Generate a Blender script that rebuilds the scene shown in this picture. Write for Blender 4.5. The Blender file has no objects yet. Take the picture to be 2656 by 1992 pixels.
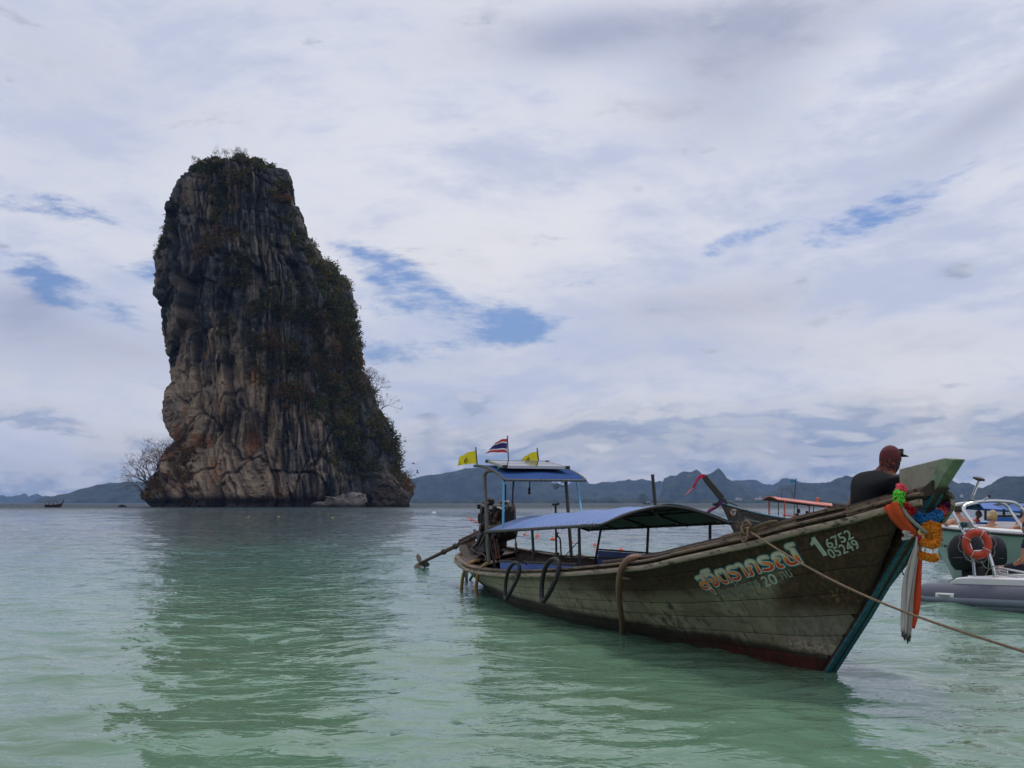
import bpy, bmesh, math, random
import numpy as np
from mathutils import Vector, Matrix

# ---------------------------------------------------------------- camera, sky, sun, exposure
sc = bpy.context.scene
COL = sc.collection
FPX = 2584.0
PITCH = math.atan((1304 - 996) / FPX)
EYE = 1.6
cam = bpy.data.cameras.new('camera')
cam.sensor_width = 36.0
cam.lens = 36.0 * FPX / 2656.0
cam.clip_start = 0.1
cam.clip_end = 40000.0
camo = bpy.data.objects.new('camera', cam)
COL.objects.link(camo)
camo.location = (0, 0, EYE)
camo.rotation_euler = (math.pi / 2 + PITCH, 0, 0)
sc.camera = camo
SUN_EL, SUN_AZ = math.radians(66), math.radians(24)      # azimuth from +Y towards +X
sc.view_settings.view_transform = 'Standard'
sc.view_settings.look = 'None'
sc.view_settings.exposure = 0.0
sc.view_settings.gamma = 1.0
sc.view_settings.use_curve_mapping = False
sc.cycles.use_denoising = True
sc.cycles.max_bounces = 8
sc.cycles.transparent_max_bounces = 16
sc.cycles.volume_bounces = 0
sc.cycles.caustics_reflective = False
sc.cycles.caustics_refractive = False


class Nodes:
    """small helper for writing node trees as expressions"""
    def __init__(s, tree):
        s.t = tree
        s.L = tree.links

    def new(s, typ, **kw):
        n = s.t.nodes.new(typ)
        for k, v in kw.items():
            setattr(n, k, v)
        return n

    def put(s, sock, v):
        if isinstance(v, bpy.types.NodeSocket):
            s.L.new(v, sock)
        elif v is not None:
            if isinstance(v, tuple) and len(v) == 3 and sock.type == 'RGBA':
                v = v + (1.0,)
            sock.default_value = v

    def m(s, op, a, b=None, c=None, clamp=False):
        n = s.new('ShaderNodeMath', operation=op, use_clamp=clamp)
        for i, v in enumerate((a, b, c)):
            if v is not None:
                s.put(n.inputs[i], v)
        return n.outputs[0]

    def vm(s, op, a, b=None, scale=None):
        n = s.new('ShaderNodeVectorMath', operation=op)
        s.put(n.inputs[0], a)
        if b is not None:
            s.put(n.inputs[1], b)
        if scale is not None:
            s.put(n.inputs[3], scale)
        return n.outputs['Value'] if op in ('DOT_PRODUCT', 'LENGTH') else n.outputs[0]

    def xyz(s, v):
        n = s.new('ShaderNodeSeparateXYZ')
        s.put(n.inputs[0], v)
        return n.outputs

    def comb(s, x, y, z):
        n = s.new('ShaderNodeCombineXYZ')
        for i, v in enumerate((x, y, z)):
            s.put(n.inputs[i], v)
        return n.outputs[0]

    def noise(s, vec, scale, detail=4, rough=0.5, dist=0.0, col=False):
        n = s.new('ShaderNodeTexNoise')
        s.put(n.inputs['Vector'], vec)
        s.put(n.inputs['Scale'], scale)
        n.inputs['Detail'].default_value = detail
        n.inputs['Roughness'].default_value = rough
        n.inputs['Distortion'].default_value = dist
        return n.outputs['Color' if col else 'Fac']

    def sm(s, v, lo, hi, a=0.0, b=1.0):
        n = s.new('ShaderNodeMapRange', interpolation_type='SMOOTHSTEP')
        for i, q in enumerate((v, lo, hi, a, b)):
            s.put(n.inputs[i], q)
        return n.outputs[0]

    def mix(s, f, a, b, mode='MIX'):
        n = s.new('ShaderNodeMix', data_type='RGBA', blend_type=mode)
        s.put(n.inputs[0], f)
        s.put(n.inputs[6], a)
        s.put(n.inputs[7], b)
        return n.outputs[2]

    def bump(s, h, strength, dist, normal=None):
        n = s.new('ShaderNodeBump')
        s.put(n.inputs['Strength'], strength)
        s.put(n.inputs['Distance'], dist)
        s.put(n.inputs['Height'], h)
        if normal is not None:
            s.put(n.inputs['Normal'], normal)
        return n.outputs[0]


def ndir(px, py):
    """azimuth, elevation of a line of sight of the photograph, for the cloud gaps"""
    ct, st = math.cos(PITCH), math.sin(PITCH)
    x = (px - 1328) / FPX
    v = -(py - 996) / FPX
    y, z = ct - v * st, st + v * ct
    return math.atan2(x, y), math.atan2(z, math.hypot(x, y))


world = bpy.data.worlds.new('World')
sc.world = world
world.use_nodes = True
wt = world.node_tree
wt.nodes.clear()
W = Nodes(wt)
wout = W.new('ShaderNodeOutputWorld')
wbg = W.new('ShaderNodeBackground')
sky = W.new('ShaderNodeTexSky', sky_type='NISHITA')
sky.sun_disc = False
sky.sun_elevation = SUN_EL
sky.sun_rotation = SUN_AZ
sky.air_density = 1.2
sky.dust_density = 1.5
tc = W.new('ShaderNodeTexCoord').outputs['Generated']
dx, dy, dz = W.xyz(tc)
az = W.m('ARCTAN2', dx, dy)
el = W.m('ARCSINE', dz)
# cloud fields live on the sphere of directions: no seams, no stretching towards the horizon
warp = W.vm('SCALE', W.vm('SUBTRACT', W.noise(tc, 2.2, 2, 0.45, col=True), (0.5, 0.5, 0.5)), scale=0.16)
cw = W.vm('ADD', tc, warp)
n_rot = W.new('ShaderNodeMapping')
W.put(n_rot.inputs['Vector'], cw)
n_rot.inputs['Rotation'].default_value = (0, math.radians(15), 0)
n_rot.inputs['Scale'].default_value = (1.0, 1.0, 2.6)
streak = n_rot.outputs[0]
nA = W.noise(streak, 2.6, 8, 0.55)
nB = W.noise(streak, 5.2, 9, 0.62)
nC = W.noise(W.vm('ADD', streak, (7.3, 2.1, 4.0)), 1.5, 6, 0.5)
nF = W.noise(W.vm('MULTIPLY', streak, (1.0, 1.0, 1.3)), 15.0, 8, 0.66)
nG = W.noise(streak, 34.0, 6, 0.65)


def spot(px, py, rx, ry, tilt, warp_amt=0.05):
    a0, e0 = ndir(px, py)
    c, s_ = math.cos(tilt), math.sin(tilt)
    da = W.m('SUBTRACT', az, a0)
    de = W.m('SUBTRACT', el, e0)
    u = W.m('ADD', W.m('MULTIPLY', da, c * FPX / rx), W.m('MULTIPLY', de, s_ * FPX / rx))
    v = W.m('ADD', W.m('MULTIPLY', da, -s_ * FPX / ry), W.m('MULTIPLY', de, c * FPX / ry))
    r2 = W.m('ADD', W.m('MULTIPLY', u, u), W.m('MULTIPLY', v, v))
    return W.m('EXPONENT', W.m('MULTIPLY', r2, -1.0))


def add_all(lst):
    r = lst[0]
    for q in lst[1:]:
        r = W.m('ADD', r, q)
    return r


gaps = add_all([
    spot(150, 745, 170, 45, -0.35), spot(380, 715, 90, 30, 0.15), spot(230, 790, 120, 26, -0.3),
    spot(1010, 715, 130, 42, -0.45), W.m('MULTIPLY', spot(1170, 805, 230, 50, -0.1), 0.9), W.m('MULTIPLY', spot(1090, 770, 170, 50, -0.5), 0.6), spot(1330, 850, 150, 40, 0.0),
    W.m('MULTIPLY', spot(1000, 910, 230, 40, 0.0), 0.6),
    W.m('MULTIPLY', spot(2290, 540, 190, 42, 0.35), 0.9),
    W.m('MULTIPLY', spot(1940, 615, 120, 22, 0.28), 0.85),
    W.m('MULTIPLY', spot(1500, 720, 160, 26, 0.0), 0.45),
    W.m('MULTIPLY', spot(150, 540, 260, 34, -0.1), 0.45)])
gaps = W.m('MINIMUM', gaps, 1.0)
open_ = add_all([gaps, W.m('MULTIPLY', W.m('SUBTRACT', nB, 0.5), 2.6), W.m('MULTIPLY', W.m('SUBTRACT', nF, 0.5), 3.2),
                 W.m('MULTIPLY', W.m('SUBTRACT', nG, 0.5), 1.5)])
blue = W.m('MULTIPLY', W.sm(open_, 0.10, 1.30), W.sm(gaps, 0.05, 0.35))
# colour of the sheet: pale lavender white, greyer where it is thick
thick = W.m('ADD', W.m('MULTIPLY', nC, 0.62), W.m('MULTIPLY', nA, 0.38))
greys = add_all([
    spot(2000, 60, 620, 90, 0.0), spot(1900, 230, 260, 150, 0.2), spot(2600, 270, 330, 60, 0.45), spot(1500, 90, 200, 60, 0.1),
    W.m('MULTIPLY', spot(80, 790, 120, 60, 0.0), 1.0), W.m('MULTIPLY', spot(1900, 790, 460, 70, 0.0), 0.75),
    W.m('MULTIPLY', spot(300, 900, 520, 90, 0.0), 0.6), W.m('MULTIPLY', spot(2100, 900, 700, 70, 0.0), 0.5),
    W.m('MULTIPLY', spot(2470, 700, 60, 24, 0.1), 1.1), W.m('MULTIPLY', spot(60, 200, 300, 200, 0.0), 0.4)])
gfac = W.sm(add_all([W.m('MULTIPLY', greys, 0.36), thick, W.m('MULTIPLY', W.m('SUBTRACT', nF, 0.5), 0.55), W.m('MULTIPLY', W.m('SUBTRACT', nB, 0.5), 0.8)]), 0.42, 1.08)
tone = W.sm(add_all([W.m('MULTIPLY', nA, 0.6), W.m('MULTIPLY', nB, 0.4), W.m('MULTIPLY', W.m('SUBTRACT', nF, 0.5), 0.35)]), 0.36, 0.64)
sheet = W.mix(tone, (0.55, 0.60, 0.76), (0.84, 0.85, 0.91))
sheet = W.mix(W.m('MULTIPLY', gfac, 0.9), sheet, (0.36, 0.40, 0.55))
warm = W.m('MULTIPLY', spot(1600, 760, 900, 300, 0.0), W.sm(nA, 0.42, 0.66))
sheet = W.mix(W.m('MULTIPLY', warm, 0.7), sheet, (0.86, 0.84, 0.84))
# towards the horizon the sheet turns cream and then grey blue
low = W.sm(el, 0.02, 0.17, 1.0, 0.0)
sheet = W.mix(W.m('MULTIPLY', low, W.sm(nB, 0.38, 0.62)), sheet, (0.82, 0.80, 0.78))
# low cumulus bands, lit from above
cvec2 = W.comb(W.m('MULTIPLY', az, 11.0), W.m('MULTIPLY', el, 30.0), 3.0)
cvec3 = W.comb(W.m('MULTIPLY', az, 11.0), W.m('ADD', W.m('MULTIPLY', el, 30.0), 0.30), 3.0)
q1 = W.noise(cvec2, 1.0, 7, 0.55, 0.3)
q2 = W.noise(cvec3, 1.0, 7, 0.55, 0.3)
lit = W.sm(W.m('SUBTRACT', q1, q2), -0.04, 0.12)
side = W.sm(az, -0.25, 0.1, -0.06, 0.07)
band = W.m('MULTIPLY', W.sm(el, -0.02, 0.0), W.sm(el, 0.045, 0.15, 1.0, 0.0))
cum = W.m('MULTIPLY', W.sm(W.m('ADD', W.m('ADD', q1, side), W.sm(el, 0.05, 0.13, 0.08, -0.10)), 0.46, 0.56), band)
cumcol = W.mix(lit, (0.33, 0.41, 0.56), (0.70, 0.70, 0.74))
cumcol = W.mix(W.m('MULTIPLY', W.sm(q1, 0.47, 0.56, 1.0, 0.0), 0.5), cumcol, (0.78, 0.75, 0.72))
puffs = add_all([spot(p[0], p[1], p[2], p[3], 0.0) for p in
                 [(1415, 1130, 100, 22), (1640, 1125, 60, 26), (1100, 1080, 60, 16), (2480, 1000, 120, 22), (2240, 1075, 70, 20),
                  (2370, 1090, 90, 16), (1530, 1105, 60, 12), (2490, 1400 - 695, 40, 22), (430, 1080, 36, 18), (1870, 1160, 160, 28)]])
pf = W.sm(add_all([W.m('MULTIPLY', puffs, 0.85), W.m('MULTIPLY', W.m('SUBTRACT', q1, 0.5), 2.4), W.m('MULTIPLY', W.m('SUBTRACT', nF, 0.5), 2.4)]), 0.38, 0.85)
cloud = W.mix(cum, sheet, cumcol)
cloud = W.mix(W.m('MULTIPLY', pf, 0.8), cloud, W.mix(lit, (0.36, 0.41, 0.54), (0.55, 0.58, 0.67)))
cloud10 = W.vm('SCALE', cloud, scale=10.0)
cover = W.m('MULTIPLY', W.m('MULTIPLY', blue, 0.88), W.m('SUBTRACT', 1.0, cum))
skyb = W.mix(1.0, sky.outputs[0], (0.36, 0.55, 0.92), 'MULTIPLY')
final = W.mix(cover, cloud10, W.mix(0.03, skyb, cloud10))
W.put(wbg.inputs['Color'], final)
wbg.inputs['Strength'].default_value = 0.1
wt.links.new(wbg.outputs[0], wout.inputs[0])

sun = bpy.data.lights.new('sun', 'SUN')
sun.energy = 1.5
sun.angle = math.radians(12)
sun.color = (1.0, 0.94, 0.84)
suno = bpy.data.objects.new('sun', sun)
COL.objects.link(suno)
sdir = Vector((math.sin(SUN_AZ) * math.cos(SUN_EL), math.cos(SUN_AZ) * math.cos(SUN_EL), math.sin(SUN_EL)))
suno.rotation_euler = sdir.to_track_quat('Z', 'Y').to_euler()
suno.location = (0, 0, 60)

# ---------------------------------------------------------------- helpers
rnd = random.Random(7)
rng = np.random.default_rng(11)


def H3(ix, iy, iz, seed):
    h = (ix * 374761393 + iy * 668265263 + iz * 2147483647 + seed * 1274126177) & 0xFFFFFFFF
    h = ((h ^ (h >> 13)) * 1274126177) & 0xFFFFFFFF
    h = h ^ (h >> 16)
    return (h & 0xFFFFFF) / float(0xFFFFFF)


def vn(x, y, z, seed=0):
    """value noise, -1..1"""
    x, y, z = np.broadcast_arrays(np.asarray(x, float), np.asarray(y, float), np.asarray(z, float))
    ix, iy, iz = (np.floor(v).astype(np.int64) for v in (x, y, z))
    fx, fy, fz = x - ix, y - iy, z - iz
    u, v, w = (f * f * f * (f * (f * 6 - 15) + 10) for f in (fx, fy, fz))
    r = 0
    for a in (0, 1):
        for b in (0, 1):
            for c in (0, 1):
                r = r + H3(ix + a, iy + b, iz + c, seed) * (u if a else 1 - u) * (v if b else 1 - v) * (w if c else 1 - w)
    return r * 2 - 1


def worley(u, v, seed=0):
    """distance to the two nearest cell points and the id of the nearest"""
    iu, iv = np.floor(u).astype(np.int64), np.floor(v).astype(np.int64)
    F1 = np.full(u.shape, 9.0)
    F2 = np.full(u.shape, 9.0)
    ID = np.zeros(u.shape)
    DU, DV = np.zeros(u.shape), np.zeros(u.shape)
    for a in (-1, 0, 1):
        for b in (-1, 0, 1):
            cx, cy = iu + a, iv + b
            du_, dv_ = u - cx - H3(cx, cy, 0 * cx, seed), v - cy - H3(cx, cy, 0 * cx + 1, seed)
            d = np.hypot(du_, dv_)
            h = H3(cx, cy, 0 * cx + 2, seed)
            nr_ = d < F1
            F2 = np.where(nr_, F1, np.minimum(F2, d))
            ID = np.where(nr_, h, ID)
            h3, h4 = H3(cx, cy, 0 * cx + 3, seed) - .5, H3(cx, cy, 0 * cx + 4, seed) - .5
            DU = np.where(nr_, du_ * h3 * 2 + dv_ * h4 * 2, DU)
            F1 = np.where(nr_, d, F1)
    worley.tilt = DU
    return F1, F2, ID


def fbm(x, y, z, oct=4, seed=0, gain=0.5):
    r, a, t = 0, 1.0, 0
    for i in range(oct):
        r = r + a * vn(x * 2 ** i + 17.3 * i, y * 2 ** i + 5.1 * i, z * 2 ** i, seed + i)
        t += a
        a *= gain
    return r / t


def viewpt(px, py, Y):
    """world point at forward distance Y on a line of sight of the photograph"""
    ct, st = math.cos(PITCH), math.sin(PITCH)
    x = (px - 1328) / FPX
    v = -(py - 996) / FPX
    dy_, dz_ = ct - v * st, st + v * ct
    k = Y / dy_
    return (x * k, Y, EYE + dz_ * k)


def pix(P):
    P = np.asarray(P, float) - np.array([0, 0, EYE])
    ct, st = math.cos(PITCH), math.sin(PITCH)
    w = P[..., 1] * ct + P[..., 2] * st
    u = -P[..., 1] * st + P[..., 2] * ct
    return 1328 + FPX * P[..., 0] / w, 996 - FPX * u / w


MATS = {}


def newmat(name):
    m = bpy.data.materials.new(name)
    m.use_nodes = True
    t = m.node_tree
    t.nodes.clear()
    N = Nodes(t)
    out = N.new('ShaderNodeOutputMaterial')
    p = N.new('ShaderNodeBsdfPrincipled')
    t.links.new(p.outputs[0], out.inputs[0])
    return m, N, p, out


def pm(name, col, rough=0.6, metal=0.0, var=0.25, scale=6.0, bump=0.2, bscale=None, col2=None, thr=(0.5, 0.7), trans=0.0, spec=None, stretch=None):
    """procedural material: base colour broken up by noise, optional worn second colour"""
    if name in MATS:
        return MATS[name]
    m, N, p, out = newmat(name)
    co = N.new('ShaderNodeTexCoord').outputs['Object']
    if stretch:
        co = N.vm('MULTIPLY', co, stretch)
    f = N.noise(co, scale, 6, 0.6)
    k = N.m('ADD', N.m('MULTIPLY', N.m('SUBTRACT', f, 0.5), 2 * var * 1.6), 1.0)
    c = N.vm('SCALE', tuple(col), scale=k)
    if col2 is not None:
        g = N.noise(N.vm('ADD', co, (3.1, 7.7, 1.3)), scale * 1.7, 7, 0.65)
        c = N.mix(N.sm(g, thr[0], thr[1]), c, tuple(col2))
    N.put(p.inputs['Base Color'], c)
    N.put(p.inputs['Roughness'], N.m('ADD', rough - 0.1, N.m('MULTIPLY', f, 0.2), clamp=True))
    p.inputs['Metallic'].default_value = metal
    if spec is not None:
        p.inputs['Specular IOR Level'].default_value = spec
    if bump:
        N.put(p.inputs['Normal'], N.bump(N.noise(co, bscale or scale * 5, 5, 0.6), bump, 0.02))
    if trans:
        tr = N.new('ShaderNodeBsdfTranslucent')
        N.put(tr.inputs['Color'], c)
        mx = N.new('ShaderNodeMixShader')
        mx.inputs[0].default_value = trans
        m.node_tree.links.new(p.outputs[0], mx.inputs[1])
        m.node_tree.links.new(tr.outputs[0], mx.inputs[2])
        m.node_tree.links.new(mx.outputs[0], out.inputs[0])
    MATS[name] = m
    return m


def vcmat(name, rough=0.8, bump=None, trans=0.0, spec=0.3):
    """material that takes its colour from the mesh colour attribute 'col'"""
    m, N, p, out = newmat(name)
    a = N.new('ShaderNodeAttribute', attribute_name='col').outputs['Color']
    co = N.new('ShaderNodeTexCoord').outputs['Object']
    c = a
    if bump:
        f = N.noise(N.vm('MULTIPLY', co, bump[2]), bump[0], 8, 0.65)
        c = N.vm('SCALE', a, scale=N.m('ADD', N.m('MULTIPLY', f, 1.5), 0.25))
        N.put(p.inputs['Normal'], N.bump(f, bump[3], bump[1]))
    N.put(p.inputs['Base Color'], c)
    p.inputs['Roughness'].default_value = rough
    p.inputs['Specular IOR Level'].default_value = spec
    if trans:
        tr = N.new('ShaderNodeBsdfTranslucent')
        N.put(tr.inputs['Color'], c)
        mx = N.new('ShaderNodeMixShader')
        mx.inputs[0].default_value = trans
        m.node_tree.links.new(p.outputs[0], mx.inputs[1])
        m.node_tree.links.new(tr.outputs[0], mx.inputs[2])
        m.node_tree.links.new(mx.outputs[0], out.inputs[0])
    return m


def rotz(a):
    c, s_ = math.cos(a), math.sin(a)
    return np.array([[c, -s_, 0], [s_, c, 0], [0, 0, 1.0]])


class Frame:
    def __init__(s, origin=(0, 0, 0), ang=0.0):
        s.o = np.array(origin, float)
        s.a = ang
        s.R = rotz(ang)

    def w(s, p):
        return s.o + s.R @ np.array(p, float)

    def loc(s, p):
        return s.R.T @ (np.array(p, float) - s.o)

    def ray(s, px, py, y):
        """frame-local point where the line of sight meets the upright plane local y = const"""
        A = s.loc((0, 0, EYE))
        B = s.loc(viewpt(px, py, 10.0))
        k = (y - A[1]) / (B[1] - A[1])
        return tuple(A + (B - A) * k)

    def rayx(s, px, py, x):
        A = s.loc((0, 0, EYE))
        B = s.loc(viewpt(px, py, 10.0))
        k = (x - A[0]) / (B[0] - A[0])
        return tuple(A + (B - A) * k)


WORLD = Frame()


class Thing:
    def __init__(s, obj, base, fr):
        s.o, s.base, s.fr = obj, np.array(base, float), fr


def props(o, label=None, cat=None, group=None, kind=None):
    if label:
        o['label'] = label
    if cat:
        o['category'] = cat
    if group:
        o['group'] = group
    if kind:
        o['kind'] = kind
    return o


def thing(name, label, cat, base=(0, 0, 0), fr=WORLD, group=None):
    o = bpy.data.objects.new(name, None)
    o.empty_display_size = 0.2
    COL.objects.link(o)
    o.location = fr.w(base)
    o.rotation_euler = (0, 0, fr.a)
    props(o, label, cat, group)
    return Thing(o, base, fr)


def mkmesh(name, V, Fc, mats, mi=None, smooth=True, sharp=35, col=None):
    me = bpy.data.meshes.new(name)
    V = np.asarray(V, np.float32)
    if isinstance(Fc, np.ndarray) and Fc.ndim == 2:
        nf, k = Fc.shape
        me.vertices.add(len(V))
        me.vertices.foreach_set('co', V.ravel())
        me.loops.add(nf * k)
        me.loops.foreach_set('vertex_index', Fc.ravel().astype(np.int32))
        me.polygons.add(nf)
        me.polygons.foreach_set('loop_start', np.arange(0, nf * k, k, dtype=np.int32))
        me.polygons.foreach_set('loop_total', np.full(nf, k, np.int32))
        me.update(calc_edges=True)
    else:
        me.from_pydata([tuple(map(float, v)) for v in V], [], Fc)
        me.update()
    for m in (mats if isinstance(mats, (list, tuple)) else [mats]):
        me.materials.append(m)
    if mi is not None:
        me.polygons.foreach_set('material_index', np.asarray(mi, np.int32))
    if smooth:
        me.polygons.foreach_set('use_smooth', np.ones(len(me.polygons), bool))
        if sharp and len(me.polygons) < 60000:
            me.set_sharp_from_angle(angle=math.radians(sharp))
    if col is not None:
        at = me.color_attributes.new('col', 'FLOAT_COLOR', 'POINT')
        c = np.ones((len(V), 4), np.float32)
        c[:, :3] = col
        at.data.foreach_set('color', c.ravel())
    return me


class MB:
    """collects shapes, then links them as one mesh object"""
    def __init__(s):
        s.V, s.F, s.M = [], [], []
        s.n = 0

    def add(s, V, Fc, mi=0):
        V = [tuple(v) for v in V]
        s.F += [tuple(i + s.n for i in f) for f in Fc]
        s.M += [mi] * len(Fc)
        s.V += V
        s.n += len(V)
        return s

    def box(s, c, size, R=None, mi=0, taper=1.0, bev=0.0):
        hx, hy, hz = (q / 2 for q in size)
        if bev <= 0:
            P = [(-hx, -hy, -hz), (hx, -hy, -hz), (hx, hy, -hz), (-hx, hy, -hz),
                 (-hx * taper, -hy * taper, hz), (hx * taper, -hy * taper, hz), (hx * taper, hy * taper, hz), (-hx * taper, hy * taper, hz)]
            Fc = [(0, 3, 2, 1), (4, 5, 6, 7), (0, 1, 5, 4), (1, 2, 6, 5), (2, 3, 7, 6), (3, 0, 4, 7)]
        else:
            P, Fc = [], []
            ring = []
            for (zq, k) in ((-hz, bev), (-hz + bev, 0), (hz - bev, 0), (hz, bev)):
                t = taper if zq > 0 else 1
                for (sx, sy) in ((-1, -1), (1, -1), (1, 1), (-1, 1)):
                    a, b = (hx - k) * t, (hy - k) * t
                    if sx * sy > 0:
                        P += [(sx * a, sy * (b - bev), zq), (sx * (a - bev), sy * b, zq)]
                    else:
                        P += [(sx * (a - bev), sy * b, zq), (sx * a, sy * (b - bev), zq)]
            for r in range(3):
                for i in range(8):
                    j = (i + 1) % 8
                    Fc.append((r * 8 + i, r * 8 + j, r * 8 + 8 + j, r * 8 + 8 + i))
            Fc.append(tuple(range(7, -1, -1)))
            Fc.append(tuple(range(24, 32)))
        P = np.array(P)
        if R is not None:
            P = P @ np.array(R).T
        return s.add(P + np.array(c), Fc, mi)

    def tube(s, pts, r, n=8, mi=0, closed=False, caps=True, flat=1.0):
        pts = np.array(pts, float)
        k = len(pts)
        rr = np.full(k, r, float) if np.isscalar(r) else np.array(r, float)
        T = np.zeros_like(pts)
        if closed:
            T = np.roll(pts, -1, 0) - np.roll(pts, 1, 0)
        else:
            T[1:-1] = pts[2:] - pts[:-2]
            T[0], T[-1] = pts[1] - pts[0], pts[-1] - pts[-2]
        T /= np.maximum(np.linalg.norm(T, axis=1)[:, None], 1e-9)
        up = np.array([0, 0, 1.0]) if abs(T[0][2]) < 0.9 else np.array([1.0, 0, 0])
        A = np.cross(T[0], up)
        A /= np.linalg.norm(A)
        V = []
        for i in range(k):
            A = A - T[i] * (A @ T[i])
            A /= max(np.linalg.norm(A), 1e-9)
            B = np.cross(T[i], A)
            for j in range(n):
                t = 2 * math.pi * j / n
                V.append(pts[i] + rr[i] * (math.cos(t) * A + flat * math.sin(t) * B))
        Fc = []
        for i in range(k if closed else k - 1):
            a, b = i * n, ((i + 1) % k) * n
            for j in range(n):
                j2 = (j + 1) % n
                Fc.append((a + j, a + j2, b + j2, b + j))
        if caps and not closed:
            Fc.append(tuple(range(n - 1, -1, -1)))
            Fc.append(tuple((k - 1) * n + j for j in range(n)))
        return s.add(V, Fc, mi)

    def bar(s, a, b, r, n=8, mi=0, r2=None):
        return s.tube([a, b], [r, r if r2 is None else r2], n, mi)

    def lathe(s, prof, c, axis=(0, 0, 1), n=16, mi=0):
        """prof = list of (radius, height along axis)"""
        ax = np.array(axis, float)
        ax /= np.linalg.norm(ax)
        A = np.cross(ax, (0, 0, 1.0) if abs(ax[2]) < 0.9 else (1.0, 0, 0))
        A /= np.linalg.norm(A)
        B = np.cross(ax, A)
        V, Fc = [], []
        for (r, h) in prof:
            for j in range(n):
                t = 2 * math.pi * j / n
                V.append(np.array(c) + ax * h + r * (math.cos(t) * A + math.sin(t) * B))
        for i in range(len(prof) - 1):
            for j in range(n):
                j2 = (j + 1) % n
                Fc.append((i * n + j, i * n + j2, (i + 1) * n + j2, (i + 1) * n + j))
        if prof[0][0] > 1e-4:
            Fc.append(tuple(range(n - 1, -1, -1)))
        if prof[-1][0] > 1e-4:
            Fc.append(tuple((len(prof) - 1) * n + j for j in range(n)))
        return s.add(V, Fc, mi)

    def ball(s, c, r, n=10, mi=0, sc=(1, 1, 1), R=None):
        V, Fc = [], []
        m = max(4, n // 2 + 1)
        for i in range(m + 1):
            ph = math.pi * i / m
            for j in range(n):
                t = 2 * math.pi * j / n
                V.append((math.sin(ph) * math.cos(t) * sc[0] * r, math.sin(ph) * math.sin(t) * sc[1] * r, math.cos(ph) * sc[2] * r))
        for i in range(m):
            for j in range(n):
                j2 = (j + 1) % n
                Fc.append((i * n + j, (i + 1) * n + j, (i + 1) * n + j2, i * n + j2))
        V = np.array(V)
        if R is not None:
            V = V @ np.array(R).T
        return s.add(V + np.array(c), Fc, mi)

    def grid(s, P, mi=0, thick=None, nrm=None):
        """P: array (a, b, 3); optional thickness along nrm makes a closed slab"""
        P = np.array(P, float)
        a, b = P.shape[:2]
        idx = np.arange(a * b).reshape(a, b)
        Fc = [(idx[i, j], idx[i + 1, j], idx[i + 1, j + 1], idx[i, j + 1]) for i in range(a - 1) for j in range(b - 1)]
        if thick is None:
            return s.add(P.reshape(-1, 3), Fc, mi)
        if nrm is None:
            du = np.gradient(P, axis=0)
            dv = np.gradient(P, axis=1)
            nn = np.cross(du, dv)
            nn /= np.maximum(np.linalg.norm(nn, axis=2)[..., None], 1e-9)
        else:
            nn = np.broadcast_to(np.array(nrm, float), P.shape)
        Q = P + nn * thick
        V = np.concatenate([P.reshape(-1, 3), Q.reshape(-1, 3)])
        o = a * b
        F2 = [f[::-1] for f in Fc] if False else list(Fc)
        F2 = [tuple(f) for f in Fc] + [tuple(i + o for i in f[::-1]) for f in Fc]
        edge = [idx[0, j] for j in range(b)] + [idx[i, b - 1] for i in range(1, a)] + [idx[a - 1, j] for j in range(b - 2, -1, -1)] + [idx[i, 0] for i in range(a - 2, 0, -1)]
        for i in range(len(edge)):
            p, q = edge[i], edge[(i + 1) % len(edge)]
            F2.append((p, q, q + o, p + o))
        return s.add(V, F2, mi)

    def build(s, name, mat, T=None, parent=None, label=None, smooth=True, sharp=35, kind=None):
        V = np.array(s.V, float)
        if T is not None:
            V = V - T.base
        me = mkmesh(name, V, s.F, mat, s.M if isinstance(mat, (list, tuple)) else None, smooth, sharp)
        o = bpy.data.objects.new(name, me)
        COL.objects.link(o)
        if parent is not None:
            o.parent = parent
        elif T is not None:
            o.parent = T.o
        props(o, label=label, kind=kind)
        return o

    def solo(s, name, label, cat, mat, base, fr=WORLD, group=None, kind=None, smooth=True, sharp=35):
        V = np.array(s.V, float) - np.array(base, float)
        me = mkmesh(name, V, s.F, mat, s.M if isinstance(mat, (list, tuple)) else None, smooth, sharp)
        o = bpy.data.objects.new(name, me)
        COL.objects.link(o)
        o.location = fr.w(base)
        o.rotation_euler = (0, 0, fr.a)
        props(o, label, cat, group, kind)
        return o


def spline(pts, n=8):
    """Catmull-Rom through points"""
    P = np.array(pts, float)
    P = np.vstack([2 * P[0] - P[1], P, 2 * P[-1] - P[-2]])
    out = []
    for i in range(1, len(P) - 2):
        for k in range(n):
            t = k / n
            a, b, c, d = P[i - 1], P[i], P[i + 1], P[i + 2]
            out.append(0.5 * (2 * b + (c - a) * t + (2 * a - 5 * b + 4 * c - d) * t * t + (3 * b - a - 3 * c + d) * t ** 3))
    out.append(P[-2])
    return np.array(out)


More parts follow.
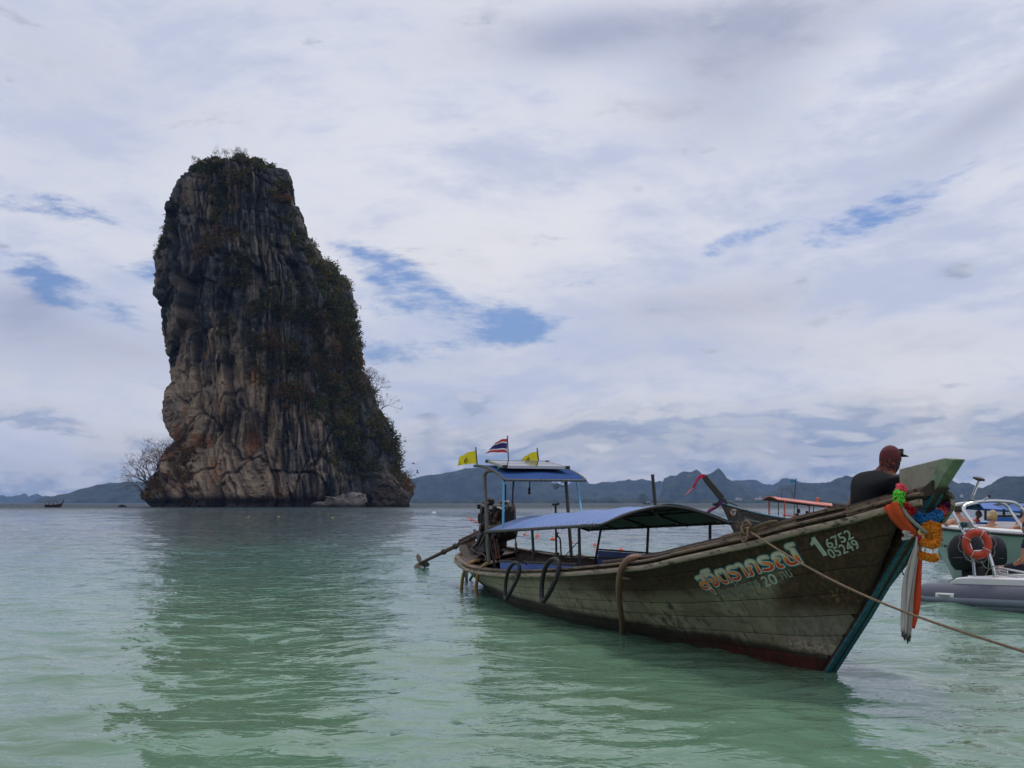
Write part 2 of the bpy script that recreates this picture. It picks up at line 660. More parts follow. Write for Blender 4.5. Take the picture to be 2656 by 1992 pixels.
# ---------------------------------------------------------------- water
def build_water():
    # one sheet of rings round the beach: fine in the bay in front, coarse behind
    r = [2.0]
    while r[-1] < 420:
        r.append(r[-1] * 1.0085)
    while r[-1] < 9300:
        r.append(r[-1] * 1.035)
    r = np.array(r)
    th = np.concatenate([np.linspace(-40, 40, 470), np.linspace(44, 316, 60)])
    th = np.radians(th)
    R, T = np.meshgrid(r, th, indexing='ij')
    X, Y = R * np.sin(T), R * np.cos(T)
    cell = np.maximum(R * 0.0085, R * math.radians(80 / 470))
    g = np.random.default_rng(5)
    Z = np.zeros_like(X)
    # choppiness grows with distance from the beach
    chop = 0.94 + 1.1 * np.clip((Y - 12) / 80, 0, 1)
    patch = 0.75 + 0.5 * fbm(X / 7, Y / 11, 0.3, 3, 90)
    for i in range(84):
        lam = 0.17 * (34 ** (i / 83.0))
        ang = g.normal(math.radians(-100), 0.70)
        k = 2 * math.pi / lam
        slope = 0.0185 * (1.25 if lam < 1.2 else 0.8) * (0.5 if lam > 3 else 1)
        a = slope * lam / (2 * math.pi)
        ph = g.uniform(0, 6.28)
        fade = np.clip((lam / cell - 2.5) / 3.0, 0, 1)
        wx = X * math.cos(ang) + Y * math.sin(ang)
        wob = 0.35 * lam * np.sin((X * 0.7 - Y * 0.4) * k * 0.13 + ph)
        s_ = np.sin(k * (wx + wob * 0.6) + ph)
        Z += a * (s_ + 0.22 * (s_ * s_)) * fade
    Z *= chop * patch
    V = np.stack([X, Y, Z], -1).reshape(-1, 3)
    nr, nt = X.shape
    idx = np.arange(nr * nt).reshape(nr, nt)
    idx2 = np.concatenate([idx, idx[:, :1]], 1)
    Fc = np.stack([idx2[:-1, :-1], idx2[:-1, 1:], idx2[1:, 1:], idx2[1:, :-1]], -1).reshape(-1, 4)
    Fc = Fc[:, ::-1]
    # centre disc
    V = np.vstack([V, [[0, 0, 0]]])
    c = len(V) - 1
    fan = np.array([[c, idx2[0, j + 1], idx2[0, j], idx2[0, j]] for j in range(nt)])
    m, N, p, out = newmat('sea_water')
    pos = N.new('ShaderNodeNewGeometry').outputs['Position']
    px, py, pz = N.xyz(pos)
    # seabed falls away: pale sand green inshore, deep teal offshore
    big = N.noise(pos, 0.09, 4, 0.55)
    d = N.m('ADD', py, N.m('MULTIPLY', N.m('SUBTRACT', big, 0.5), 14.0))
    c1 = N.mix(N.sm(d, 7.0, 28.0), (0.120, 0.225, 0.145), (0.046, 0.140, 0.108))
    c2 = N.mix(N.sm(d, 18.0, 55.0), c1, (0.010, 0.042, 0.044))
    c3 = N.mix(N.sm(d, 80.0, 300.0), c2, (0.005, 0.026, 0.036))
    sandy = N.sm(N.noise(pos, 0.35, 4, 0.6), 0.42, 0.68)
    c4 = N.mix(N.m('MULTIPLY', sandy, N.sm(py, 24.0, 6.0, 0.0, 0.50)), c3, (0.105, 0.160, 0.090))
    # whitecaps far out
    cs = N.noise(N.vm('MULTIPLY', pos, (0.16, 0.30, 1.0)), 1.0, 5, 0.72)
    foam = N.m('MULTIPLY', N.sm(cs, 0.69, 0.73), N.sm(py, 70.0, 200.0))
    c5 = N.mix(foam, c4, (0.7, 0.72, 0.74))
    N.put(p.inputs['Base Color'], c5)
    p.inputs['IOR'].default_value = 1.333
    N.put(p.inputs['Roughness'], N.m('ADD', N.sm(py, 90.0, 400.0, 0.016, 0.50), N.m('MULTIPLY', foam, 0.5)))
    # ripples too fine for the mesh
    pr = N.vm('MULTIPLY', pos, (1.0, 1.7, 1.0))
    b1 = N.noise(pr, 2.1, 3, 0.5, 0.6)
    b2 = N.noise(N.vm('ADD', pr, (5, 3, 0)), 0.62, 3, 0.5, 0.4)
    b3 = N.noise(pr, 0.2, 3, 0.55)
    b0 = N.noise(N.vm('ADD', pr, (9, 1, 0)), 6.5, 2, 0.5, 0.5)
    n0 = N.bump(b0, 1.0, N.sm(py, 5.0, 40.0, 0.005, 0.022))
    n1 = N.bump(b1, 1.0, N.sm(py, 4.0, 55.0, 0.030, 0.105), n0)
    n2 = N.bump(b2, 1.0, N.sm(py, 50.0, 220.0, 0.0, 1.1), n1)
    n3 = N.bump(b3, 1.0, N.sm(py, 100.0, 400.0, 0.0, 6.0), n2)
    N.put(p.inputs['Normal'], n3)
    Fall = np.vstack([Fc, ])
    me = mkmesh('sea', V[:-1], Fall, m, smooth=True, sharp=None)
    o = bpy.data.objects.new('sea', me)
    COL.objects.link(o)
    props(o, kind='structure')
    # the small disc under the viewer's feet
    mb = MB()
    n = 48
    rr0 = 2.02
    P = [(0, 0, 0.0)] + [(rr0 * math.sin(2 * math.pi * j / n), rr0 * math.cos(2 * math.pi * j / n), -0.004) for j in range(n)]
    mb.add(P, [(0, 1 + (j + 1) % n, 1 + j) for j in range(n)])
    mb.solo('shallows', None, None, m, (0, 0, 0), kind='structure')
    return m


SEA = build_water()

# ---------------------------------------------------------------- hills on the horizon
HILLM, N, p, out = newmat('forested_hill')
co = N.new('ShaderNodeTexCoord').outputs['Object']
f1 = N.noise(co, 0.02, 8, 0.68)
f2 = N.noise(co, 0.006, 4, 0.5)
nz = N.xyz(N.new('ShaderNodeNewGeometry').outputs['Normal'])[2]
cc = N.mix(N.sm(f1, 0.35, 0.7), (0.007, 0.013, 0.006), (0.048, 0.062, 0.026))
cliff = N.m('MULTIPLY', N.sm(nz, 0.52, 0.28), N.sm(f2, 0.45, 0.6))
cc = N.mix(cliff, cc, (0.20, 0.17, 0.15))
N.put(p.inputs['Base Color'], cc)
p.inputs['Roughness'].default_value = 0.95
p.inputs['Specular IOR Level'].default_value = 0.1


def hill(prof, Y0, depth, seed, rough=1.0, steep=1.0):
    """a ridge whose crest follows prof (px, py) seen at distance Y0, with real depth"""
    prof = sorted(prof)
    pxs = np.linspace(prof[0][0], prof[-1][0], max(60, int((prof[-1][0] - prof[0][0]) / 2.2)))
    pys = np.interp(pxs, [q[0] for q in prof], [q[1] for q in prof])
    Yc = Y0 + depth * 0.5
    X = (pxs - 1328) / FPX * Yc
    Hc = np.maximum((1304 - pys) / FPX * Yc, 0.5)
    ns = 34
    t = np.linspace(0, 1, ns)
    Xg, Tg = np.meshgrid(X, t, indexing='ij')
    Hg = np.broadcast_to(Hc[:, None], Xg.shape)
    Yg = Y0 + Tg * depth
    shape = np.sin(np.pi * np.clip(Tg, 0, 1)) ** (0.8 / steep)
    nmx = fbm(Xg / 260, Yg / 260, seed, 4, seed)
    crest = np.exp(-((Tg - 0.5) / 0.1) ** 2)
    fine = fbm(Xg / 28, Yg / 40, seed + 3, 3, seed + 5)
    Z = Hg * shape * (1 + 0.30 * nmx * (1 - crest) * np.clip(shape * 2, 0, 1)) + fine * rough * 6.5 * np.clip(shape * 3, 0, 1)
    Z -= 2.5 * (Tg < 0.001) + 2.5 * (Tg > 0.999)
    Z = np.where((Tg > 0.01) & (Tg < 0.99), np.maximum(Z, 1.0), Z)
    Xg = Xg * (Yg / Yc)
    Xg = Xg + 0
    V = np.stack([Xg, Yg, Z], -1).reshape(-1, 3)
    a, b = Xg.shape
    idx = np.arange(a * b).reshape(a, b)
    Fc = np.stack([idx[:-1, :-1], idx[1:, :-1], idx[1:, 1:], idx[:-1, 1:]], -1).reshape(-1, 4)
    me = mkmesh('hill', V, Fc, HILLM, smooth=True, sharp=None)
    o = bpy.data.objects.new('hill', me)
    COL.objects.link(o)
    props(o, kind='structure')
    return o


hill([(-400, 1296), (-200, 1280), (0, 1287), (12, 1286), (30, 1288), (40, 1288), (60, 1283), (75, 1282), (83, 1290), (88, 1286), (103, 1281), (112, 1287), (135, 1288), (170, 1303)], 8200, 700, 1, 2.0)
hill([(95, 1303), (108, 1294), (120, 1290), (150, 1286), (165, 1284), (190, 1279), (215, 1270), (240, 1264), (262, 1258), (300, 1254), (340, 1251), (385, 1252), (480, 1254), (560, 1262), (640, 1280), (700, 1303)], 4300, 700, 2, 1.0)
hill([(900, 1303), (960, 1275), (1010, 1255), (1060, 1247), (1100, 1237), (1150, 1228), (1200, 1217), (1245, 1211), (1290, 1210), (1330, 1218), (1380, 1232), (1410, 1243), (1440, 1256), (1480, 1266), (1560, 1272), (1640, 1282), (1720, 1303)], 5000, 900, 3, 1.0)
hill([(1440, 1303), (1470, 1262), (1490, 1248), (1503, 1240), (1515, 1243), (1527, 1256), (1545, 1275), (1570, 1303)], 7600, 700, 4, 1.0)
hill([(1380, 1303), (1440, 1268), (1500, 1258), (1560, 1255), (1600, 1254), (1630, 1246), (1640, 1249), (1660, 1246), (1690, 1253), (1717, 1251), (1760, 1262), (1850, 1280), (1920, 1303)], 5900, 700, 5, 1.2)
hill([(1700, 1303), (1712, 1270), (1716, 1252), (1722, 1241), (1738, 1234), (1752, 1234), (1760, 1228), (1771, 1224), (1782, 1226), (1790, 1229), (1798, 1226), (1806, 1225), (1820, 1236), (1836, 1236), (1848, 1232), (1857, 1225), (1862, 1223), (1874, 1230), (1882, 1242), (1901, 1253), (1930, 1262), (1952, 1272), (1993, 1288), (2040, 1303)], 4700, 620, 6, 1.2, 1.6)
hill([(1860, 1303), (1890, 1249), (1915, 1246), (1942, 1245), (1958, 1245), (1980, 1256), (2001, 1257), (2018, 1250), (2023, 1242), (2037, 1240), (2055, 1243), (2075, 1253), (2130, 1258), (2200, 1303)], 6600, 500, 7, 1.0, 1.3)
hill([(1940, 1303), (1985, 1284), (2023, 1266), (2060, 1256), (2102, 1255), (2142, 1253), (2170, 1246), (2200, 1240), (2230, 1238), (2260, 1241), (2310, 1232), (2345, 1224), (2400, 1228), (2461, 1243), (2480, 1252), (2505, 1252), (2530, 1262), (2600, 1280), (2680, 1303)], 4300, 600, 8, 1.3)
hill([(2480, 1303), (2510, 1278), (2541, 1265), (2568, 1252), (2590, 1241), (2603, 1236), (2615, 1235), (2646, 1236), (2680, 1241), (2760, 1240), (2850, 1262), (2980, 1303)], 3500, 600, 9, 1.3)
# the low wooded shore at the foot of the hills
hill([(1040, 1301), (1100, 1297), (1200, 1298), (1330, 1296), (1480, 1296), (1560, 1294), (1580, 1288), (1592, 1288), (1604, 1294), (1650, 1293), (1662, 1279), (1672, 1280), (1680, 1293), (1760, 1297), (1900, 1296), (2100, 1296), (2300, 1298), (2500, 1297), (2800, 1300)], 3100, 160, 12, 0.8)

# ---------------------------------------------------------------- haze
hm = bpy.data.materials.new('haze')
hm.use_nodes = True
ht = hm.node_tree
ht.nodes.clear()
ho = ht.nodes.new('ShaderNodeOutputMaterial')
hv = ht.nodes.new('ShaderNodeVolumePrincipled')
hv.inputs['Color'].default_value = (0.34, 0.54, 1.0, 1)
hv.inputs['Density'].default_value = 7.5e-5
hv.inputs['Anisotropy'].default_value = 0.0
ht.links.new(hv.outputs[0], ho.inputs['Volume'])
mb = MB()
mb.box((0, 0, 200), (19600, 19600, 402))
mb.solo('haze', None, None, hm, (0, 0, 0), kind='stuff', smooth=False)

# ---------------------------------------------------------------- the rock stack
RY = 380.0
LEFT = [(440, 496), (462, 475), (492, 465), (530, 452), (597, 431), (631, 421), (665, 406), (699, 409), (716, 418), (767, 420), (801, 431), (835, 430), (900, 441), (940, 447), (986, 452), (1020, 441), (1070, 437), (1111, 448), (1145, 461), (1160, 463), (1172, 450), (1206, 433), (1235, 412), (1254, 400), (1278, 380), (1294, 370), (1308, 384), (1316, 394)]
RIGHT = [(441, 737), (468, 750), (513, 760), (546, 770), (570, 784), (611, 791), (641, 821), (672, 835), (689, 862), (736, 893), (760, 909), (811, 915), (852, 926), (900, 934), (925, 933), (955, 927), (985, 944), (1013, 957), (1070, 974), (1142, 1015), (1180, 1026), (1206, 1032), (1223, 1030), (1233, 1049), (1250, 1058), (1267, 1065), (1304, 1066), (1316, 1064)]
TOP = [(496, 440), (516, 433), (540, 421), (587, 413), (612, 407), (638, 399), (652, 412), (682, 413), (709, 428), (737, 441)]


def zpx(py):
    return viewpt(1328, py, RY)[2]


def build_rock():
    zt = zpx(400)
    nz, nt = 620, 760
    # contour levels: silhouette widths by height
    RC = RY + 14
    zc_ = lambda q: viewpt(1328, q, RC)[2]
    zl = np.array([zc_(q[0]) for q in LEFT][::-1])
    xl = np.array([viewpt(q[1], q[0], RC)[0] for q in LEFT][::-1]) - .3
    zr = np.array([zc_(q[0]) for q in RIGHT][::-1])
    xr = np.array([viewpt(q[1], q[0], RC)[0] for q in RIGHT][::-1]) + .3
    ztop_side = zc_(440)
    v = np.linspace(0, 1, nz)
    z0 = -3.0
    vside = 0.9
    zlev = np.where(v < vside, z0 + (ztop_side - z0) * (v / vside), ztop_side)
    cap = np.clip((v - vside) / (1 - vside), 0, 1)
    XL = np.interp(zlev, zl, xl)
    XR = np.interp(zlev, zr, xr)
    xc, a = (XL + XR) / 2, (XR - XL) / 2
    # denser angular spacing on the side that faces the bay
    u = np.linspace(0, 1, nt, endpoint=False)
    th = np.where(u < 0.72, -np.pi + (u / 0.72) * np.pi, (u - 0.72) / 0.28 * np.pi)      # -pi..0 front, 0..pi back
    A, TH = np.meshgrid(a, th, indexing='ij')
    XC = np.broadcast_to(xc[:, None], A.shape)
    ZL = np.broadcast_to(zlev[:, None], A.shape).copy()
    CAP = np.broadcast_to(cap[:, None], A.shape)
    c, s_ = np.cos(TH), np.sin(TH)
    # cross-section: blunt buttress whose corner sits right of the middle
    ex = 0.78
    X = XC + A * np.sign(c) * np.abs(c) ** ex
    B = 0.62 * A + 6.0
    fr = np.clip((X - XC) / A, -1, 1)
    facet = 1.0 - 0.30 * np.abs(fr - 0.18)
    Y = RY + 14 + B * np.sign(s_) * np.abs(s_) ** ex * np.where(s_ < 0, facet, 1.0)
    # the top closes in as a rough dome whose skyline is the traced one
    shrink = np.sqrt(np.clip(1 - CAP ** 1.6, 0, 1))
    xm = xc[-1]
    X = np.where(CAP > 0, xm + (X - xm) * shrink, X)
    Y = np.where(CAP > 0, RY + 14 + (Y - RY - 14) * shrink, Y)
    tx = np.array([viewpt(q[0], q[1], RC)[0] for q in TOP])
    tz = np.array([viewpt(q[0], q[1], RC)[2] for q in TOP])
    crest = np.interp(X, tx, tz)
    ZL = ZL + np.where(CAP > 0, (crest - ztop_side) * CAP ** 0.6, 0)
    # stable direction of displacement
    nx, ny = c, s_ * 1.2
    nl = np.hypot(nx, ny)
    nx, ny = nx / nl, ny / nl
    nzv = CAP * 0.25
    hfrac = np.clip(ZL / zt, 0, 1)
    S = X * 0.9 + (Y - RY) * 0.7                                # runs round the rock
    lean = X + 0.10 * ZL                                        # strata lean a little
    big = fbm(X / 34, Y / 34, ZL / 60, 3, 3) * 3.4
    rib = 1 - 2 * np.abs(vn(lean / 7.5, Y / 9, ZL / 55, 21))
    rib2 = 1 - 2 * np.abs(vn(lean / 3.1 + 3, Y / 4, ZL / 24, 22))
    rib3 = 1 - 2 * np.abs(vn(lean / 1.3, Y / 2.4, ZL / 9, 23))
    cr = np.abs(vn(lean / 10 + 2, Y / 12, ZL / 30, 31))
    crack = np.exp(-(cr / 0.035) ** 2)
    ch = np.abs(vn(lean / 16, Y / 16, ZL / 5.5 + 0.1 * lean / 3, 33))
    hcrack = np.exp(-(ch / 0.05) ** 2) * np.clip((hfrac - 0.45) * 3, 0, 1)
    step = np.round(vn(lean / 6, Y / 7, ZL / 26, 41) * 3) / 3
    step2 = np.round(vn(lean / 2.6, Y / 3, ZL / 4.5, 43) * 3) / 3
    ero = fbm(X / 5, Y / 5, ZL / 7, 4, 51)
    ZL = np.where((Y < RC) & (ZL > 0), EYE + (ZL - EYE) * (Y / RC), ZL)
    cave = np.exp(-((X - viewpt(712, 0, RY)[0]) / 3.0) ** 2 - ((ZL - zpx(1145)) / 5.0) ** 2) * 5.5
    cave += np.exp(-((X - viewpt(968, 0, RY)[0]) / 4.0) ** 2 - ((ZL - zpx(1235)) / 9.0) ** 2) * 6.0
    cave += np.exp(-((X - viewpt(512, 0, RY)[0]) / 6.0) ** 2 - ((ZL - zpx(1055)) / 14.0) ** 2) * 3.5
    # the sea has cut a notch at the waterline
    lowpx = fbm(X / 9, Y / 9, 0.0, 2, 61)
    notch = np.exp(-((ZL - 1.6) / (2.2 + 1.6 * lowpx)) ** 2) * (2.6 + 3.0 * np.clip(fbm(X / 13, Y / 13, 4.0, 2, 63) + 0.2, 0, 1))
    edge = np.abs(c) ** 4                                        # keep the traced outline
    D = big * (1 - 0.8 * edge) + rib * 1.2 * (1 - 0.6 * edge) + rib2 * 0.45 + rib3 * 0.35 - crack * 1.6 - hcrack * 0.9 + step * 0.6 + step2 * 0.4 + ero * 0.45
    D = D * (1 - 0.55 * CAP)
    D -= cave * (s_ < 0.2)
    D -= notch
    wob = fbm(X / 20, Y / 20, ZL / 45, 2, 77) * .8 + fbm(X / 4, Y / 4, ZL / 9, 3, 78) * .10
    a1, a2, i1 = worley(S / 8.5 + wob * .35, ZL / 44.0 + wob * .6 + S / 40, 5)
    t1 = worley.tilt
    b1, b2, i2 = worley(S / 2.9 + wob * .45, ZL / 24.0 + wob * .6, 6)
    t2 = worley.tilt
    d1, d2, i3 = worley(S / 1.15 + wob * .8, ZL / 8.0 + wob * 1.0, 7)
    t3 = worley.tilt
    k1 = np.exp(-((a2 - a1) / 0.030) ** 2)
    k2 = np.exp(-((b2 - b1) / 0.045) ** 2)
    k3 = np.exp(-((d2 - d1) / 0.07) ** 2)
    D *= 1 - .5 * edge
    D += ((i1 - .5) * 3.0 + (i2 - .5) * 1.0 + (i3 - .5) * 0.35 + t1 * 6.5 + t2 * 3.2 + t3 * 1.3 - k1 * 2.2 - k2 * 1.0 - k3 * 0.3) * (1 - .7 * edge)
    D -= 1.0 * edge + 2.4 * edge * (c < 0) * np.exp(-((hfrac - .68) / .2) ** 2)
    flute = (1 - 2 * np.abs(vn(S / 0.8, 0.5, ZL / 16, 24))) * 0.26 * (1 - 0.5 * i1)
    D += flute
    fine = (1 - 2 * np.abs(vn(S / 1.5, 0.2, ZL / 3.2, 71))) * 0.34 + (1 - 2 * np.abs(vn(S / 0.65, 0.7, ZL / 1.1, 72))) * 0.20 + fbm(X / 1.3, Y / 1.3, ZL / 1.6, 2, 73) * .15
    D += fine
    X2, Y2, Z2 = X + nx * D, Y + ny * D, ZL + nzv * (D - fine) * 0.6 + fine * 0.4
    last = np.array([[X2[-1].mean(), Y2[-1].mean(), Z2[-1].mean()]])
    V = np.concatenate([np.stack([X2, Y2, Z2], -1).reshape(-1, 3)])
    # ------- colours of the stone, with crevice shade painted in at the end
    PX, PY = pix(np.stack([X, np.full_like(X, RY), ZL], -1))
    st = 0.6 * fbm(S / 1.7, 0.0, ZL / 30, 4, 81) + 0.6 * fbm(S / 0.7, 0.0, ZL / 13, 3, 85)                # vertical water streaks
    md = fbm(X / 8, Y / 8, ZL / 16, 4, 82)
    fi = fbm(X / 1.5, Y / 1.5, ZL / 2.0, 3, 83)
    warmz = np.exp(-((PX - 600 - 0.10 * (PY - 1000)) / 165) ** 2) * np.clip((PY - 790) / 200, 0, 1) + 0.35 * np.clip((PY - 1000) / 200, 0, 1) * (PX < 900)
    warmz += 0.18 * np.exp(-((PX - 600) / 120) ** 2 - ((PY - 560) / 150) ** 2)
    wm = np.clip(warmz * 1.05 + md * 1.0 + st * 1.5 + (i1 - .5) * .5 - 0.2, 0, 1)
    dark = np.array([0.028, 0.029, 0.031])
    grey = np.array([0.130, 0.128, 0.125])
    beige = np.array([0.36, 0.265, 0.180])
    rust = np.array([0.38, 0.155, 0.06])
    black = np.array([0.012, 0.012, 0.014])
    g1 = np.clip(0.36 + st * 1.5 + fi * 0.5 + 0.30 * np.clip((PY - 700) / 400, -0.6, 1), 0, 1)[..., None]
    col = dark * (1 - g1) + grey * g1
    col = col * (1 - wm[..., None]) + beige * wm[..., None]
    rs = np.clip((fbm(X / 6, Y / 6, ZL / 12, 4, 91) - 0.22) * 5, 0, 1) * np.clip(warmz * 1.3 + 0.1, 0, 1)
    col = col * (1 - 0.75 * rs[..., None]) + rust * 0.75 * rs[..., None]
    bk = np.clip((st - 0.28) * 5, 0, 1) * np.clip(1.0 - 0.4 * warmz, 0, 1)
    col = col * (1 - 0.7 * bk[..., None]) + black * 0.7 * bk[..., None]
    lich = np.clip((fi - 0.42) * 4, 0, 1)[..., None] * 0.35
    col = col * (1 - lich) + np.array([0.22, 0.215, 0.21]) * lich
    tide = np.clip(1 - (Z2 - 2.6 - 1.4 * lowpx) / 1.5, 0, 1)[..., None]
    col = col * (1 - 0.8 * tide) + np.array([0.022, 0.020, 0.017]) * 0.8 * tide
    crack_shade = np.clip(crack * 0.9 + hcrack * 0.6 + k1 * 0.9 + k2 * 0.7 + k3 * 0.4, 0, 1)[..., None]  # shade of the crevices, painted into the stone colour
    col = col * (1 - 0.55 * crack_shade) + black * 0.55 * crack_shade
    idx = np.arange(nz * nt).reshape(nz, nt)
    idx2 = np.concatenate([idx, idx[:, :1]], 1)
    Fc = np.stack([idx2[:-1, :-1], idx2[:-1, 1:], idx2[1:, 1:], idx2[1:, :-1]], -1).reshape(-1, 4)
    mat = vcmat('limestone', 0.9, (0.9, 0.6, (2.2, 2.2, 0.45), 1.0), spec=0.15)
    base = np.array([float(xc[5]), RY + 14, 0.0])
    me = mkmesh('rock_stack', V - base, Fc, mat, smooth=True, sharp=None, col=col.reshape(-1, 3))
    o = bpy.data.objects.new('rock_stack', me)
    COL.objects.link(o)
    o.location = base
    props(o, 'towering dark limestone rock stack rising from the sea with shrubs on its cliffs', 'sea stack')
    P3 = np.stack([X2, Y2, Z2], -1)
    NN = np.stack([nx, ny, nzv], -1)
    return P3, NN, s_


RP, RN, RS = build_rock()
RPX, RPY = pix(RP)


def leaf_cloud(centres, radii, cols, per, size, rs, flat=0.75, upb=0.2):
    """many small leaf faces filling each clump; centres (n,3), radii (n), cols (n,3)"""
    n = len(centres)
    C_ = np.repeat(centres, per, 0)
    R_ = np.repeat(radii, per)
    K_ = np.repeat(cols, per, 0)
    d = rs.normal(size=(n * per, 3))
    d /= np.linalg.norm(d, axis=1)[:, None]
    rr = rs.uniform(0.45, 1.05, n * per)
    P = C_ + d * (R_ * rr)[:, None] * np.array([1, 1, flat])
    a = rs.normal(size=(n * per, 3))
    a /= np.linalg.norm(a, axis=1)[:, None]
    b = np.cross(a, rs.normal(size=(n * per, 3)))
    b /= np.linalg.norm(b, axis=1)[:, None]
    sz = (size * rs.uniform(0.6, 1.3, n * per))[:, None]
    V = np.stack([P - a * sz, P - b * sz * 0.55, P + a * sz, P + b * sz * 0.55], 1).reshape(-1, 3)
    Fc = np.arange(n * per * 4).reshape(-1, 4)
    K = K_ * rs.uniform(0.55, 1.5, (n * per, 1)) * (1 + 0.15 * rs.normal(size=(n * per, 3)))
    K = np.repeat(np.clip(K, 0.005, 0.6), 4, 0)
    return V, Fc, K


LEAF = vcmat('foliage', 0.75, None, trans=0.25, spec=0.2)


def stuff_leaves(name, V, Fc, K, base, label=None, kind='stuff', parent=None):
    me = mkmesh(name, V - np.array(base), Fc, LEAF, smooth=False, col=K)
    o = bpy.data.objects.new(name, me)
    COL.objects.link(o)
    o.location = base
    props(o, label=label, kind=kind)
    return o


def blob(lst, soft=1.0):
    w = np.zeros(RPX.shape)
    for (x, y, rx, ry, t, k) in lst:
        c, s_ = math.cos(t), math.sin(t)
        u = ((RPX - x) * c + (RPY - y) * s_) / rx
        v = (-(RPX - x) * s_ + (RPY - y) * c) / ry
        w = np.maximum(w, k * np.clip(1.25 - (u * u + v * v), 0, 1))
    return w


def scatter(lst, n, name, palette, rmin, rmax, per, size, seed, label, thr=-0.15, off=0.3):
    rs = np.random.default_rng(seed)
    w = blob(lst)
    patchy = fbm(RP[..., 0] / 6, RP[..., 1] / 6, RP[..., 2] / 6, 3, seed + 100)
    w = w * np.clip((patchy - thr) * 2.4, 0.0, 1) * (RS < 0.25) * (RP[..., 2] > 4)
    p_ = w.ravel() / w.sum()
    ii = rs.choice(len(p_), n, p=p_, replace=False)
    c = RP.reshape(-1, 3)[ii]
    nn = RN.reshape(-1, 3)[ii]
    r = rmin + (rmax * 1.25 - rmin) * rs.random(n) ** 2.0
    c = c + nn * (r * off)[:, None]
    pal = np.array(palette)
    tone = fbm(c[:, 0] / 9, c[:, 1] / 9, c[:, 2] / 9, 2, seed + 7)
    k = np.clip(((tone + 0.6) / 1.2 + rs.normal(0, 0.22, n)) * len(pal), 0, len(pal) - 1).astype(int)
    V, Fc, K = leaf_cloud(c, r, pal[k], per, size, rs)
    stuff_leaves(name, V, Fc, K, (viewpt(700, 1300, RY)[0], RY, 0), label)


GREENS = [(0.040, 0.042, 0.012), (0.070, 0.066, 0.018), (0.120, 0.090, 0.024), (0.048, 0.055, 0.014), (0.080, 0.092, 0.022)]
RUSTS = [(0.11, 0.062, 0.028), (0.15, 0.078, 0.030), (0.10, 0.075, 0.030), (0.19, 0.085, 0.032), (0.14, 0.100, 0.045)]
scatter([(870, 760, 46, 120, -0.35, 1), (830, 680, 30, 60, -0.5, 1), (760, 860, 110, 130, 0.4, .9), (720, 960, 70, 60, 0.3, 1), (800, 1010, 110, 70, 0.5, 1),
         (900, 1050, 80, 130, -0.25, 1), (960, 1150, 70, 110, -0.45, 1), (1000, 1190, 40, 60, -0.3, 1), (870, 1160, 40, 60, 0, .8), (905, 880, 30, 90, 0, .8),
         (740, 1110, 22, 40, 0, .8), (680, 830, 40, 70, -0.2, .8), (900, 1230, 30, 40, 0, .5), (690, 905, 30, 60, 0.2, .9)],
        1900, 'cliff_shrubs', GREENS, 1.0, 2.6, 46, 0.42, 1, 'dense olive green shrubs hanging on the right flank of the rock', thr=-0.2)
scatter([(560, 425, 60, 22, -0.3, 1), (640, 410, 40, 16, 0, 1), (590, 470, 60, 50, -0.4, .9), (680, 425, 26, 14, 0.2, 1), (570, 520, 26, 60, 0.2, .8),
         (620, 700, 45, 45, -0.5, 1), (600, 840, 34, 80, 0.3, .9), (635, 620, 24, 18, 0, .7), (452, 560, 12, 50, 0.3, .8), (425, 640, 8, 30, 0.3, .6),
         (520, 1180, 26, 24, 0, .6), (600, 560, 14, 20, 0, .5), (720, 490, 20, 30, 0.4, .8), (760, 590, 22, 50, -0.4, .7)],
        1000, 'ledge_shrubs', GREENS, 0.8, 2.0, 44, 0.38, 2, 'brownish green shrubs on the summit and ledges of the rock', thr=-0.1)
scatter([(720, 900, 60, 90, 0.2, .7), (880, 930, 50, 70, 0, 1), (830, 900, 60, 90, 0.1, .6), (760, 1030, 60, 40, 0.3, .8), (470, 1190, 44, 40, -0.5, 1), (440, 1245, 60, 26, -0.5, 1), (500, 1250, 40, 26, 0.2, .9),
         (410, 1275, 40, 16, -0.3, .8), (1040, 1265, 26, 34, 0.2, .8), (930, 970, 24, 50, -0.3, 1), (560, 640, 70, 16, -0.3, .7), (530, 660, 12, 60, 0.2, .7), (600, 730, 40, 20, -0.3, .8), (732, 505, 20, 16, 0.5, 1), (590, 610, 40, 50, 0, .4)],
        1500, 'dry_scrub', RUSTS, 0.7, 2.0, 44, 0.34, 3, 'rust brown dry scrub on the foot and flank of the rock', thr=-0.15)


# ---- leafless trees
BARK = pm('grey_bark', (0.10, 0.085, 0.07), 0.9, var=0.3, scale=2.0)


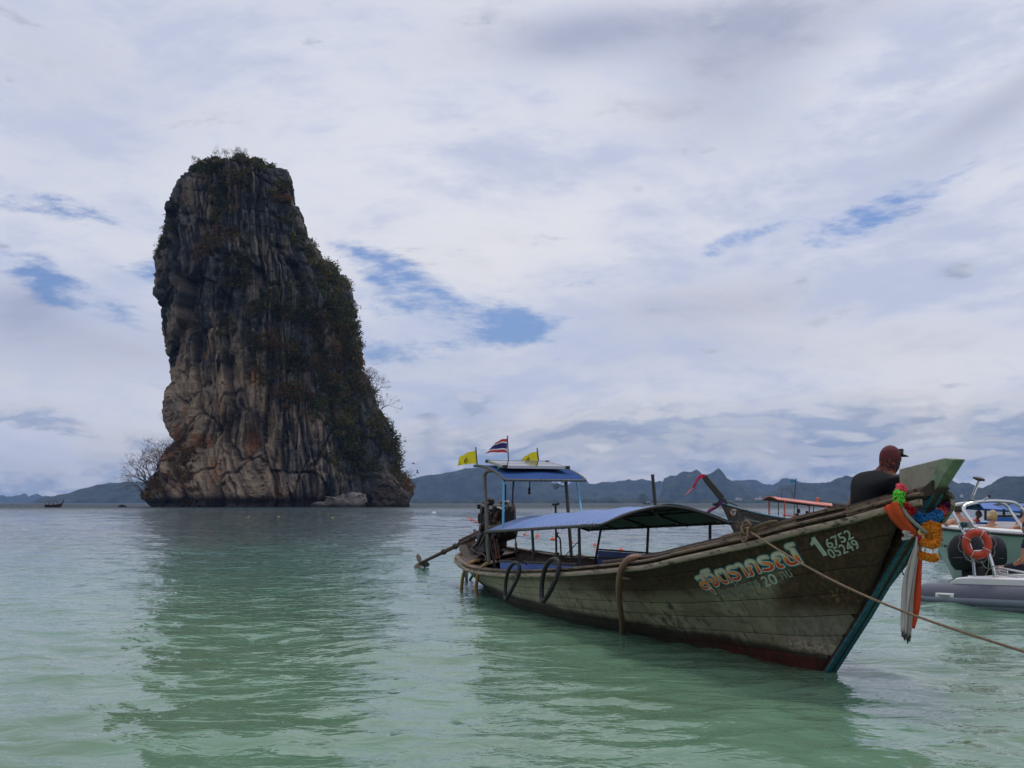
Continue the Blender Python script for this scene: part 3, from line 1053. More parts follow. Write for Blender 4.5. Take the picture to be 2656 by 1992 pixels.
def bare_tree(px, py, hgt, lean, label, seed, Y=None, spread=0.75, depth=6, group='leafless trees on the rock', tint=None):
    rs = random.Random(seed)
    Y = RY + 2 if Y is None else Y
    base = np.array(viewpt(px, py, Y))
    T = thing('bare_tree', label, 'tree', base, group=group)
    trunk, crown = MB(), MB()

    def grow(p, d, L, r, lev):
        n = 3
        pts = [p]
        for i in range(n):
            d = d + np.array([rs.gauss(0, .13), rs.gauss(0, .13), rs.gauss(0.04, .08)])
            d /= np.linalg.norm(d)
            pts.append(pts[-1] + d * L / n)
        (trunk if lev < 1 else crown).tube(pts, np.linspace(r, r * 0.62, n + 1), 5 if lev < 2 else 3, caps=False)
        if lev >= depth:
            return
        for i in range(2 if lev > 0 or rs.random() < .5 else 3):
            a = rs.uniform(0.28, spread + 0.25)
            ax = np.array([rs.gauss(0, 1), rs.gauss(0, 1), rs.gauss(0, .5)])
            ax -= d * (ax @ d)
            ax /= max(np.linalg.norm(ax), 1e-6)
            dd = d * math.cos(a) + ax * math.sin(a)
            grow(pts[-1] if i < 2 else pts[-2], dd, L * rs.uniform(0.66, 0.86), max(r * 0.6, 0.035), lev + 1)
    d0 = np.array([lean, -0.1, 1.0])
    L0 = hgt * 0.20
    for k in range(4):
        dk = d0 / np.linalg.norm(d0) + np.array([(k - 1.5) * .42 + rs.gauss(0, .1), rs.gauss(0, .3), 0])
        grow(base + np.array([k * 0.5 - .7, 0, -1.0]), dk / np.linalg.norm(dk), L0 * rs.uniform(.8, 1.15), 0.016 * hgt, 0)
    trunk.build('trunk', BARK, T)
    crown.build('crown', tint or BARK, T)


bare_tree(580, 416, 9.5, -0.05, 'leafless pale tree at the very top of the rock, left of the green summit bushes', 3)
bare_tree(616, 407, 8.5, 0.15, 'leafless tree behind the highest summit bushes of the rock', 8)
bare_tree(516, 434, 7.5, -0.1, 'small leafless tree on the top left shoulder of the rock', 5)
bare_tree(962, 1020, 15, 0.35, 'wispy leafless tree leaning out from the right flank of the rock', 11, spread=.7)
bare_tree(972, 1065, 13, 0.45, 'lower leafless tree on the right flank of the rock above the green shrubs', 12, spread=.7)
bare_tree(945, 990, 10, 0.3, 'topmost leafless tree on the lower right flank of the rock', 14)
REDT = pm('reddish_twigs', (0.13, 0.09, 0.07), 0.9)
bare_tree(404, 1262, 25, -0.55, 'leafless tree leaning out over the sea at the left foot of the rock', 21, spread=.8, depth=7)
bare_tree(432, 1244, 25, -0.30, 'tall leafless tree at the left foot of the rock, against the cliff', 22, spread=.8, tint=REDT, depth=7)
bare_tree(390, 1280, 18, -0.5, 'lowest leafless tree at the left foot of the rock near the water', 24, spread=.8, depth=7, tint=REDT)
bare_tree(452, 1225, 20, -0.2, 'leafless reddish bush highest on the left foot of the rock', 27, spread=.8, depth=7, tint=REDT)
bare_tree(1052, 1240, 6, 0.3, 'leafless bush on the small outcrop at the right foot of the rock', 31, spread=.7)
bare_tree(435, 596, 5, -0.5, 'small tree sticking out of the upper left edge of the rock', 33, depth=5)
bare_tree(412, 662, 5, -0.3, 'small tree sticking out of the left edge of the rock, below the other one', 34, depth=5)
bare_tree(868, 690, 5, 0.5, 'small tree sticking out of the upper right edge of the rock', 35, depth=5)


def boulder(name, label, px0, px1, pyb, pyt, Y, seed, colr, tilt=0.0, cat='boulder', depth=0.6, strata=0.0, peak=0.5):
    """rough stone block standing in the sea"""
    a = np.array(viewpt(px0, pyb, Y))
    b = np.array(viewpt(px1, pyb, Y))
    cx, wx = (a[0] + b[0]) / 2, (b[0] - a[0]) / 2
    h = viewpt(px0, pyt, Y)[2]
    n, m_ = 120, 60
    u, v = np.meshgrid(np.linspace(0, 2 * np.pi, n, endpoint=False), np.linspace(0, 1, m_), indexing='ij')
    r = np.cos(v * np.pi / 2) ** 0.62
    x = cx + wx * np.cos(u) * r + wx * 2 * (peak - 0.5) * v
    y = Y + wx * depth * np.sin(u) * r
    ramp_ = 0.45 + 0.55 * np.clip((x - cx + wx * .9) / (wx * 1.3 * (0.6 + peak)), 0, 1) if strata else 1.0 - .45 * np.clip(np.abs(x - cx - wx * (peak - .5)) / wx, 0, 1)
    z = -1.5 + (h + 1.5) * np.sin(v * np.pi / 2) * ramp_
    D = fbm(x / (wx * .5), y / (wx * .5), z / (wx * .5), 4, seed) * wx * 0.20
    e1, e2, ei = worley((x + y * .7) / (wx * .28) + D * .1, z / (wx * .34), seed)
    D += (ei - .5) * wx * .16 - np.exp(-((e2 - e1) / .08) ** 2) * wx * .07
    D += fbm(x / (wx * .09), y / (wx * .09), z / (wx * .16), 3, seed + 9) * wx * .05
    if strata:
        q = (x + z * 1.3) / (wx * 0.11)
        D += (np.abs((q + vn(x / wx * 3, y, z, 5)) % 1 - 0.5) * 2 - 0.5) * wx * 0.05 * strata
    x2, y2, z2 = x + np.cos(u) * D, y + np.sin(u) * D, z + D * 0.4
    V = np.stack([x2, y2, z2], -1).reshape(-1, 3)
    idx = np.arange(n * m_).reshape(n, m_)
    idx = np.concatenate([idx, idx[:1]], 0)
    Fc = np.stack([idx[:-1, :-1], idx[1:, :-1], idx[1:, 1:], idx[:-1, 1:]], -1).reshape(-1, 4)
    f = fbm(x / (wx * .2), y / (wx * .2), z / (wx * .2), 4, seed + 1)[..., None]
    col = np.array(colr) * (1 + 0.7 * f)
    tide = np.clip(1 - (z2 - 0.7) / 0.5, 0, 1)[..., None]
    col = col * (1 - tide * .8) + np.array([0.03, 0.028, 0.02]) * tide * .8
    base = np.array([cx, Y, 0])
    me = mkmesh(name, V - base, Fc, bpy.data.materials['limestone'], smooth=True, sharp=None, col=np.clip(col, 0.01, 0.8).reshape(-1, 3))
    o = bpy.data.objects.new(name, me)
    COL.objects.link(o)
    o.location = base
    props(o, label, cat)


boulder('boulder', 'pale grey slanting slab of rock at the waterline below the cliff', 798, 948, 1316, 1272, RY - 22, 5, (0.22, 0.20, 0.185), strata=1.4, depth=.45, peak=.62)
boulder('boulder', 'brown rocky outcrop at the right foot of the big rock', 958, 1066, 1316, 1232, RY - 10, 9, (0.075, 0.062, 0.052), depth=.7, peak=.55)
boulder('boulder', 'tiny dark wedge of rock awash left of the big rock', 297, 327, 1315, 1308, 372, 14, (0.07, 0.055, 0.045), depth=.5, peak=.75)

# ================================================================= the big longtail boat
# boat frame: x forward to the bow, y to port (far side), z up; origin at the stem on the waterline
BF = Frame((2.94, 9.61, 0), math.atan2(-0.945, 0.327))
_S = [-1.62, -1.4, -1, -.5, 0, 1, 2, 3, 4, 5, 6, 7, 8, 9, 10, 11, 11.6, 11.9, 12.02]
_W = [.07, .25, .5, .7, .83, .97, 1.03, 1.05, 1.05, 1.03, 1.0, .95, .88, .78, .66, .45, .27, .13, .03]
_ZN = ([-1.62, -1.31, -1.04, -.7, -.1, .75, 1.58, 2.76, 3.7, 4.86, 5.7, 6.7, 7.5, 8.5, 9.1, 10, 11, 12.02],
       [1.67, 1.578, 1.487, 1.41, 1.262, 1.11, .963, .84, .75, .656, .594, .535, .50, .465, .46, .49, .52, .54])
_WL = ([0, .6, 1.2, 1.9, 3, 4, 5.3, 7, 8.3, 9.5, 10.3, 11], [.045, .06, .12, .3, .5, .68, .78, .72, .53, .25, .08, .05])


def zstem(s):
    return float(np.interp(-s, [-.3, 0, .56, 1.17, 1.5, 1.7], [-.35, 0, .588, 1.274, 1.66, 1.9]))


def zsheer(s, side):
    z = float(np.interp(s, *_ZN))
    if side < 0:      # port (far) gunwale rides higher: the boat lists to starboard
        z += float(np.interp(s, [0, 3, 6, 9, 11, 11.8, 12.02], [0, .06, .15, .18, .20, .12, 0]))
    return z


def zbot(s):
    if s < 0.35:
        return zstem(s)
    return float(np.interp(s, [0.35, 9.2, 10.3, 11.4, 12.02], [-.35, -.35, -.02, .30, .46]))


def hw(s, z, side=1):
    """half width of the hull at station s and height z"""
    zs, wg, zb = zsheer(s, side), float(np.interp(s, _S, _W)), zbot(s)
    wb = .045
    if s > 9.2:
        p2 = math.log(math.hypot(max(float(np.interp(s, *_WL)) - wb, 0), .02) / max(wg - wb, .03)) / math.log(.35 / (zs + .35))
        p = float(np.interp(s, [9.2, 12], [1.0, 0.7]))
        p = p + (p2 - p) * float(np.clip((10.3 - s) / 1.1, 0, 1))
        t = min(max((z - zb) / max(zs - zb, .01), 0), 1)
        return wb + max(wg - wb, 0.0) * t ** max(p, .2)
    t = min(max((z + .35) / (zs + .35), 0), 1)
    p2 = math.log(math.hypot(max(float(np.interp(max(s, .5), *_WL)) - wb, 0), .03) / (wg - wb)) / math.log(.35 / (zs + .35)) if wg > .3 else 1.5
    k = min(max((s - .6) / 1.8, 0), 1)
    k = k * k * (3 - 2 * k)
    p = float(np.interp(s, [-1.6, -.6, .6, 2.4], [1.0, 1.30, 1.62, 1.7])) * (1 - k) + p2 * k
    F_ = wb + max(wg - wb, 0.0) * t ** p
    if s < 1.2:
        # distance aft of the raked stem at this height closes the planks onto it
        d = s + float(np.interp(z, [-.35, 0, .588, 1.274, 1.66, 1.9], [-.3, 0, .56, 1.17, 1.5, 1.7]))
        g_ = min(max(d / .95, 0), 1)
        g_ = (1 - (1 - g_) ** 2) ** .75
        F_ = wb + (F_ - wb) * (g_ + (1 - g_) * t ** 5)
    return F_


def hp(s, z, side=1, off=0.0):
    """point on the hull: side +1 starboard (near), -1 port"""
    w = hw(s, z, side) + off
    return (-s, -side * w, z)


# ---- materials of the boat
def hull_paint():
    m, N, p, out = newmat('old_hull_paint')
    co = N.new('ShaderNodeTexCoord').outputs['Object']
    x, y, z = N.xyz(co)
    s = N.m('MULTIPLY', x, -1.0)
    streak = N.noise(N.vm('MULTIPLY', co, (9.0, 9.0, 1.3)), 1.0, 6, 0.65)
    streak2 = N.noise(N.vm('MULTIPLY', co, (26.0, 26.0, 2.2)), 1.0, 5, 0.7)
    blot = N.noise(co, 2.2, 7, 0.62)
    long_ = N.noise(N.vm('MULTIPLY', co, (1.2, 1.2, 7.0)), 1.0, 6, 0.6)
    base = N.mix(N.sm(blot, 0.35, 0.65), (0.200, 0.172, 0.110), (0.320, 0.282, 0.185))
    sternw = N.sm(s, 2.5, 6.5)
    base = N.mix(N.m('MULTIPLY', sternw, 0.65), base, (0.36, 0.34, 0.235))
    # black weather streaks running down
    dk = N.m('MULTIPLY', N.sm(N.m('ADD', N.m('MULTIPLY', streak, 0.6), N.m('MULTIPLY', streak2, 0.4)), 0.47, 0.62), N.sm(blot, 0.36, 0.60))
    base = N.mix(N.m('MULTIPLY', dk, N.sm(s, 8.0, 1.5, 0.35, 0.9)), base, (0.030, 0.032, 0.028))
    base = N.mix(N.m('MULTIPLY', N.sm(long_, 0.56, 0.72), 0.5), base, (0.06, 0.05, 0.035))
    # bare oiled wood under the rail and at the bow
    sheer = N.new('ShaderNodeFloatCurve')
    sheer.inputs['Factor'].default_value = 1.0
    hs = N.m('ADD', N.m('MULTIPLY', N.m('MAXIMUM', N.m('SUBTRACT', 3.2, s), 0.0), N.m('MULTIPLY', N.m('MAXIMUM', N.m('SUBTRACT', 3.2, s), 0.0), 0.042)), 0.47)
    edge = N.m('ADD', N.m('SUBTRACT', z, hs), N.m('MULTIPLY', N.m('SUBTRACT', blot, 0.5), 0.34))
    under = N.sm(edge, -0.06, 0.14)
    under = N.m('MULTIPLY', under, N.sm(s, 5.5, 2.5, 0.25, 1.0))
    # planks' end zone at the stem
    stemx = N.m('ADD', s, N.m('MULTIPLY', z, 0.92))     # 0 on the stem line, grows aft
    bowd = N.m('ADD', stemx, N.m('MULTIPLY', N.m('SUBTRACT', streak, 0.5), 0.5))
    bowz = N.m('MULTIPLY', N.sm(bowd, 0.85, 0.55), N.sm(z, 0.45, 0.72))
    wood = N.mix(N.sm(streak2, 0.42, 0.66), (0.034, 0.016, 0.009), (0.095, 0.045, 0.024))
    base = N.mix(N.m('MAXIMUM', N.m('MULTIPLY', under, 0.93), N.m('MULTIPLY', bowz, 0.90)), base, wood)
    # rubbed pale patch low on the bow
    sc_ = N.noise(N.vm('MULTIPLY', N.vm('ADD', co, (0, 0, 0)), (14.0, 14.0, 4.0)), 1.0, 6, 0.7)
    pale = N.m('MULTIPLY', N.sm(bowd, 0.62, 0.42), N.m('MULTIPLY', N.sm(N.m('ADD', z, N.m('MULTIPLY', N.m('SUBTRACT', blot, .5), .5)), 0.66, 0.46), N.sm(z, 0.15, 0.2)))
    base = N.mix(N.m('MULTIPLY', pale, 0.9), base, N.mix(N.sm(sc_, 0.4, 0.6), (0.26, 0.225, 0.185), (0.17, 0.135, 0.11)))
    scr = N.m('MULTIPLY', N.m('MULTIPLY', N.sm(sc_, 0.58, 0.66), N.sm(bowd, 0.7, 0.3)), N.sm(z, 1.1, 0.8))
    base = N.mix(N.m('MULTIPLY', scr, 0.7), base, (0.24, 0.16, 0.09))
    # pale barnacled crust and red antifouling at the bottom of the bow, wet black line aft
    zl = N.m('ADD', z, N.m('MULTIPLY', N.m('SUBTRACT', blot, 0.5), 0.10))
    crust = N.m('MULTIPLY', N.m('MULTIPLY', N.sm(zl, 0.17, 0.19), N.sm(zl, 0.36, 0.28)), N.m('MULTIPLY', N.sm(N.noise(co, 26, 4, 0.7), 0.45, 0.55), N.sm(stemx, 0.62, 0.45)))
    base = N.mix(crust, base, (0.42, 0.33, 0.23))
    blk = N.m('MULTIPLY', N.sm(zl, 0.25, 0.17), N.sm(s, -1.0, 0.0))
    base = N.mix(N.m('MULTIPLY', blk, 0.9), base, (0.020, 0.016, 0.012))
    red = N.m('MULTIPLY', N.sm(zl, 0.17, 0.14), N.sm(s, 2.6, 1.0))
    base = N.mix(red, base, N.mix(N.sm(streak, 0.4, 0.62), (0.075, 0.018, 0.012), (0.035, 0.012, 0.008)))
    wet = N.m('MULTIPLY', N.sm(zl, 0.10, 0.05), N.sm(s, 1.5, 3.0))
    base = N.mix(wet, base, (0.030, 0.034, 0.024))
    N.put(p.inputs['Base Color'], base)
    N.put(p.inputs['Roughness'], N.m('ADD', 0.62, N.m('MULTIPLY', streak, 0.2)))
    p.inputs['Specular IOR Level'].default_value = 0.25
    h = N.m('ADD', N.m('MULTIPLY', streak2, 0.6), N.noise(co, 40, 4, 0.6))
    N.put(p.inputs['Normal'], N.bump(h, 0.55, 0.012))
    return m


HULL = hull_paint()
OLDWOOD = pm('weathered_rail_wood', (0.17, 0.115, 0.075), 0.75, var=0.4, scale=3.0, bump=0.5, bscale=30, col2=(0.045, 0.028, 0.018), thr=(0.5, 0.62), stretch=(1.0, 6, 6))
PALERAIL = pm('rubbed_rail_wood', (0.30, 0.235, 0.165), 0.75, var=0.4, scale=2.5, bump=0.5, bscale=30, col2=(0.05, 0.033, 0.022), thr=(0.52, 0.64), stretch=(1.2, 6, 6))
DARKWOOD = pm('dark_oiled_wood', (0.050, 0.026, 0.015), 0.6, var=0.5, scale=3.0, bump=0.5, bscale=25, col2=(0.13, 0.075, 0.045), thr=(0.56, 0.7), stretch=(1.0, 7, 7))
INNER = pm('dark_inner_wood', (0.035, 0.022, 0.015), 0.8, var=0.4, scale=4, bump=0.3)
DECKW = pm('deck_boards', (0.16, 0.11, 0.075), 0.75, var=0.35, scale=4, bump=0.4, stretch=(1, 5, 5))
TEAL = pm('teal_metal_strip', (0.010, 0.100, 0.135), 0.5, var=0.3, scale=5, bump=0.2, col2=(0.02, 0.04, 0.045), thr=(0.6, 0.75))
BLACKP = pm('black_painted_steel', (0.012, 0.012, 0.013), 0.55, var=0.4, scale=9, bump=0.3, col2=(0.045, 0.025, 0.015), thr=(0.6, 0.75))
GREYPIPE = pm('dull_steel_pipe', (0.085, 0.080, 0.072), 0.5, metal=0.3, var=0.4, scale=8, bump=0.3, col2=(0.10, 0.045, 0.02), thr=(0.6, 0.74))
RUSTY = pm('rusty_iron', (0.13, 0.042, 0.018), 0.85, var=0.6, scale=9, bump=0.6, col2=(0.02, 0.014, 0.012), thr=(0.45, 0.62))
GREASY = pm('greasy_black_iron', (0.010, 0.009, 0.008), 0.5, metal=0.2, var=0.6, scale=12, bump=0.6, col2=(0.05, 0.028, 0.016), thr=(0.56, 0.72))
LBLUE = pm('light_blue_pipe', (0.09, 0.33, 0.52), 0.5, var=0.2, scale=6, bump=0.15)
ROPE = pm('tan_rope', (0.19, 0.125, 0.075), 0.9, var=0.35, scale=30, bump=0.7, bscale=120)
BROPE = pm('black_rope', (0.012, 0.012, 0.012), 0.9, var=0.4, scale=30, bump=0.6, bscale=120)
WROPE = pm('grey_cord', (0.20, 0.19, 0.17), 0.9, var=0.4, scale=30, bump=0.5, bscale=120)
RUBBER = pm('black_rubber', (0.010, 0.010, 0.011), 0.6, var=0.4, scale=8, bump=0.4, bscale=60)
NAIL = pm('nail_head', (0.012, 0.012, 0.012), 0.5, bump=0)

BOAT = thing('longtail_boat', 'large weathered wooden longtail boat with Thai name in orange letters and blue canopies', 'boat', (0, 0, 0), BF)

# stations
SL = np.concatenate([np.linspace(-1.60, 1.4, 84), np.linspace(1.5, 9.0, 52), np.linspace(9.15, 12.02, 26)])


def rowz(s, side, a):
    """height of the plank seam a (0 sheer .. 1 bottom) at station s"""
    zs = zsheer(s, side)
    z = zs + (-0.34 - zs) * a
    return max(z, zbot(s))


NST = 9
for side in (1, -1):
    breaks = {1: [(3.1, 7.2), (1.7, 5.6), (4.2, 8.4), (0.6, 3.4, 7.0), (2.3, 6.2), (0.9, 4.6, 8.0), (1.9, 5.4), (3.0, 6.8), (4.0,)],
              -1: [()] * NST}[side]
    for k in range(NST):
        a0, a1 = k / NST, (k + 1) / NST
        lo = -1.6
        # station where the plank runs out against the stem
        segs = [lo] + list(breaks[k]) + [12.02]
        for i in range(len(segs) - 1):
            s0, s1 = segs[i] + 0.004, segs[i + 1] - 0.004
            st = [s0] + [q for q in SL if s0 + .02 < q < s1 - .02] + [s1]
            rows = []
            for s in st:
                zt, zb_ = rowz(s, side, a0), rowz(s, side, a1)
                if zt - zb_ < 0.004:
                    continue
                g = 0.0025
                g1 = .012 if zt - zb_ > .05 else .001
                zz_ = [zt - g * min(1, (zt - zb_) * 20)] + [zt - g1 - (zt - zb_ - 2 * g1) * q for q in (0, .2, .4, .6, .8, 1)] + [zb_ + g * min(1, (zt - zb_) * 20)]
                of = [0.0125] + [0.0145] * 6 + [0.0125]
                rows.append([hp(s, z, side, o) for z, o in zip(zz_, of)])
            if len(rows) < 2:
                continue
            P = np.array(rows)
            mb = MB()
            mb.grid(P if side < 0 else P[:, ::-1], thick=-0.02 if False else None)
            # returns along the seams so each plank has real edges
            n_ = len(rows)
            for e, c_ in ((0, 0), (7, 0)):
                q = P[:, e]
                ins = q + np.array([0, side * 0.022, 0])
                g2 = np.stack([q, ins], 1)
                mb.grid(g2 if (e == 0) == (side < 0) else g2[:, ::-1])
            mb.build('plank', HULL, BOAT, sharp=50)

# shell behind the planks: dark in the seams, bare wood inside
for side in (1, -1):
    P = []
    for s in SL:
        zs, zb_ = zsheer(s, side), zbot(s)
        P.append([hp(s, zs + (zb_ - zs) * t, side, -0.004) for t in np.linspace(0, 1, 12)])
    P = np.array(P)
    mb = MB()
    mb.grid(P, thick=0.03, nrm=(0, side * 1.0, 0))
    mb.build('hull_side', INNER, BOAT)
mb = MB()
P = []
for s in np.linspace(0.5, 11.6, 50):
    w = max(min(hw(s, zbot(s) + .42, 1), hw(s, zbot(s) + .42, -1)) - .04, .02)
    z = max(zbot(s) + .40, .05)
    P.append([(-s, -w, z), (-s, w, z)])
mb.grid(np.array(P), thick=0.02, nrm=(0, 0, -1))
mb.build('floor', INNER, BOAT)


def rail(name, side, off, dz, hgt, wid, mat, s0=-1.55, s1=12.0, n=90, inner=False):
    mb = MB()
    V, Fc = [], []
    ss = np.linspace(s0, s1, n)
    for s in ss:
        zs = zsheer(s, side) + dz
        w = float(np.interp(s, _S, _W)) + off
        w = max(w, 0.02)
        jig = 0.003 * math.sin(s * 9)
        for (a, b) in ((0, 0), (wid * .85, .004), (wid, hgt * .3), (wid, hgt * .75), (wid * .8, hgt), (0, hgt)):
            V.append((-s, -side * (w + a + jig), zs + b))
    k = 6
    for i in range(n - 1):
        for j in range(k):
            j2 = (j + 1) % k
            f = (i * k + j, i * k + j2, (i + 1) * k + j2, (i + 1) * k + j)
            Fc.append(f if side > 0 else f[::-1])
    Fc.append(tuple(range(k - 1, -1, -1)))
    Fc.append(tuple((n - 1) * k + j for j in range(k)))
    mb.add(V, Fc)
    return mb.build(name, mat, BOAT, sharp=40)


for side in (1, -1):
    rail('rubbing_strake', side, 0.016, -0.075, 0.055, 0.05, PALERAIL)
    rail('gunwale', side, -0.05, 0.005, 0.035, 0.09, OLDWOOD)
    rail('inner_rail', side, -0.13, 0.045, 0.045, 0.055, DARKWOOD, s0=-1.3, s1=2.9)
    rail('inner_rail', side, -0.12, 0.012, 0.028, 0.05, DARKWOOD, s0=2.9, s1=11.7)
    # upper wash board near the bow
    V = []
    ss = np.linspace(-1.25, 2.6, 30)
    mb = MB()
    P = np.array([[(-s, -side * (float(np.interp(s, _S, _W)) - .10), zsheer(s, side) + .03),
                   (-s, -side * (float(np.interp(s, _S, _W)) - .12), zsheer(s, side) + .03 + .085 * min(1, (2.6 - s) / .8))] for s in ss])
    mb.grid(P, thick=0.03, nrm=(0, side, 0))
    mb.build('wash_board', DARKWOOD, BOAT)
# block of wood strips lying on the starboard rail under the seated man
mb = MB()
for (s0, s1, o, dz) in ((-.55, 1.2, -.02, .045), (-.95, .4, -.05, .085)):
    P = np.array([[(-s, -(float(np.interp(s, _S, _W)) + o), zsheer(s, 1) + dz), (-s, -(float(np.interp(s, _S, _W)) + o - .10), zsheer(s, 1) + dz)] for s in np.linspace(s0, s1, 14)])
    mb.grid(P, thick=0.028, nrm=(0, 0, 1))
mb.build('rail_batten', OLDWOOD, BOAT)

# bow deck boards, each its own piece
for k in range(7):
    s0 = -1.35 + k * 0.30
    mb = MB()
    P = []
    for s in (s0, s0 + .285):
        w = float(np.interp(s, _S, _W)) - .13
        z = zsheer(s, 1) - .06
        P.append([(-s, -w, z), (-s, 0, z + .012), (-s, w, z)])
    mb.grid(np.array(P), thick=0.03, nrm=(0, 0, -1))
    mb.build('deck_board', DECKW, BOAT, smooth=False)
# thwarts
for s in (2.3, 3.6, 4.9, 6.2, 7.5, 8.8, 10.3):
    w = float(np.interp(s, _S, _W)) - .06
    z = (zsheer(s, 1) + zsheer(s, -1)) / 2 - .12
    tl = (zsheer(s, -1) - zsheer(s, 1)) / 2
    mb = MB()
    P = np.array([[(-s - .13, -w, z - tl), (-s + .13, -w, z - tl)], [(-s - .13, w, z + tl), (-s + .13, w, z + tl)]])
    mb.grid(P, thick=.03, nrm=(0, 0, -1))
    mb.build('thwart', DECKW, BOAT, smooth=False)
# stern deck
mb = MB()
P = []
for s in np.linspace(10.2, 11.85, 14):
    w = float(np.interp(s, _S, _W)) - .05
    P.append([(-s, -max(w, .02), zsheer(s, 1) - .02), (-s, max(w, .02), zsheer(s, -1) - .02)])
mb.grid(np.array(P), thick=.03, nrm=(0, 0, -1))
mb.build('stern_deck', DARKWOOD, BOAT)

# stem: a heavy board that runs down the bow, proud of the planks
mb = MB()
stem = [(-.15, -.20), (0, 0), (.56, .588), (1.17, 1.274), (1.5, 1.66), (1.60, 1.72)]
V = []
HW_ = .052
for (x, z) in stem:
    for (dx, dy) in ((-.10, -HW_), (.055, -HW_), (.055, HW_), (-.10, HW_)):
        V.append((x + dx, dy, z))
Fc = []
for i in range(len(stem) - 1):
    for j in range(4):
        Fc.append((i * 4 + j, i * 4 + (j + 1) % 4, i * 4 + 4 + (j + 1) % 4, i * 4 + 4 + j))
Fc += [(3, 2, 1, 0), tuple((len(stem) - 1) * 4 + j for j in range(4))]
mb.add(V, Fc)
STEM = mb.build('stem_post', DARKWOOD, BOAT, smooth=False)
for y0 in (-.056, .024):
    mb = MB()
    V = []
    for (x, z) in stem[:-1] + [(1.53, 1.69)]:
        sl = 0.0 if z > .9 else .0
        wd = .030 if z > .80 else .030 + min((.80 - z) * .08, .016)
        ya, yb = (y0, y0 + wd) if y0 < 0 else (y0 + .034 - wd, y0 + .033)
        for (dx, dy) in ((.035, ya - .004 * (y0 < 0)), (.064, ya - .004 * (y0 < 0)), (.064, yb + .004 * (y0 > 0)), (.035, yb + .004 * (y0 > 0))):
            V.append((x + dx, dy, z))
    Fc = []
    for i in range(len(stem) - 1):
        for j in range(4):
            Fc.append((i * 4 + j, i * 4 + (j + 1) % 4, i * 4 + 4 + (j + 1) % 4, i * 4 + 4 + j))
    Fc += [(3, 2, 1, 0), tuple((len(stem) - 1) * 4 + j for j in range(4))]
    mb.add(V, Fc)
    st_ = mb.build('metal_strip', TEAL, BOAT, smooth=False)
    mb = MB()
    for i in range(22):
        x = 0.05 + i * 0.068
        z = float(np.interp(x, [q[0] for q in stem], [q[1] for q in stem]))
        mb.ball((x + .064, y0 + .017, z), .0075, 6)
        mb.ball((x + .05 - .004, y0 - .004 if y0 < 0 else y0 + .038, z), .0075, 6)
    mb.build('nail', NAIL, BOAT, parent=st_, kind='stuff')

# the upright head board of the prow, grey green
HEADM, N, p, out = newmat('prow_head_paint')
co = N.new('ShaderNodeTexCoord').outputs['Object']
hx, hy, hz = N.xyz(co)
f = N.noise(co, 9, 7, 0.65)
edge = N.sm(N.m('SUBTRACT', hx, N.m('MULTIPLY', N.m('SUBTRACT', hz, 1.68), 0.80)), 1.45, 1.47)   # pale green nosing
c = N.mix(N.sm(f, 0.4, 0.65), (0.27, 0.245, 0.185), (0.19, 0.165, 0.125))
c = N.mix(edge, c, N.mix(N.sm(f, 0.4, 0.6), (0.20, 0.26, 0.155), (0.13, 0.17, 0.105)))
c = N.mix(N.sm(N.noise(co, 26, 5, 0.7), 0.62, 0.68), c, (0.045, 0.02, 0.012))
c = N.mix(N.m('MULTIPLY', N.sm(N.m('ADD', hz, N.m('MULTIPLY', f, 0.14)), 1.78, 1.70), N.sm(hx, 1.62, 1.45)), c, (0.055, 0.040, 0.028))
N.put(p.inputs['Base Color'], c)
p.inputs['Roughness'].default_value = 0.65
N.put(p.inputs['Normal'], N.bump(f, 0.4, 0.01))
mb = MB()
q = [(1.185, 1.60), (1.46, 1.62), (1.60, 1.70), (1.83, 1.94), (1.72, 1.955), (1.195, 1.882)]
V = [(x, -.058, z) for (x, z) in q] + [(x, .058, z) for (x, z) in q]
k = len(q)
mb.add(V, [tuple(range(k)), tuple(range(2 * k - 1, k - 1, -1))] + [(i, i + k, (i + 1) % k + k, (i + 1) % k) for i in range(k)])
hb = mb.build('prow_head', HEADM, BOAT, smooth=False)
bm = bmesh.new()
bm.from_mesh(hb.data)
bmesh.ops.bevel(bm, geom=bm.edges[:], offset=.006, segments=1, affect='EDGES')
bm.to_mesh(hb.data)
bm.free()
# breast timbers that close the bow under the head board
for side in (1, -1):
    mb = MB()
    P = np.array([[(1.05, -side * .50, 1.49), (1.05, -side * .50, 1.56)], [(1.35, -side * .27, 1.58), (1.35, -side * .27, 1.66)], [(1.56, -side * .07, 1.665), (1.56, -side * .07, 1.745)]])
    mb.grid(P, thick=.07, nrm=(0, side, 0))
    mb.build('breast_hook', OLDWOOD, BOAT, smooth=False)
# rusty fairlead hook beyond the stem
mb = MB()
mb.tube(spline([BF.ray(2420, 1298, .12), BF.ray(2440, 1300, .20), BF.ray(2455, 1297, .24), BF.ray(2461, 1287, .25), BF.ray(2457, 1277, .25)], 5), [.07, .07, .07, .07, .068, .066, .064, .062, .06, .06, .058, .056, .054, .052, .048, .044, .04, .034, .028, .02, .012], 10)
mb.build('anchor_fairlead', DARKWOOD, BOAT)

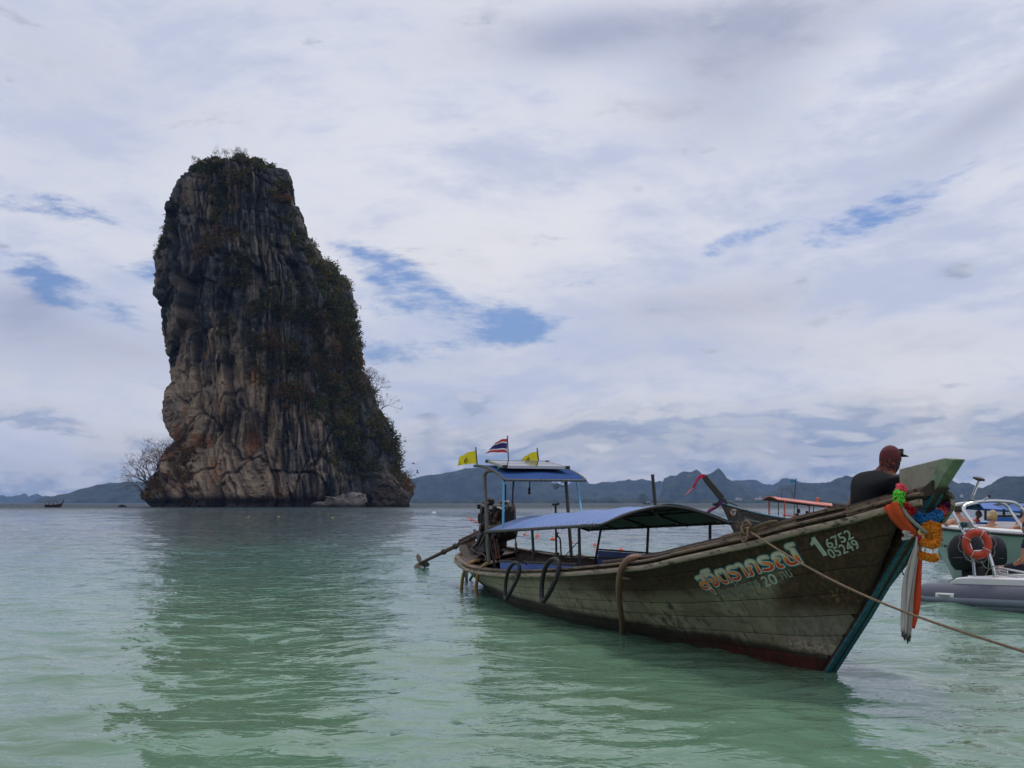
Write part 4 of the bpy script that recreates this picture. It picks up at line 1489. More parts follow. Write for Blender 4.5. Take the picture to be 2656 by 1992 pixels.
# ---------------------------------------------------------------- lettering on the hull
LET_W = pm('white_lettering', (0.46, 0.50, 0.41), 0.6, var=0.3, scale=14, bump=0.2, col2=(0.10, 0.10, 0.08), thr=(0.60, 0.72))
LET_F = pm('faded_lettering', (0.36, 0.38, 0.31), 0.7, var=0.4, scale=20, bump=0.2, col2=(0.08, 0.075, 0.06), thr=(0.52, 0.62))
LET_T = pm('teal_letter_edge', (0.04, 0.15, 0.20), 0.6, var=0.3, scale=14, bump=0.2)
LET_R = pm('white_letter_rim', (0.72, 0.70, 0.58), 0.6, var=0.2, scale=14, bump=0.2)
LET_O, N, p, out = newmat('orange_letter_fill')
uvn = N.new('ShaderNodeAttribute', attribute_name='col').outputs['Color']
ur, ug, ub = N.xyz(uvn)
ff = N.m('ADD', ug, N.m('MULTIPLY', N.m('SUBTRACT', N.noise(N.new('ShaderNodeTexCoord').outputs['Object'], 14, 4), .5), .25))
c = N.mix(N.sm(ff, 0.08, 0.26), (0.62, 0.05, 0.010), (0.90, 0.26, 0.03))
c = N.mix(N.sm(ff, 0.28, 0.42), c, (0.66, 0.70, 0.55))
N.put(p.inputs['Base Color'], c)
p.inputs['Roughness'].default_value = 0.6


def text_polys(body, shear=0.0):
    cu_ = bpy.data.curves.new('tmp', 'FONT')
    cu_.body = body
    cu_.size = 1.0
    cu_.shear = shear
    cu_.resolution_u = 4
    ob = bpy.data.objects.new('tmp', cu_)
    COL.objects.link(ob)
    dg = bpy.context.evaluated_depsgraph_get()
    dg.update()
    me = ob.evaluated_get(dg).to_mesh()
    V = np.array([v.co[:2] for v in me.vertices])
    Fc = [tuple(pp.vertices) for pp in me.polygons]
    ob.evaluated_get(dg).to_mesh_clear()
    bpy.data.objects.remove(ob)
    bpy.data.curves.remove(cu_)
    # weld
    key = {}
    rem = {}
    V2 = []
    for i, v in enumerate(V):
        k = (round(v[0], 5), round(v[1], 5))
        if k not in key:
            key[k] = len(V2)
            V2.append(v)
        rem[i] = key[k]
    F2 = []
    for f in Fc:
        g = []
        for i in f:
            if not g or rem[i] != g[-1]:
                g.append(rem[i])
        if len(set(g)) >= 3:
            F2.append(tuple(g))
    return np.array(V2), F2


def outline(V, Fc, w):
    """thickened contour of a filled glyph"""
    cnt = {}
    for f in Fc:
        for i in range(len(f)):
            a, b = f[i], f[(i + 1) % len(f)]
            cnt.setdefault((min(a, b), max(a, b)), []).append((a, b))
    nv, nf = [], []
    for e, l in cnt.items():
        if len(l) != 1:
            continue
        a, b = V[l[0][0]], V[l[0][1]]
        d = b - a
        L = np.hypot(*d)
        if L < 1e-6:
            continue
        d = d / L
        n = np.array([-d[1], d[0]]) * w
        e_ = d * w * .5
        k = len(nv)
        nv += [a - e_ - n, b + e_ - n, b + e_ + d * w * .3, b + e_ + n, a - e_ + n, a - e_ - d * w * .3]
        nf.append((k, k + 1, k + 2, k + 3, k + 4, k + 5))
    return np.array(nv), nf


def subdiv_map(V, Fc, fn, mat, name, off, col=False, wob=0):
    """lay flat lettering on the hull with fn(u, v, off) -> point"""
    P = [fn(v[0], v[1], off) for v in V]
    me = mkmesh(name, np.array(P) - BOAT.base, Fc, mat, smooth=False)
    if col:
        at = me.color_attributes.new('col', 'FLOAT_COLOR', 'POINT')
        for i, v in enumerate(V):
            at.data[i].color = (v[0], v[1], 0, 1)
    o = bpy.data.objects.new(name, me)
    COL.objects.link(o)
    o.parent = BOAT.o
    return o


def hull_text(body, p0, p1, hgt, layers, name, shear=0.0, squeeze=None, lift=0.0):
    """p0, p1 = (s, z) of the two ends of the base line, hgt in metres"""
    V, Fc = text_polys(body, shear)
    x0, x1 = V[:, 0].min(), V[:, 0].max()

    def fn(u, v, off):
        off = off + .002
        t = (u - x0) / (x1 - x0)
        s = p0[0] + (p1[0] - p0[0]) * t
        z = p0[1] + (p1[1] - p0[1]) * t + v * hgt + lift * 4 * t * (1 - t)
        s -= v * hgt * 0.05
        return hp(s, z, 1, off)
    for (w, mat, off, col) in layers:
        if w > 0:
            v2, f2 = outline(V, Fc, w)
            subdiv_map(v2, f2, fn, mat, name, off, False)
        else:
            subdiv_map(V, Fc, fn, mat, name, off, col)


hull_text('สุจิตราภรณ์', (1.07, .712), (-.485, 1.075), .225,
          [(.080, LET_T, .0195, False), (.042, LET_R, .0215, False), (.014, LET_O, .0235, True), (0, LET_O, .0245, True)], 'painted_name', lift=-.003)
hull_text('จำนวนผู้โดยสาร', (.86, .648), (.14, .815), .115, [(.010, LET_F, .020, False), (0, LET_F, .0215, False)], 'painted_capacity')
hull_text('20', (.075, .815), (-.115, .868), .130, [(.018, LET_W, .020, False), (0, LET_W, .0215, False)], 'painted_capacity')
hull_text('คน', (-.180, .905), (-.30, .938), .115, [(.010, LET_F, .020, False), (0, LET_F, .0215, False)], 'painted_capacity')
one = [(.34, 0), (.62, 0), (.62, 1.0), (.40, 1.0), (.30, .86), (.08, .74), (.08, .62), (.34, .68)]
subdiv_map(np.array(one), [(0, 1, 2, 3, 4, 7), (4, 5, 6, 7)], lambda u, v, off: hp(-.622 - .140 * u + .005 * (v - .5), 1.120 + .16 * v + .045 * u, 1, off), LET_W, 'painted_number', .0215)
hull_text('6752', (-.755, 1.205), (-1.00, 1.305), .105, [(.016, LET_W, .020, False), (0, LET_W, .0215, False)], 'painted_number')
hull_text('05249', (-.722, 1.118), (-.995, 1.222), .105, [(.016, LET_W, .020, False), (0, LET_W, .0215, False)], 'painted_number')

# ---------------------------------------------------------------- canopies
TARP, N, p, out = newmat('blue_tarpaulin')
co = N.new('ShaderNodeTexCoord').outputs['Object']
f = N.noise(co, 1.5, 5, 0.6)
f2 = N.noise(N.vm('MULTIPLY', co, (1, 4, 4)), 5, 5, 0.6)
c = N.mix(N.sm(f, 0.35, 0.7), (0.14, 0.25, 0.56), (0.21, 0.32, 0.64))
c = N.mix(N.m('MULTIPLY', N.sm(f2, 0.6, 0.75), 0.25), c, (0.12, 0.16, 0.30))
N.put(p.inputs['Base Color'], c)
p.inputs['Roughness'].default_value = 0.5
p.inputs['Specular IOR Level'].default_value = 0.5
N.put(p.inputs['Normal'], N.bump(N.noise(co, 3.0, 4, 0.5), 0.5, 0.04))
tr = N.new('ShaderNodeBsdfTranslucent')
N.put(tr.inputs['Color'], (0.10, 0.20, 0.22))
mx = N.new('ShaderNodeMixShader')
mx.inputs[0].default_value = 0.22
TARP.node_tree.links.new(p.outputs[0], mx.inputs[1])
TARP.node_tree.links.new(tr.outputs[0], mx.inputs[2])
TARP.node_tree.links.new(mx.outputs[0], out.inputs[0])
UNDER = pm('green_canopy_lining', (0.12, 0.19, 0.165), 0.8, var=0.2, scale=2, bump=0.1, trans=0.35)
BPANEL = pm('blue_side_sheet', (0.030, 0.085, 0.34), 0.5, var=0.25, scale=5, bump=0.4, bscale=8)

# main canopy, an arch from station 3.1 to 7.65
CS0, CS1 = 3.12, 7.65


def can_z(s, w):
    """height of the canopy sheet at station s, athwart w (+ starboard)"""
    t = (s - CS0) / (CS1 - CS0)
    ze = 1.335 - 0.205 * t
    zr = 1.565 - 0.195 * t
    a = min(abs(w) / .90, 1)
    return ze + (zr - ze) * (1 - a ** 1.7) + (-.010 * w)


def can_pt(s, w, dz=0.0):
    return (-s, -w, can_z(s, w) + dz)


mb = MB()
P = np.array([[can_pt(s, w, .018 + .007 * math.sin(s * 5 + w * 3) - .018 * math.sin((s - CS0) / 1.133 * math.pi) ** 2 * (1 - abs(w)) + .005 * math.sin(s * 23 + w * 9)) for w in np.linspace(-.93, .93, 17)] for s in np.linspace(CS0, CS1, 64)])
mb.grid(P, mi=0)
cs_ = mb.build('main_canopy', TARP, BOAT)
mb = MB()
mb.grid(P[:, ::-1] - np.array([0, 0, .006]))
mb.build('canopy_lining', UNDER, BOAT, parent=cs_)
fr_ = MB()
for side in (1, -1):
    fr_.tube([can_pt(s, side * .93) for s in np.linspace(CS0 - .05, CS1 + .03, 20)], .019, 8)
for wq in (-.45, 0, .45):
    fr_.tube([can_pt(s, wq, -.014) for s in np.linspace(CS0, CS1, 20)], .013, 6)
for s in (CS0, 4.25, 5.4, 6.55, CS1):
    fr_.tube([can_pt(s, w, -.012) for w in np.linspace(-.93, .93, 15)], .022 if s in (CS0, CS1) else .015, 8)
# diagonal braces
fr_.tube([can_pt(CS0 + .02, -.2, -.03), can_pt(4.25, .45, -.03)], .011, 6)
fr_.tube([can_pt(CS0 + .02, .2, -.03), can_pt(4.25, -.5, -.03)], .011, 6)
fr_.tube([can_pt(4.3, -.2, -.03), can_pt(5.4, .45, -.03)], .011, 6)
fr_.tube([can_pt(4.3, .2, -.03), can_pt(5.4, -.5, -.03)], .011, 6)
fr_.build('canopy_frame', BLACKP, BOAT)
la = MB()
for side in (1, -1):
    for i in range(52):
        s = CS0 + .04 + i * (CS1 - CS0 - .05) / 51
        c = np.array(can_pt(s, side * .93))
        pts = []
        for k in range(7):
            a = -2.2 + k * 4.4 / 6
            pts.append(c + np.array([-.012 * k / 6 + (.012 if k == 6 else 0), -side * math.sin(a) * .024, math.cos(a) * .026]))
        la.tube(pts, .004, 4)
        if i % 2 == 0:
            la.tube([c + np.array([0, side * .02, .03]), c + np.array([-.05, side * .075, .062])], .003, 4)
    for i in range(10):
        s = CS0 + .2 + i * .47
        c = np.array(can_pt(s, side * .93))
        la.tube([c, c + np.array([.01, -side * .012, -.05])], .003, 4)
la.build('lashing', WROPE, BOAT, kind='stuff')

# canopy posts
for (s, side, lean) in ((5.45, 1, 0), (3.72, 1, 0), (3.62, -1, .05), (5.42, -1, 0), (7.15, -1, 0), (7.5, 1, 0)):
    mb = MB()
    top = np.array(can_pt(s, side * .92))
    w = float(np.interp(s, _S, _W)) - .14
    mb.bar(top, (-s - lean * .3, -side * w, zsheer(s, side) - .10), .021, 8)
    mb.build('canopy_post', BLACKP, BOAT)
# low side screens with a lashed top bar
for (s0, s1, side, hh) in ((3.72, 7.15, 1, 0), (3.9, 7.1, -1, 0)):
    def zt_(s):
        return .825 - .14 * (s - 3.7) / 3.4 if side > 0 else .87 - .03 * (s - 3.7) / 3.4
    mb = MB()
    P = []
    for s in np.linspace(s0, s1, 20):
        w = float(np.interp(s, _S, _W)) - .10
        P.append([(-s, -side * w, zt_(s) - .02), (-s, -side * (w + .01 * math.sin(s * 7)), zt_(s) - .16), (-s, -side * w, zsheer(s, side) - .08)])
    mb.grid(np.array(P), thick=.004, nrm=(0, side, 0))
    sc_o = mb.build('side_screen', BPANEL, BOAT)
    mb = MB()
    pts = [(-s, -side * (float(np.interp(s, _S, _W)) - .10), zt_(s)) for s in np.linspace(s0, s1, 20)]
    mb.tube(pts, .014, 8)
    mb.build('screen_rail', BLACKP, BOAT, parent=sc_o)
    mb = MB()
    for i in range(30):
        s = s0 + (s1 - s0) * (i + .5) / 30
        w = float(np.interp(s, _S, _W)) - .10
        mb.tube([(-s, -side * (w + .016), zt_(s) - .03), (-s - .01, -side * (w + .018), zt_(s) + .012), (-s - .03, -side * (w - .018), zt_(s) + .01), (-s - .04, -side * (w - .01), zt_(s) - .03)], .004, 4)
    mb.build('screen_lashing', WROPE, BOAT, parent=sc_o, kind='stuff')

# helm canopy over the stern: roof slopes down forward; corners follow the photograph's proportions
HS0, HS1 = 7.25, 8.95        # front and back station
HW0, HW1 = .73, -.70


def hel(t, u, dz=0.0):
    """t 0 front .. 1 back, u 0 starboard .. 1 port"""
    s = HS0 + (HS1 - HS0) * t
    w = HW0 + (HW1 - HW0) * u
    z = 1.965 + .285 * (math.sin(min(t, 1) * math.pi / 2) ** .8)
    return (-s, -w, z + dz)


mb = MB()
mb.grid(np.array([[hel(t, u, .012 - .01 * math.sin(u * 9)) for u in np.linspace(0, 1, 12)] for t in np.linspace(0, 1, 12)]), thick=.004, nrm=(0, 0, 1))
hc = mb.build('helm_canopy', pm('navy_tarpaulin', (0.035, 0.085, 0.25), 0.85, var=0.2, scale=3, bump=0.3, bscale=6, trans=0.1, spec=.05), BOAT)
mb = MB()
for u in (0, 1):
    mb.tube([hel(t, u) for t in np.linspace(0, 1, 12)], .020, 8)
for t in (0, 1):
    mb.tube([hel(t, u) for u in np.linspace(0, 1, 12)], .020, 8)
for u in (.33, .66):
    mb.tube([hel(t, u, -.01) for t in np.linspace(0, 1, 12)], .012, 6)
fo = mb.build('helm_canopy_frame', GREYPIPE, BOAT)
mb = MB()
for e in range(4):
    for i in range(16):
        a = (i + .5) / 16
        c = np.array({0: hel(a, 0), 1: hel(a, 1), 2: hel(0, a), 3: hel(1, a)}[e])
        dr = np.array({0: (.012, 0, .006), 1: (.012, 0, .006), 2: (0, -.012, 0), 3: (0, -.012, 0)}[e])
        pr_ = np.array((0, 1, 0) if e < 2 else (1, 0, 0))
        pts = [c + pr_ * math.sin(k) * .024 + np.array([0, 0, 1]) * math.cos(k) * .024 + dr * k * .4 for k in np.linspace(-2, 2.6, 7)]
        mb.tube(pts, .005, 4)
mb.build('helm_lashing', WROPE, BOAT, parent=fo, kind='stuff')
# posts of the helm canopy
mb = MB()
mb.tube(spline([BF.ray(1279, 1221, -HW0 + .02), BF.ray(1266, 1222, -.74), BF.ray(1259, 1229, -.76), BF.ray(1257, 1245, -.77), BF.ray(1262, 1340, -.80), BF.ray(1265, 1420, -.82), BF.ray(1268, 1458, -.83)], 6), .030, 10)
mb.build('bent_pole', pm('worn_grey_pole', (0.12, 0.105, 0.088), 0.6, var=.35, scale=5, bump=.3, col2=(.05, .03, .02), thr=(.55, .7)), BOAT)
for (pa, pb, ya, yb, r, mt) in (((1306, 1247), (1305, 1365), -.73, -.80, .020, LBLUE), ((1496, 1248), (1510, 1338), .70, .45, .016, LBLUE),
                                ((1468, 1248), (1483, 1456), .66, .72, .032, GREYPIPE), ((1331, 1249), (1329, 1305), -.4, -.4, .012, BLACKP),
                                ((1311, 1256), (1311, 1300), -.1, -.1, .016, BLACKP)):
    mb = MB()
    mb.bar(BF.ray(pa[0], pa[1], ya), BF.ray(pb[0], pb[1], yb), r, 8)
    mb.build('pole', mt, BOAT)
# T-topped post and bent rod behind the canopy, mast at the front arch
mb = MB()
mb.bar(BF.ray(1441, 1309, .55), BF.ray(1443, 1436, .60), .020, 8)
mb.bar(BF.ray(1434, 1308.5, .55), BF.ray(1448.5, 1307, .55), .022, 8)
mb.build('t_post', BLACKP, BOAT)
mb = MB()
mb.tube(spline([BF.ray(1448, 1382, .6), BF.ray(1445, 1386, .6), BF.ray(1447, 1392, .62), BF.ray(1453, 1400, .64), BF.ray(1456, 1450, .66)], 4), .014, 6)
mb.build('bent_rod', BLACKP, BOAT)
mb = MB()
mb.bar(BF.ray(1692.5, 1231, -.05), BF.ray(1701, 1330, -.05), .022, 8)
mb.build('mast', BLACKP, BOAT)
mb = MB()
mb.tube(spline([BF.ray(1352, 1429, .72), BF.ray(1375, 1427, .70), BF.ray(1410, 1431, .6), BF.ray(1446, 1436, .58)], 6), .012, 6)
mb.bar(BF.ray(1442, 1435, .58), BF.ray(1448, 1436, .58), .025, 6)
mb.build('tiller_rod', BLACKP, BOAT)
# fender hose on the port quarter seen across the boat
mb = MB()
mb.tube(spline([BF.ray(1497, 1441, .85), BF.ray(1510, 1442, .95), BF.ray(1522, 1447, 1.02), BF.ray(1527, 1456, 1.04)], 5), .028, 8)
mb.solo('fender_hose', 'short brown fender hose on the far gunwale of the big longtail boat', 'hose', pm('brown_hose', (0.20, 0.105, 0.065), .5, var=.3, scale=5, bump=.2), BF.ray(1497, 1441, .85), BF, group='fender hoses over the rail of the big boat')


# ---------------------------------------------------------------- things on the boat
def rope(name, label, pts, r, mat, fr=BF, n=6, cat='rope', group=None, sub=6):
    P = spline(pts, sub) if len(pts) > 2 else np.array(pts, float)
    mb = MB()
    mb.tube(P, r, n)
    return mb.solo(name, label, cat, mat, pts[0], fr, group)


# solar panel
T = thing('solar_panel', 'framed solar panel lying on the roof of the small stern canopy', 'solar panel', hel(.45, .5, .06), BF)
a, b, c_, d_ = (np.array(BF.ray(px, py, y)) for (px, py, y) in ((1317, 1224, -.62), (1452, 1224, .36), (1419, 1203, .42), (1289, 1203, -.45)))
ctr = (a + b + c_ + d_) / 4
CELL, N, p, out = newmat('solar_cells')
co = N.new('ShaderNodeTexCoord').outputs['Object']
bx, by, bz = N.xyz(co)
p.inputs['Base Color'].default_value = (0.02, 0.025, 0.05, 1)
p.inputs['Roughness'].default_value = 0.12
p.inputs['Specular IOR Level'].default_value = 0.8
N.put(p.inputs['Base Color'], N.mix(N.sm(N.noise(co, 6, 3), .4, .6), (0.02, 0.025, 0.05), (0.03, 0.035, 0.06)))
ALU = pm('aluminium_frame', (0.42, 0.42, 0.43), 0.35, metal=0.5, var=.1, scale=8, bump=.1)
# a true rectangle lying on the roof
x0p, x1p = -8.55, -7.62
y0p, y1p = -.60, .52


def pp_(x, y, dz):
    t = (-x - HS0) / (HS1 - HS0)
    return (x, y, 2.085 + .235 * (t + .05) + .05 + dz)


mb = MB()
mb.grid(np.array([[pp_(x0p, y0p, 0), pp_(x0p, y1p, 0)], [pp_(x1p, y0p, 0), pp_(x1p, y1p, 0)]]), thick=.012, nrm=(0, 0, 1))
mb.build('cell_sheet', CELL, T, smooth=False)
mb = MB()
for (p0, p1) in (((x0p, y0p), (x0p, y1p)), ((x0p, y1p), (x1p, y1p)), ((x1p, y1p), (x1p, y0p)), ((x1p, y0p), (x0p, y0p))):
    A_, B_ = np.array(pp_(*p0, 0)), np.array(pp_(*p1, 0))
    dd = B_ - A_
    nn_ = np.cross(dd, (0, 0, 1))
    nn_ /= np.linalg.norm(nn_)
    g = np.array([[A_ + nn_ * .018 + (0, 0, .016), A_ + nn_ * .018 + (0, 0, -.03)], [B_ + nn_ * .018 + (0, 0, .016), B_ + nn_ * .018 + (0, 0, -.03)]])
    mb.grid(g, thick=.035, nrm=-nn_)
mb.build('frame', ALU, T, smooth=False)
mb = MB()
for (x, y) in ((x0p, y0p), (x0p, y1p), (x1p, y1p), (x1p, y0p)):
    mb = MB()
    mb.box(np.array(pp_(x, y, -.005)), (.07, .07, .055))
    mb.build('corner_clamp', BLACKP, T, smooth=False)

mb = MB()
mb.grid(np.array([[pp_(x0p, (y0p + y1p) / 2 - .006, .0145), pp_(x0p, (y0p + y1p) / 2 + .006, .0145)], [pp_(x1p, (y0p + y1p) / 2 - .006, .0145), pp_(x1p, (y0p + y1p) / 2 + .006, .0145)]]), thick=.002, nrm=(0, 0, 1))
mb.grid(np.array([[pp_((x0p + x1p) / 2 - .006, y0p, .0145), pp_((x0p + x1p) / 2 - .006, y1p, .0145)], [pp_((x0p + x1p) / 2 + .006, y0p, .0145), pp_((x0p + x1p) / 2 + .006, y1p, .0145)]]), thick=.0022, nrm=(0, 0, 1))
mb.build('busbar', ALU, T, smooth=False)

# navigation lamps
for (px, py, y, colr, wh) in ((1294, 1215, -.66, (0.02, 0.20, 0.10), 'green'), (1456, 1215, .60, (0.45, 0.02, 0.02), 'red')):
    q = np.array(BF.ray(px, py, y))
    T = thing('navigation_lamp', wh + ' glass navigation lamp on the roof edge of the stern canopy', 'lamp', q, BF, group='navigation lamps on the stern canopy')
    mb = MB()
    mb.lathe([(.026, -.03), (.032, -.028), (.032, -.01), (.026, -.008)], q, n=10)
    mb.build('lamp_base', BLACKP, T)
    mb = MB()
    mb.lathe([(.024, -.008), (.028, .004), (.022, .026), (0, .034)], q, n=10)
    mb.build('lens', pm('lamp_' + wh, colr, 0.15, var=.1, bump=0), T)


# flags
def flag(pxb, pxt, yb, quads, mats, label, name='flag', stripes=None, emblem=False, y=0.0, seed=0):
    """pole from photo points, cloth hangs from the upper part and blows to the left"""
    A_, B_ = np.array(BF.rayx(pxb[0], pxb[1], -8.85)), np.array(BF.rayx(pxt[0], pxt[1], -8.85))
    T = thing(name, label, 'flag', A_, BF, group='flags on the stern canopy roof')
    mb = MB()
    mb.bar(A_, B_, .011, 6)
    mb.build('flag_pole', pm('flag_stick', (0.06, 0.05, 0.045), .7, var=.3, scale=8), T)
    tl, bl, tr_, br = (np.array(q, float) for q in quads)       # corners at the fly (left) and hoist (right), as photo points
    nu, nv = 24, 11
    rs = random.Random(seed)
    P = np.zeros((nu, nv, 3))
    ph = rs.uniform(0, 6)
    for i in range(nu):
        for j in range(nv):
            u, v = i / (nu - 1), j / (nv - 1)
            q = (tr_ * (1 - u) + tl * u) * (1 - v) + (br * (1 - u) + bl * u) * v
            q = q + np.array([0, -u * (1 - u) * 14 * (1 - .3 * v) * (1 if not emblem else .8)])
            dep = -8.85 + .05 * math.sin(u * 9 + v * 2.5 + ph) * u + .02 * math.sin(u * 17 + v * 5) * u
            P[i, j] = BF.rayx(q[0], q[1] + .6 * math.sin(u * 11 + v * 3), dep)
    mb = MB()
    idx = np.arange(nu * nv).reshape(nu, nv)
    Fc, mi = [], []
    for i in range(nu - 1):
        for j in range(nv - 1):
            Fc.append((idx[i, j], idx[i + 1, j], idx[i + 1, j + 1], idx[i, j + 1]))
            v = (j + .5) / (nv - 1)
            mi.append(0 if stripes is None else stripes[min(int(v * len(stripes)), len(stripes) - 1)])
    mb.add(P.reshape(-1, 3), Fc)
    mb.M = mi
    cl = mb.build('flag_cloth', mats, T, smooth=True, sharp=None)
    if emblem:
        # small royal cipher: crown over interlaced loops, laid on the cloth
        mb = MB()
        ctr_i, ctr_j = (nu - 1) * .58, (nv - 1) * .60

        def onc(du, dv, off):
            fi, fj = ctr_i + du * (nu - 1), ctr_j + dv * (nv - 1)
            i0, j0 = int(fi), int(fj)
            a_, b_ = fi - i0, fj - j0
            q = (P[i0, j0] * (1 - a_) + P[i0 + 1, j0] * a_) * (1 - b_) + (P[i0, j0 + 1] * (1 - a_) + P[i0 + 1, j0 + 1] * a_) * b_
            return q + np.array([off, 0, 0])
        for off in (.006, -.006):
            for (rx, ry, oy) in ((.085, .17, .06), (.05, .13, .08)):
                mb.tube([onc(rx * math.cos(t), oy + ry * math.sin(t), off) for t in np.linspace(0, 2 * math.pi, 14)], .0045, 4)
            mb.tube([onc(-.05, -.12, off), onc(0, -.3, off), onc(.05, -.12, off)], .004, 4)
        mb.build('cipher', pm('cipher_ink', (0.22, 0.12, 0.01), .7, bump=0), T, parent=cl)
    return T


YEL = pm('yellow_flag_cloth', (0.78, 0.66, 0.03), .8, var=.12, scale=5, bump=.3, bscale=14, trans=.35)
FRED = pm('flag_red', (0.55, 0.05, 0.06), .8, var=.1, scale=5, bump=.2, trans=.3)
FWHT = pm('flag_white', (0.75, 0.75, 0.78), .8, var=.06, scale=5, bump=.2, trans=.3)
FBLU = pm('flag_navy', (0.035, 0.03, 0.16), .8, var=.1, scale=5, bump=.2, trans=.2)
flag((1238, 1208), (1234, 1160), 0, [(1191, 1186), (1187, 1209), (1234, 1168), (1237, 1203)], YEL, 'yellow flag with a small emblem at the left end of the stern canopy roof', emblem=True, y=-.45, seed=1)
flag((1319, 1203), (1316, 1130), 0, [(1284, 1150), (1260, 1176), (1315, 1138), (1315, 1175)], [FRED, FWHT, FBLU], 'red, white and blue striped flag, tallest of the three on the stern canopy', stripes=[0, 1, 2, 2, 1, 0], y=.05, seed=2)
flag((1398, 1203), (1393, 1162), 0, [(1358, 1186), (1345, 1203), (1393, 1171), (1396, 1202)], YEL, 'yellow flag with a small emblem behind the solar panel', emblem=True, y=.42, seed=3)

# fender hoses looped over the rail
HOSE = pm('yellow_brown_hose', (0.34, 0.19, 0.065), .45, var=.3, scale=5, bump=.2, col2=(.10, .05, .025), thr=(.62, .8))
for (pts, lab) in (([(1242, 1454, -.35), (1225, 1457, -.66), (1210, 1470, -.74), (1202, 1490, -.75), (1198, 1515, -.74), (1196, 1545, -.72)], 'yellowish fender hose hanging from the stern rail, the one nearest the propeller'),
                   ([(1284, 1457, -.45), (1262, 1462, -.80), (1246, 1477, -.88), (1238, 1500, -.90), (1235, 1530, -.88), (1238, 1562, -.86)], 'yellowish fender hose hanging from the stern rail beside the first tyre')):
    P = [BF.ray(*q) for q in pts]
    rope('fender_hose', lab, P, .030, HOSE, n=10, cat='hose', group='fender hoses over the rail of the big boat')
P = [BF.ray(*q) for q in [(1664, 1446, -.80), (1646, 1445, -1.02), (1628, 1452, -1.11), (1612, 1475, -1.13), (1605, 1510, -1.10), (1606, 1560, -.98), (1613, 1610, -.80), (1614, 1650, -.66)]]
rope('fender_hose', 'long brown fender hose hanging over the middle of the hull', P, .034, pm('brown_hose', (0.28, 0.155, 0.065)), n=10, cat='hose', group='fender hoses over the rail of the big boat')
# dark hoses and struts at the stern, half in the water
for i, pts in enumerate(([(1215, 1480, .25), (1205, 1492, .1), (1197, 1508, .05), (1196, 1530, .05)], [(1212, 1484, .0), (1210, 1500, -.1), (1212, 1530, -.1)], [(1228, 1490, .1), (1220, 1503, .2), (1216, 1515, .3)])):
    rope('stern_strut', ['curved black pipe at the very stern of the big boat', 'upright black pipe at the stern of the big boat', 'slanting black strut at the stern of the big boat'][i], [BF.ray(*q) for q in pts], .028, BLACKP, cat='pipe', n=8)

# bicycle-thin tyres used as fenders
for (cx, cy, rx, ry, tilt, lab) in ((1325, 1507, 18, 44, .25, 'black tyre fender hanging nearest the stern'), (1423, 1505, 21, 50, .25, 'larger black tyre fender hanging below the blue side screen')):
    yy = -1.0
    for _ in range(8):
        c0 = np.array(BF.ray(cx, cy, yy))
        yy = -float(np.interp(-c0[0], _S, _W)) - .135
    R1 = .275 if cx > 1400 else .262
    top = np.array([.09, .05, R1])
    pts = []
    for t in np.linspace(0, 2 * math.pi, 40, endpoint=False):
        # hangs nearly flat beside the hull, swung a little round its rope
        pts.append(c0 + np.array([math.cos(t) * R1 * .80 + math.sin(t) * .09, .02 * math.sin(t * 2) + .05 * math.sin(t), math.sin(t) * R1]))
    T = thing('tyre', lab, 'tyre', c0 + top, BF, group='tyre fenders on the big boat')
    mb = MB()
    mb.tube(pts, .031 if cx > 1400 else .027, 10, closed=True, flat=1.0)
    mb.build('tyre_ring', RUBBER, T)
    mb = MB()
    tp = c0 + top
    mb.tube(spline([pts[10], tp + np.array([0, .05, .03]), tp + np.array([.02, .16, -.03])], 4), .010, 6)
    mb.build('hanging_cord', BROPE, T)

# mooring rope with its knot
knot0 = np.array([.12, -.86, 1.345])
P0 = BF.w(knot0)
end = np.array(viewpt(2656, 1690, 5.6))
pts = []
for t in np.linspace(0, 1.25, 30):
    q = P0 + (end - P0) * t
    q[2] -= .10 * math.sin(min(t, 1) * math.pi)
    pts.append(q)
mbr = MB()
mbr.tube(pts, .0085, 8)
for k in range(3):      # laid strands
    tw = []
    for i in range(240):
        t = i / 239 * 1.25
        q = P0 + (end - P0) * t
        q[2] -= .10 * math.sin(min(t, 1) * math.pi)
        a = i * .9 + k * 2.09
        tw.append(q + np.array([math.cos(a) * .0045, 0, math.sin(a) * .0045]))
    mbr.tube(tw, .005, 4)
mbr.solo('mooring_rope', 'long tan mooring rope running from the knot on the rail towards the beach', 'rope', ROPE, P0)
rs = random.Random(4)
mb = MB()
k0 = np.array(knot0)
for (pts_) in ([(0, 0, 0), (.07, -.02, .05), (.02, -.03, .09), (-.05, -.02, .06), (-.02, -.03, .0)], [(0, 0, .0), (-.12, .02, .0), (-.22, .05, -.03), (-.27, .10, -.01), (-.20, .10, .02), (-.1, .06, .02), (0, 0, .01)],
               [(0, 0, .0), (.10, .04, .05), (.22, .08, .085), (.27, .12, .09), (.17, .11, .07), (.05, .05, .02)], [(.02, -.02, .02), (.05, -.05, -.06), (.0, -.06, -.10), (-.05, -.05, -.03), (0, -.03, .03)],
               [(-.08, .0, .01), (-.12, .02, .06), (-.17, .04, .05), (-.14, .05, -.01)], [(.03, .02, -.04), (.01, -.06, -.02), (-.03, -.05, .04), (.0, .02, .06)]):
    mb.tube(spline([k0 + np.array(q) for q in pts_], 7), .0115, 7)
for i in range(14):     # frayed end
    a = k0 + np.array([-.18, .03, .03])
    mb.tube([a, a + np.array([rs.uniform(-.06, .03), rs.uniform(-.03, .03), rs.uniform(-.03, .07)])], .004, 4)
mb.solo('rope_knot', 'knotted bundle of tan rope tied round the near rail', 'rope', ROPE, k0, BF)

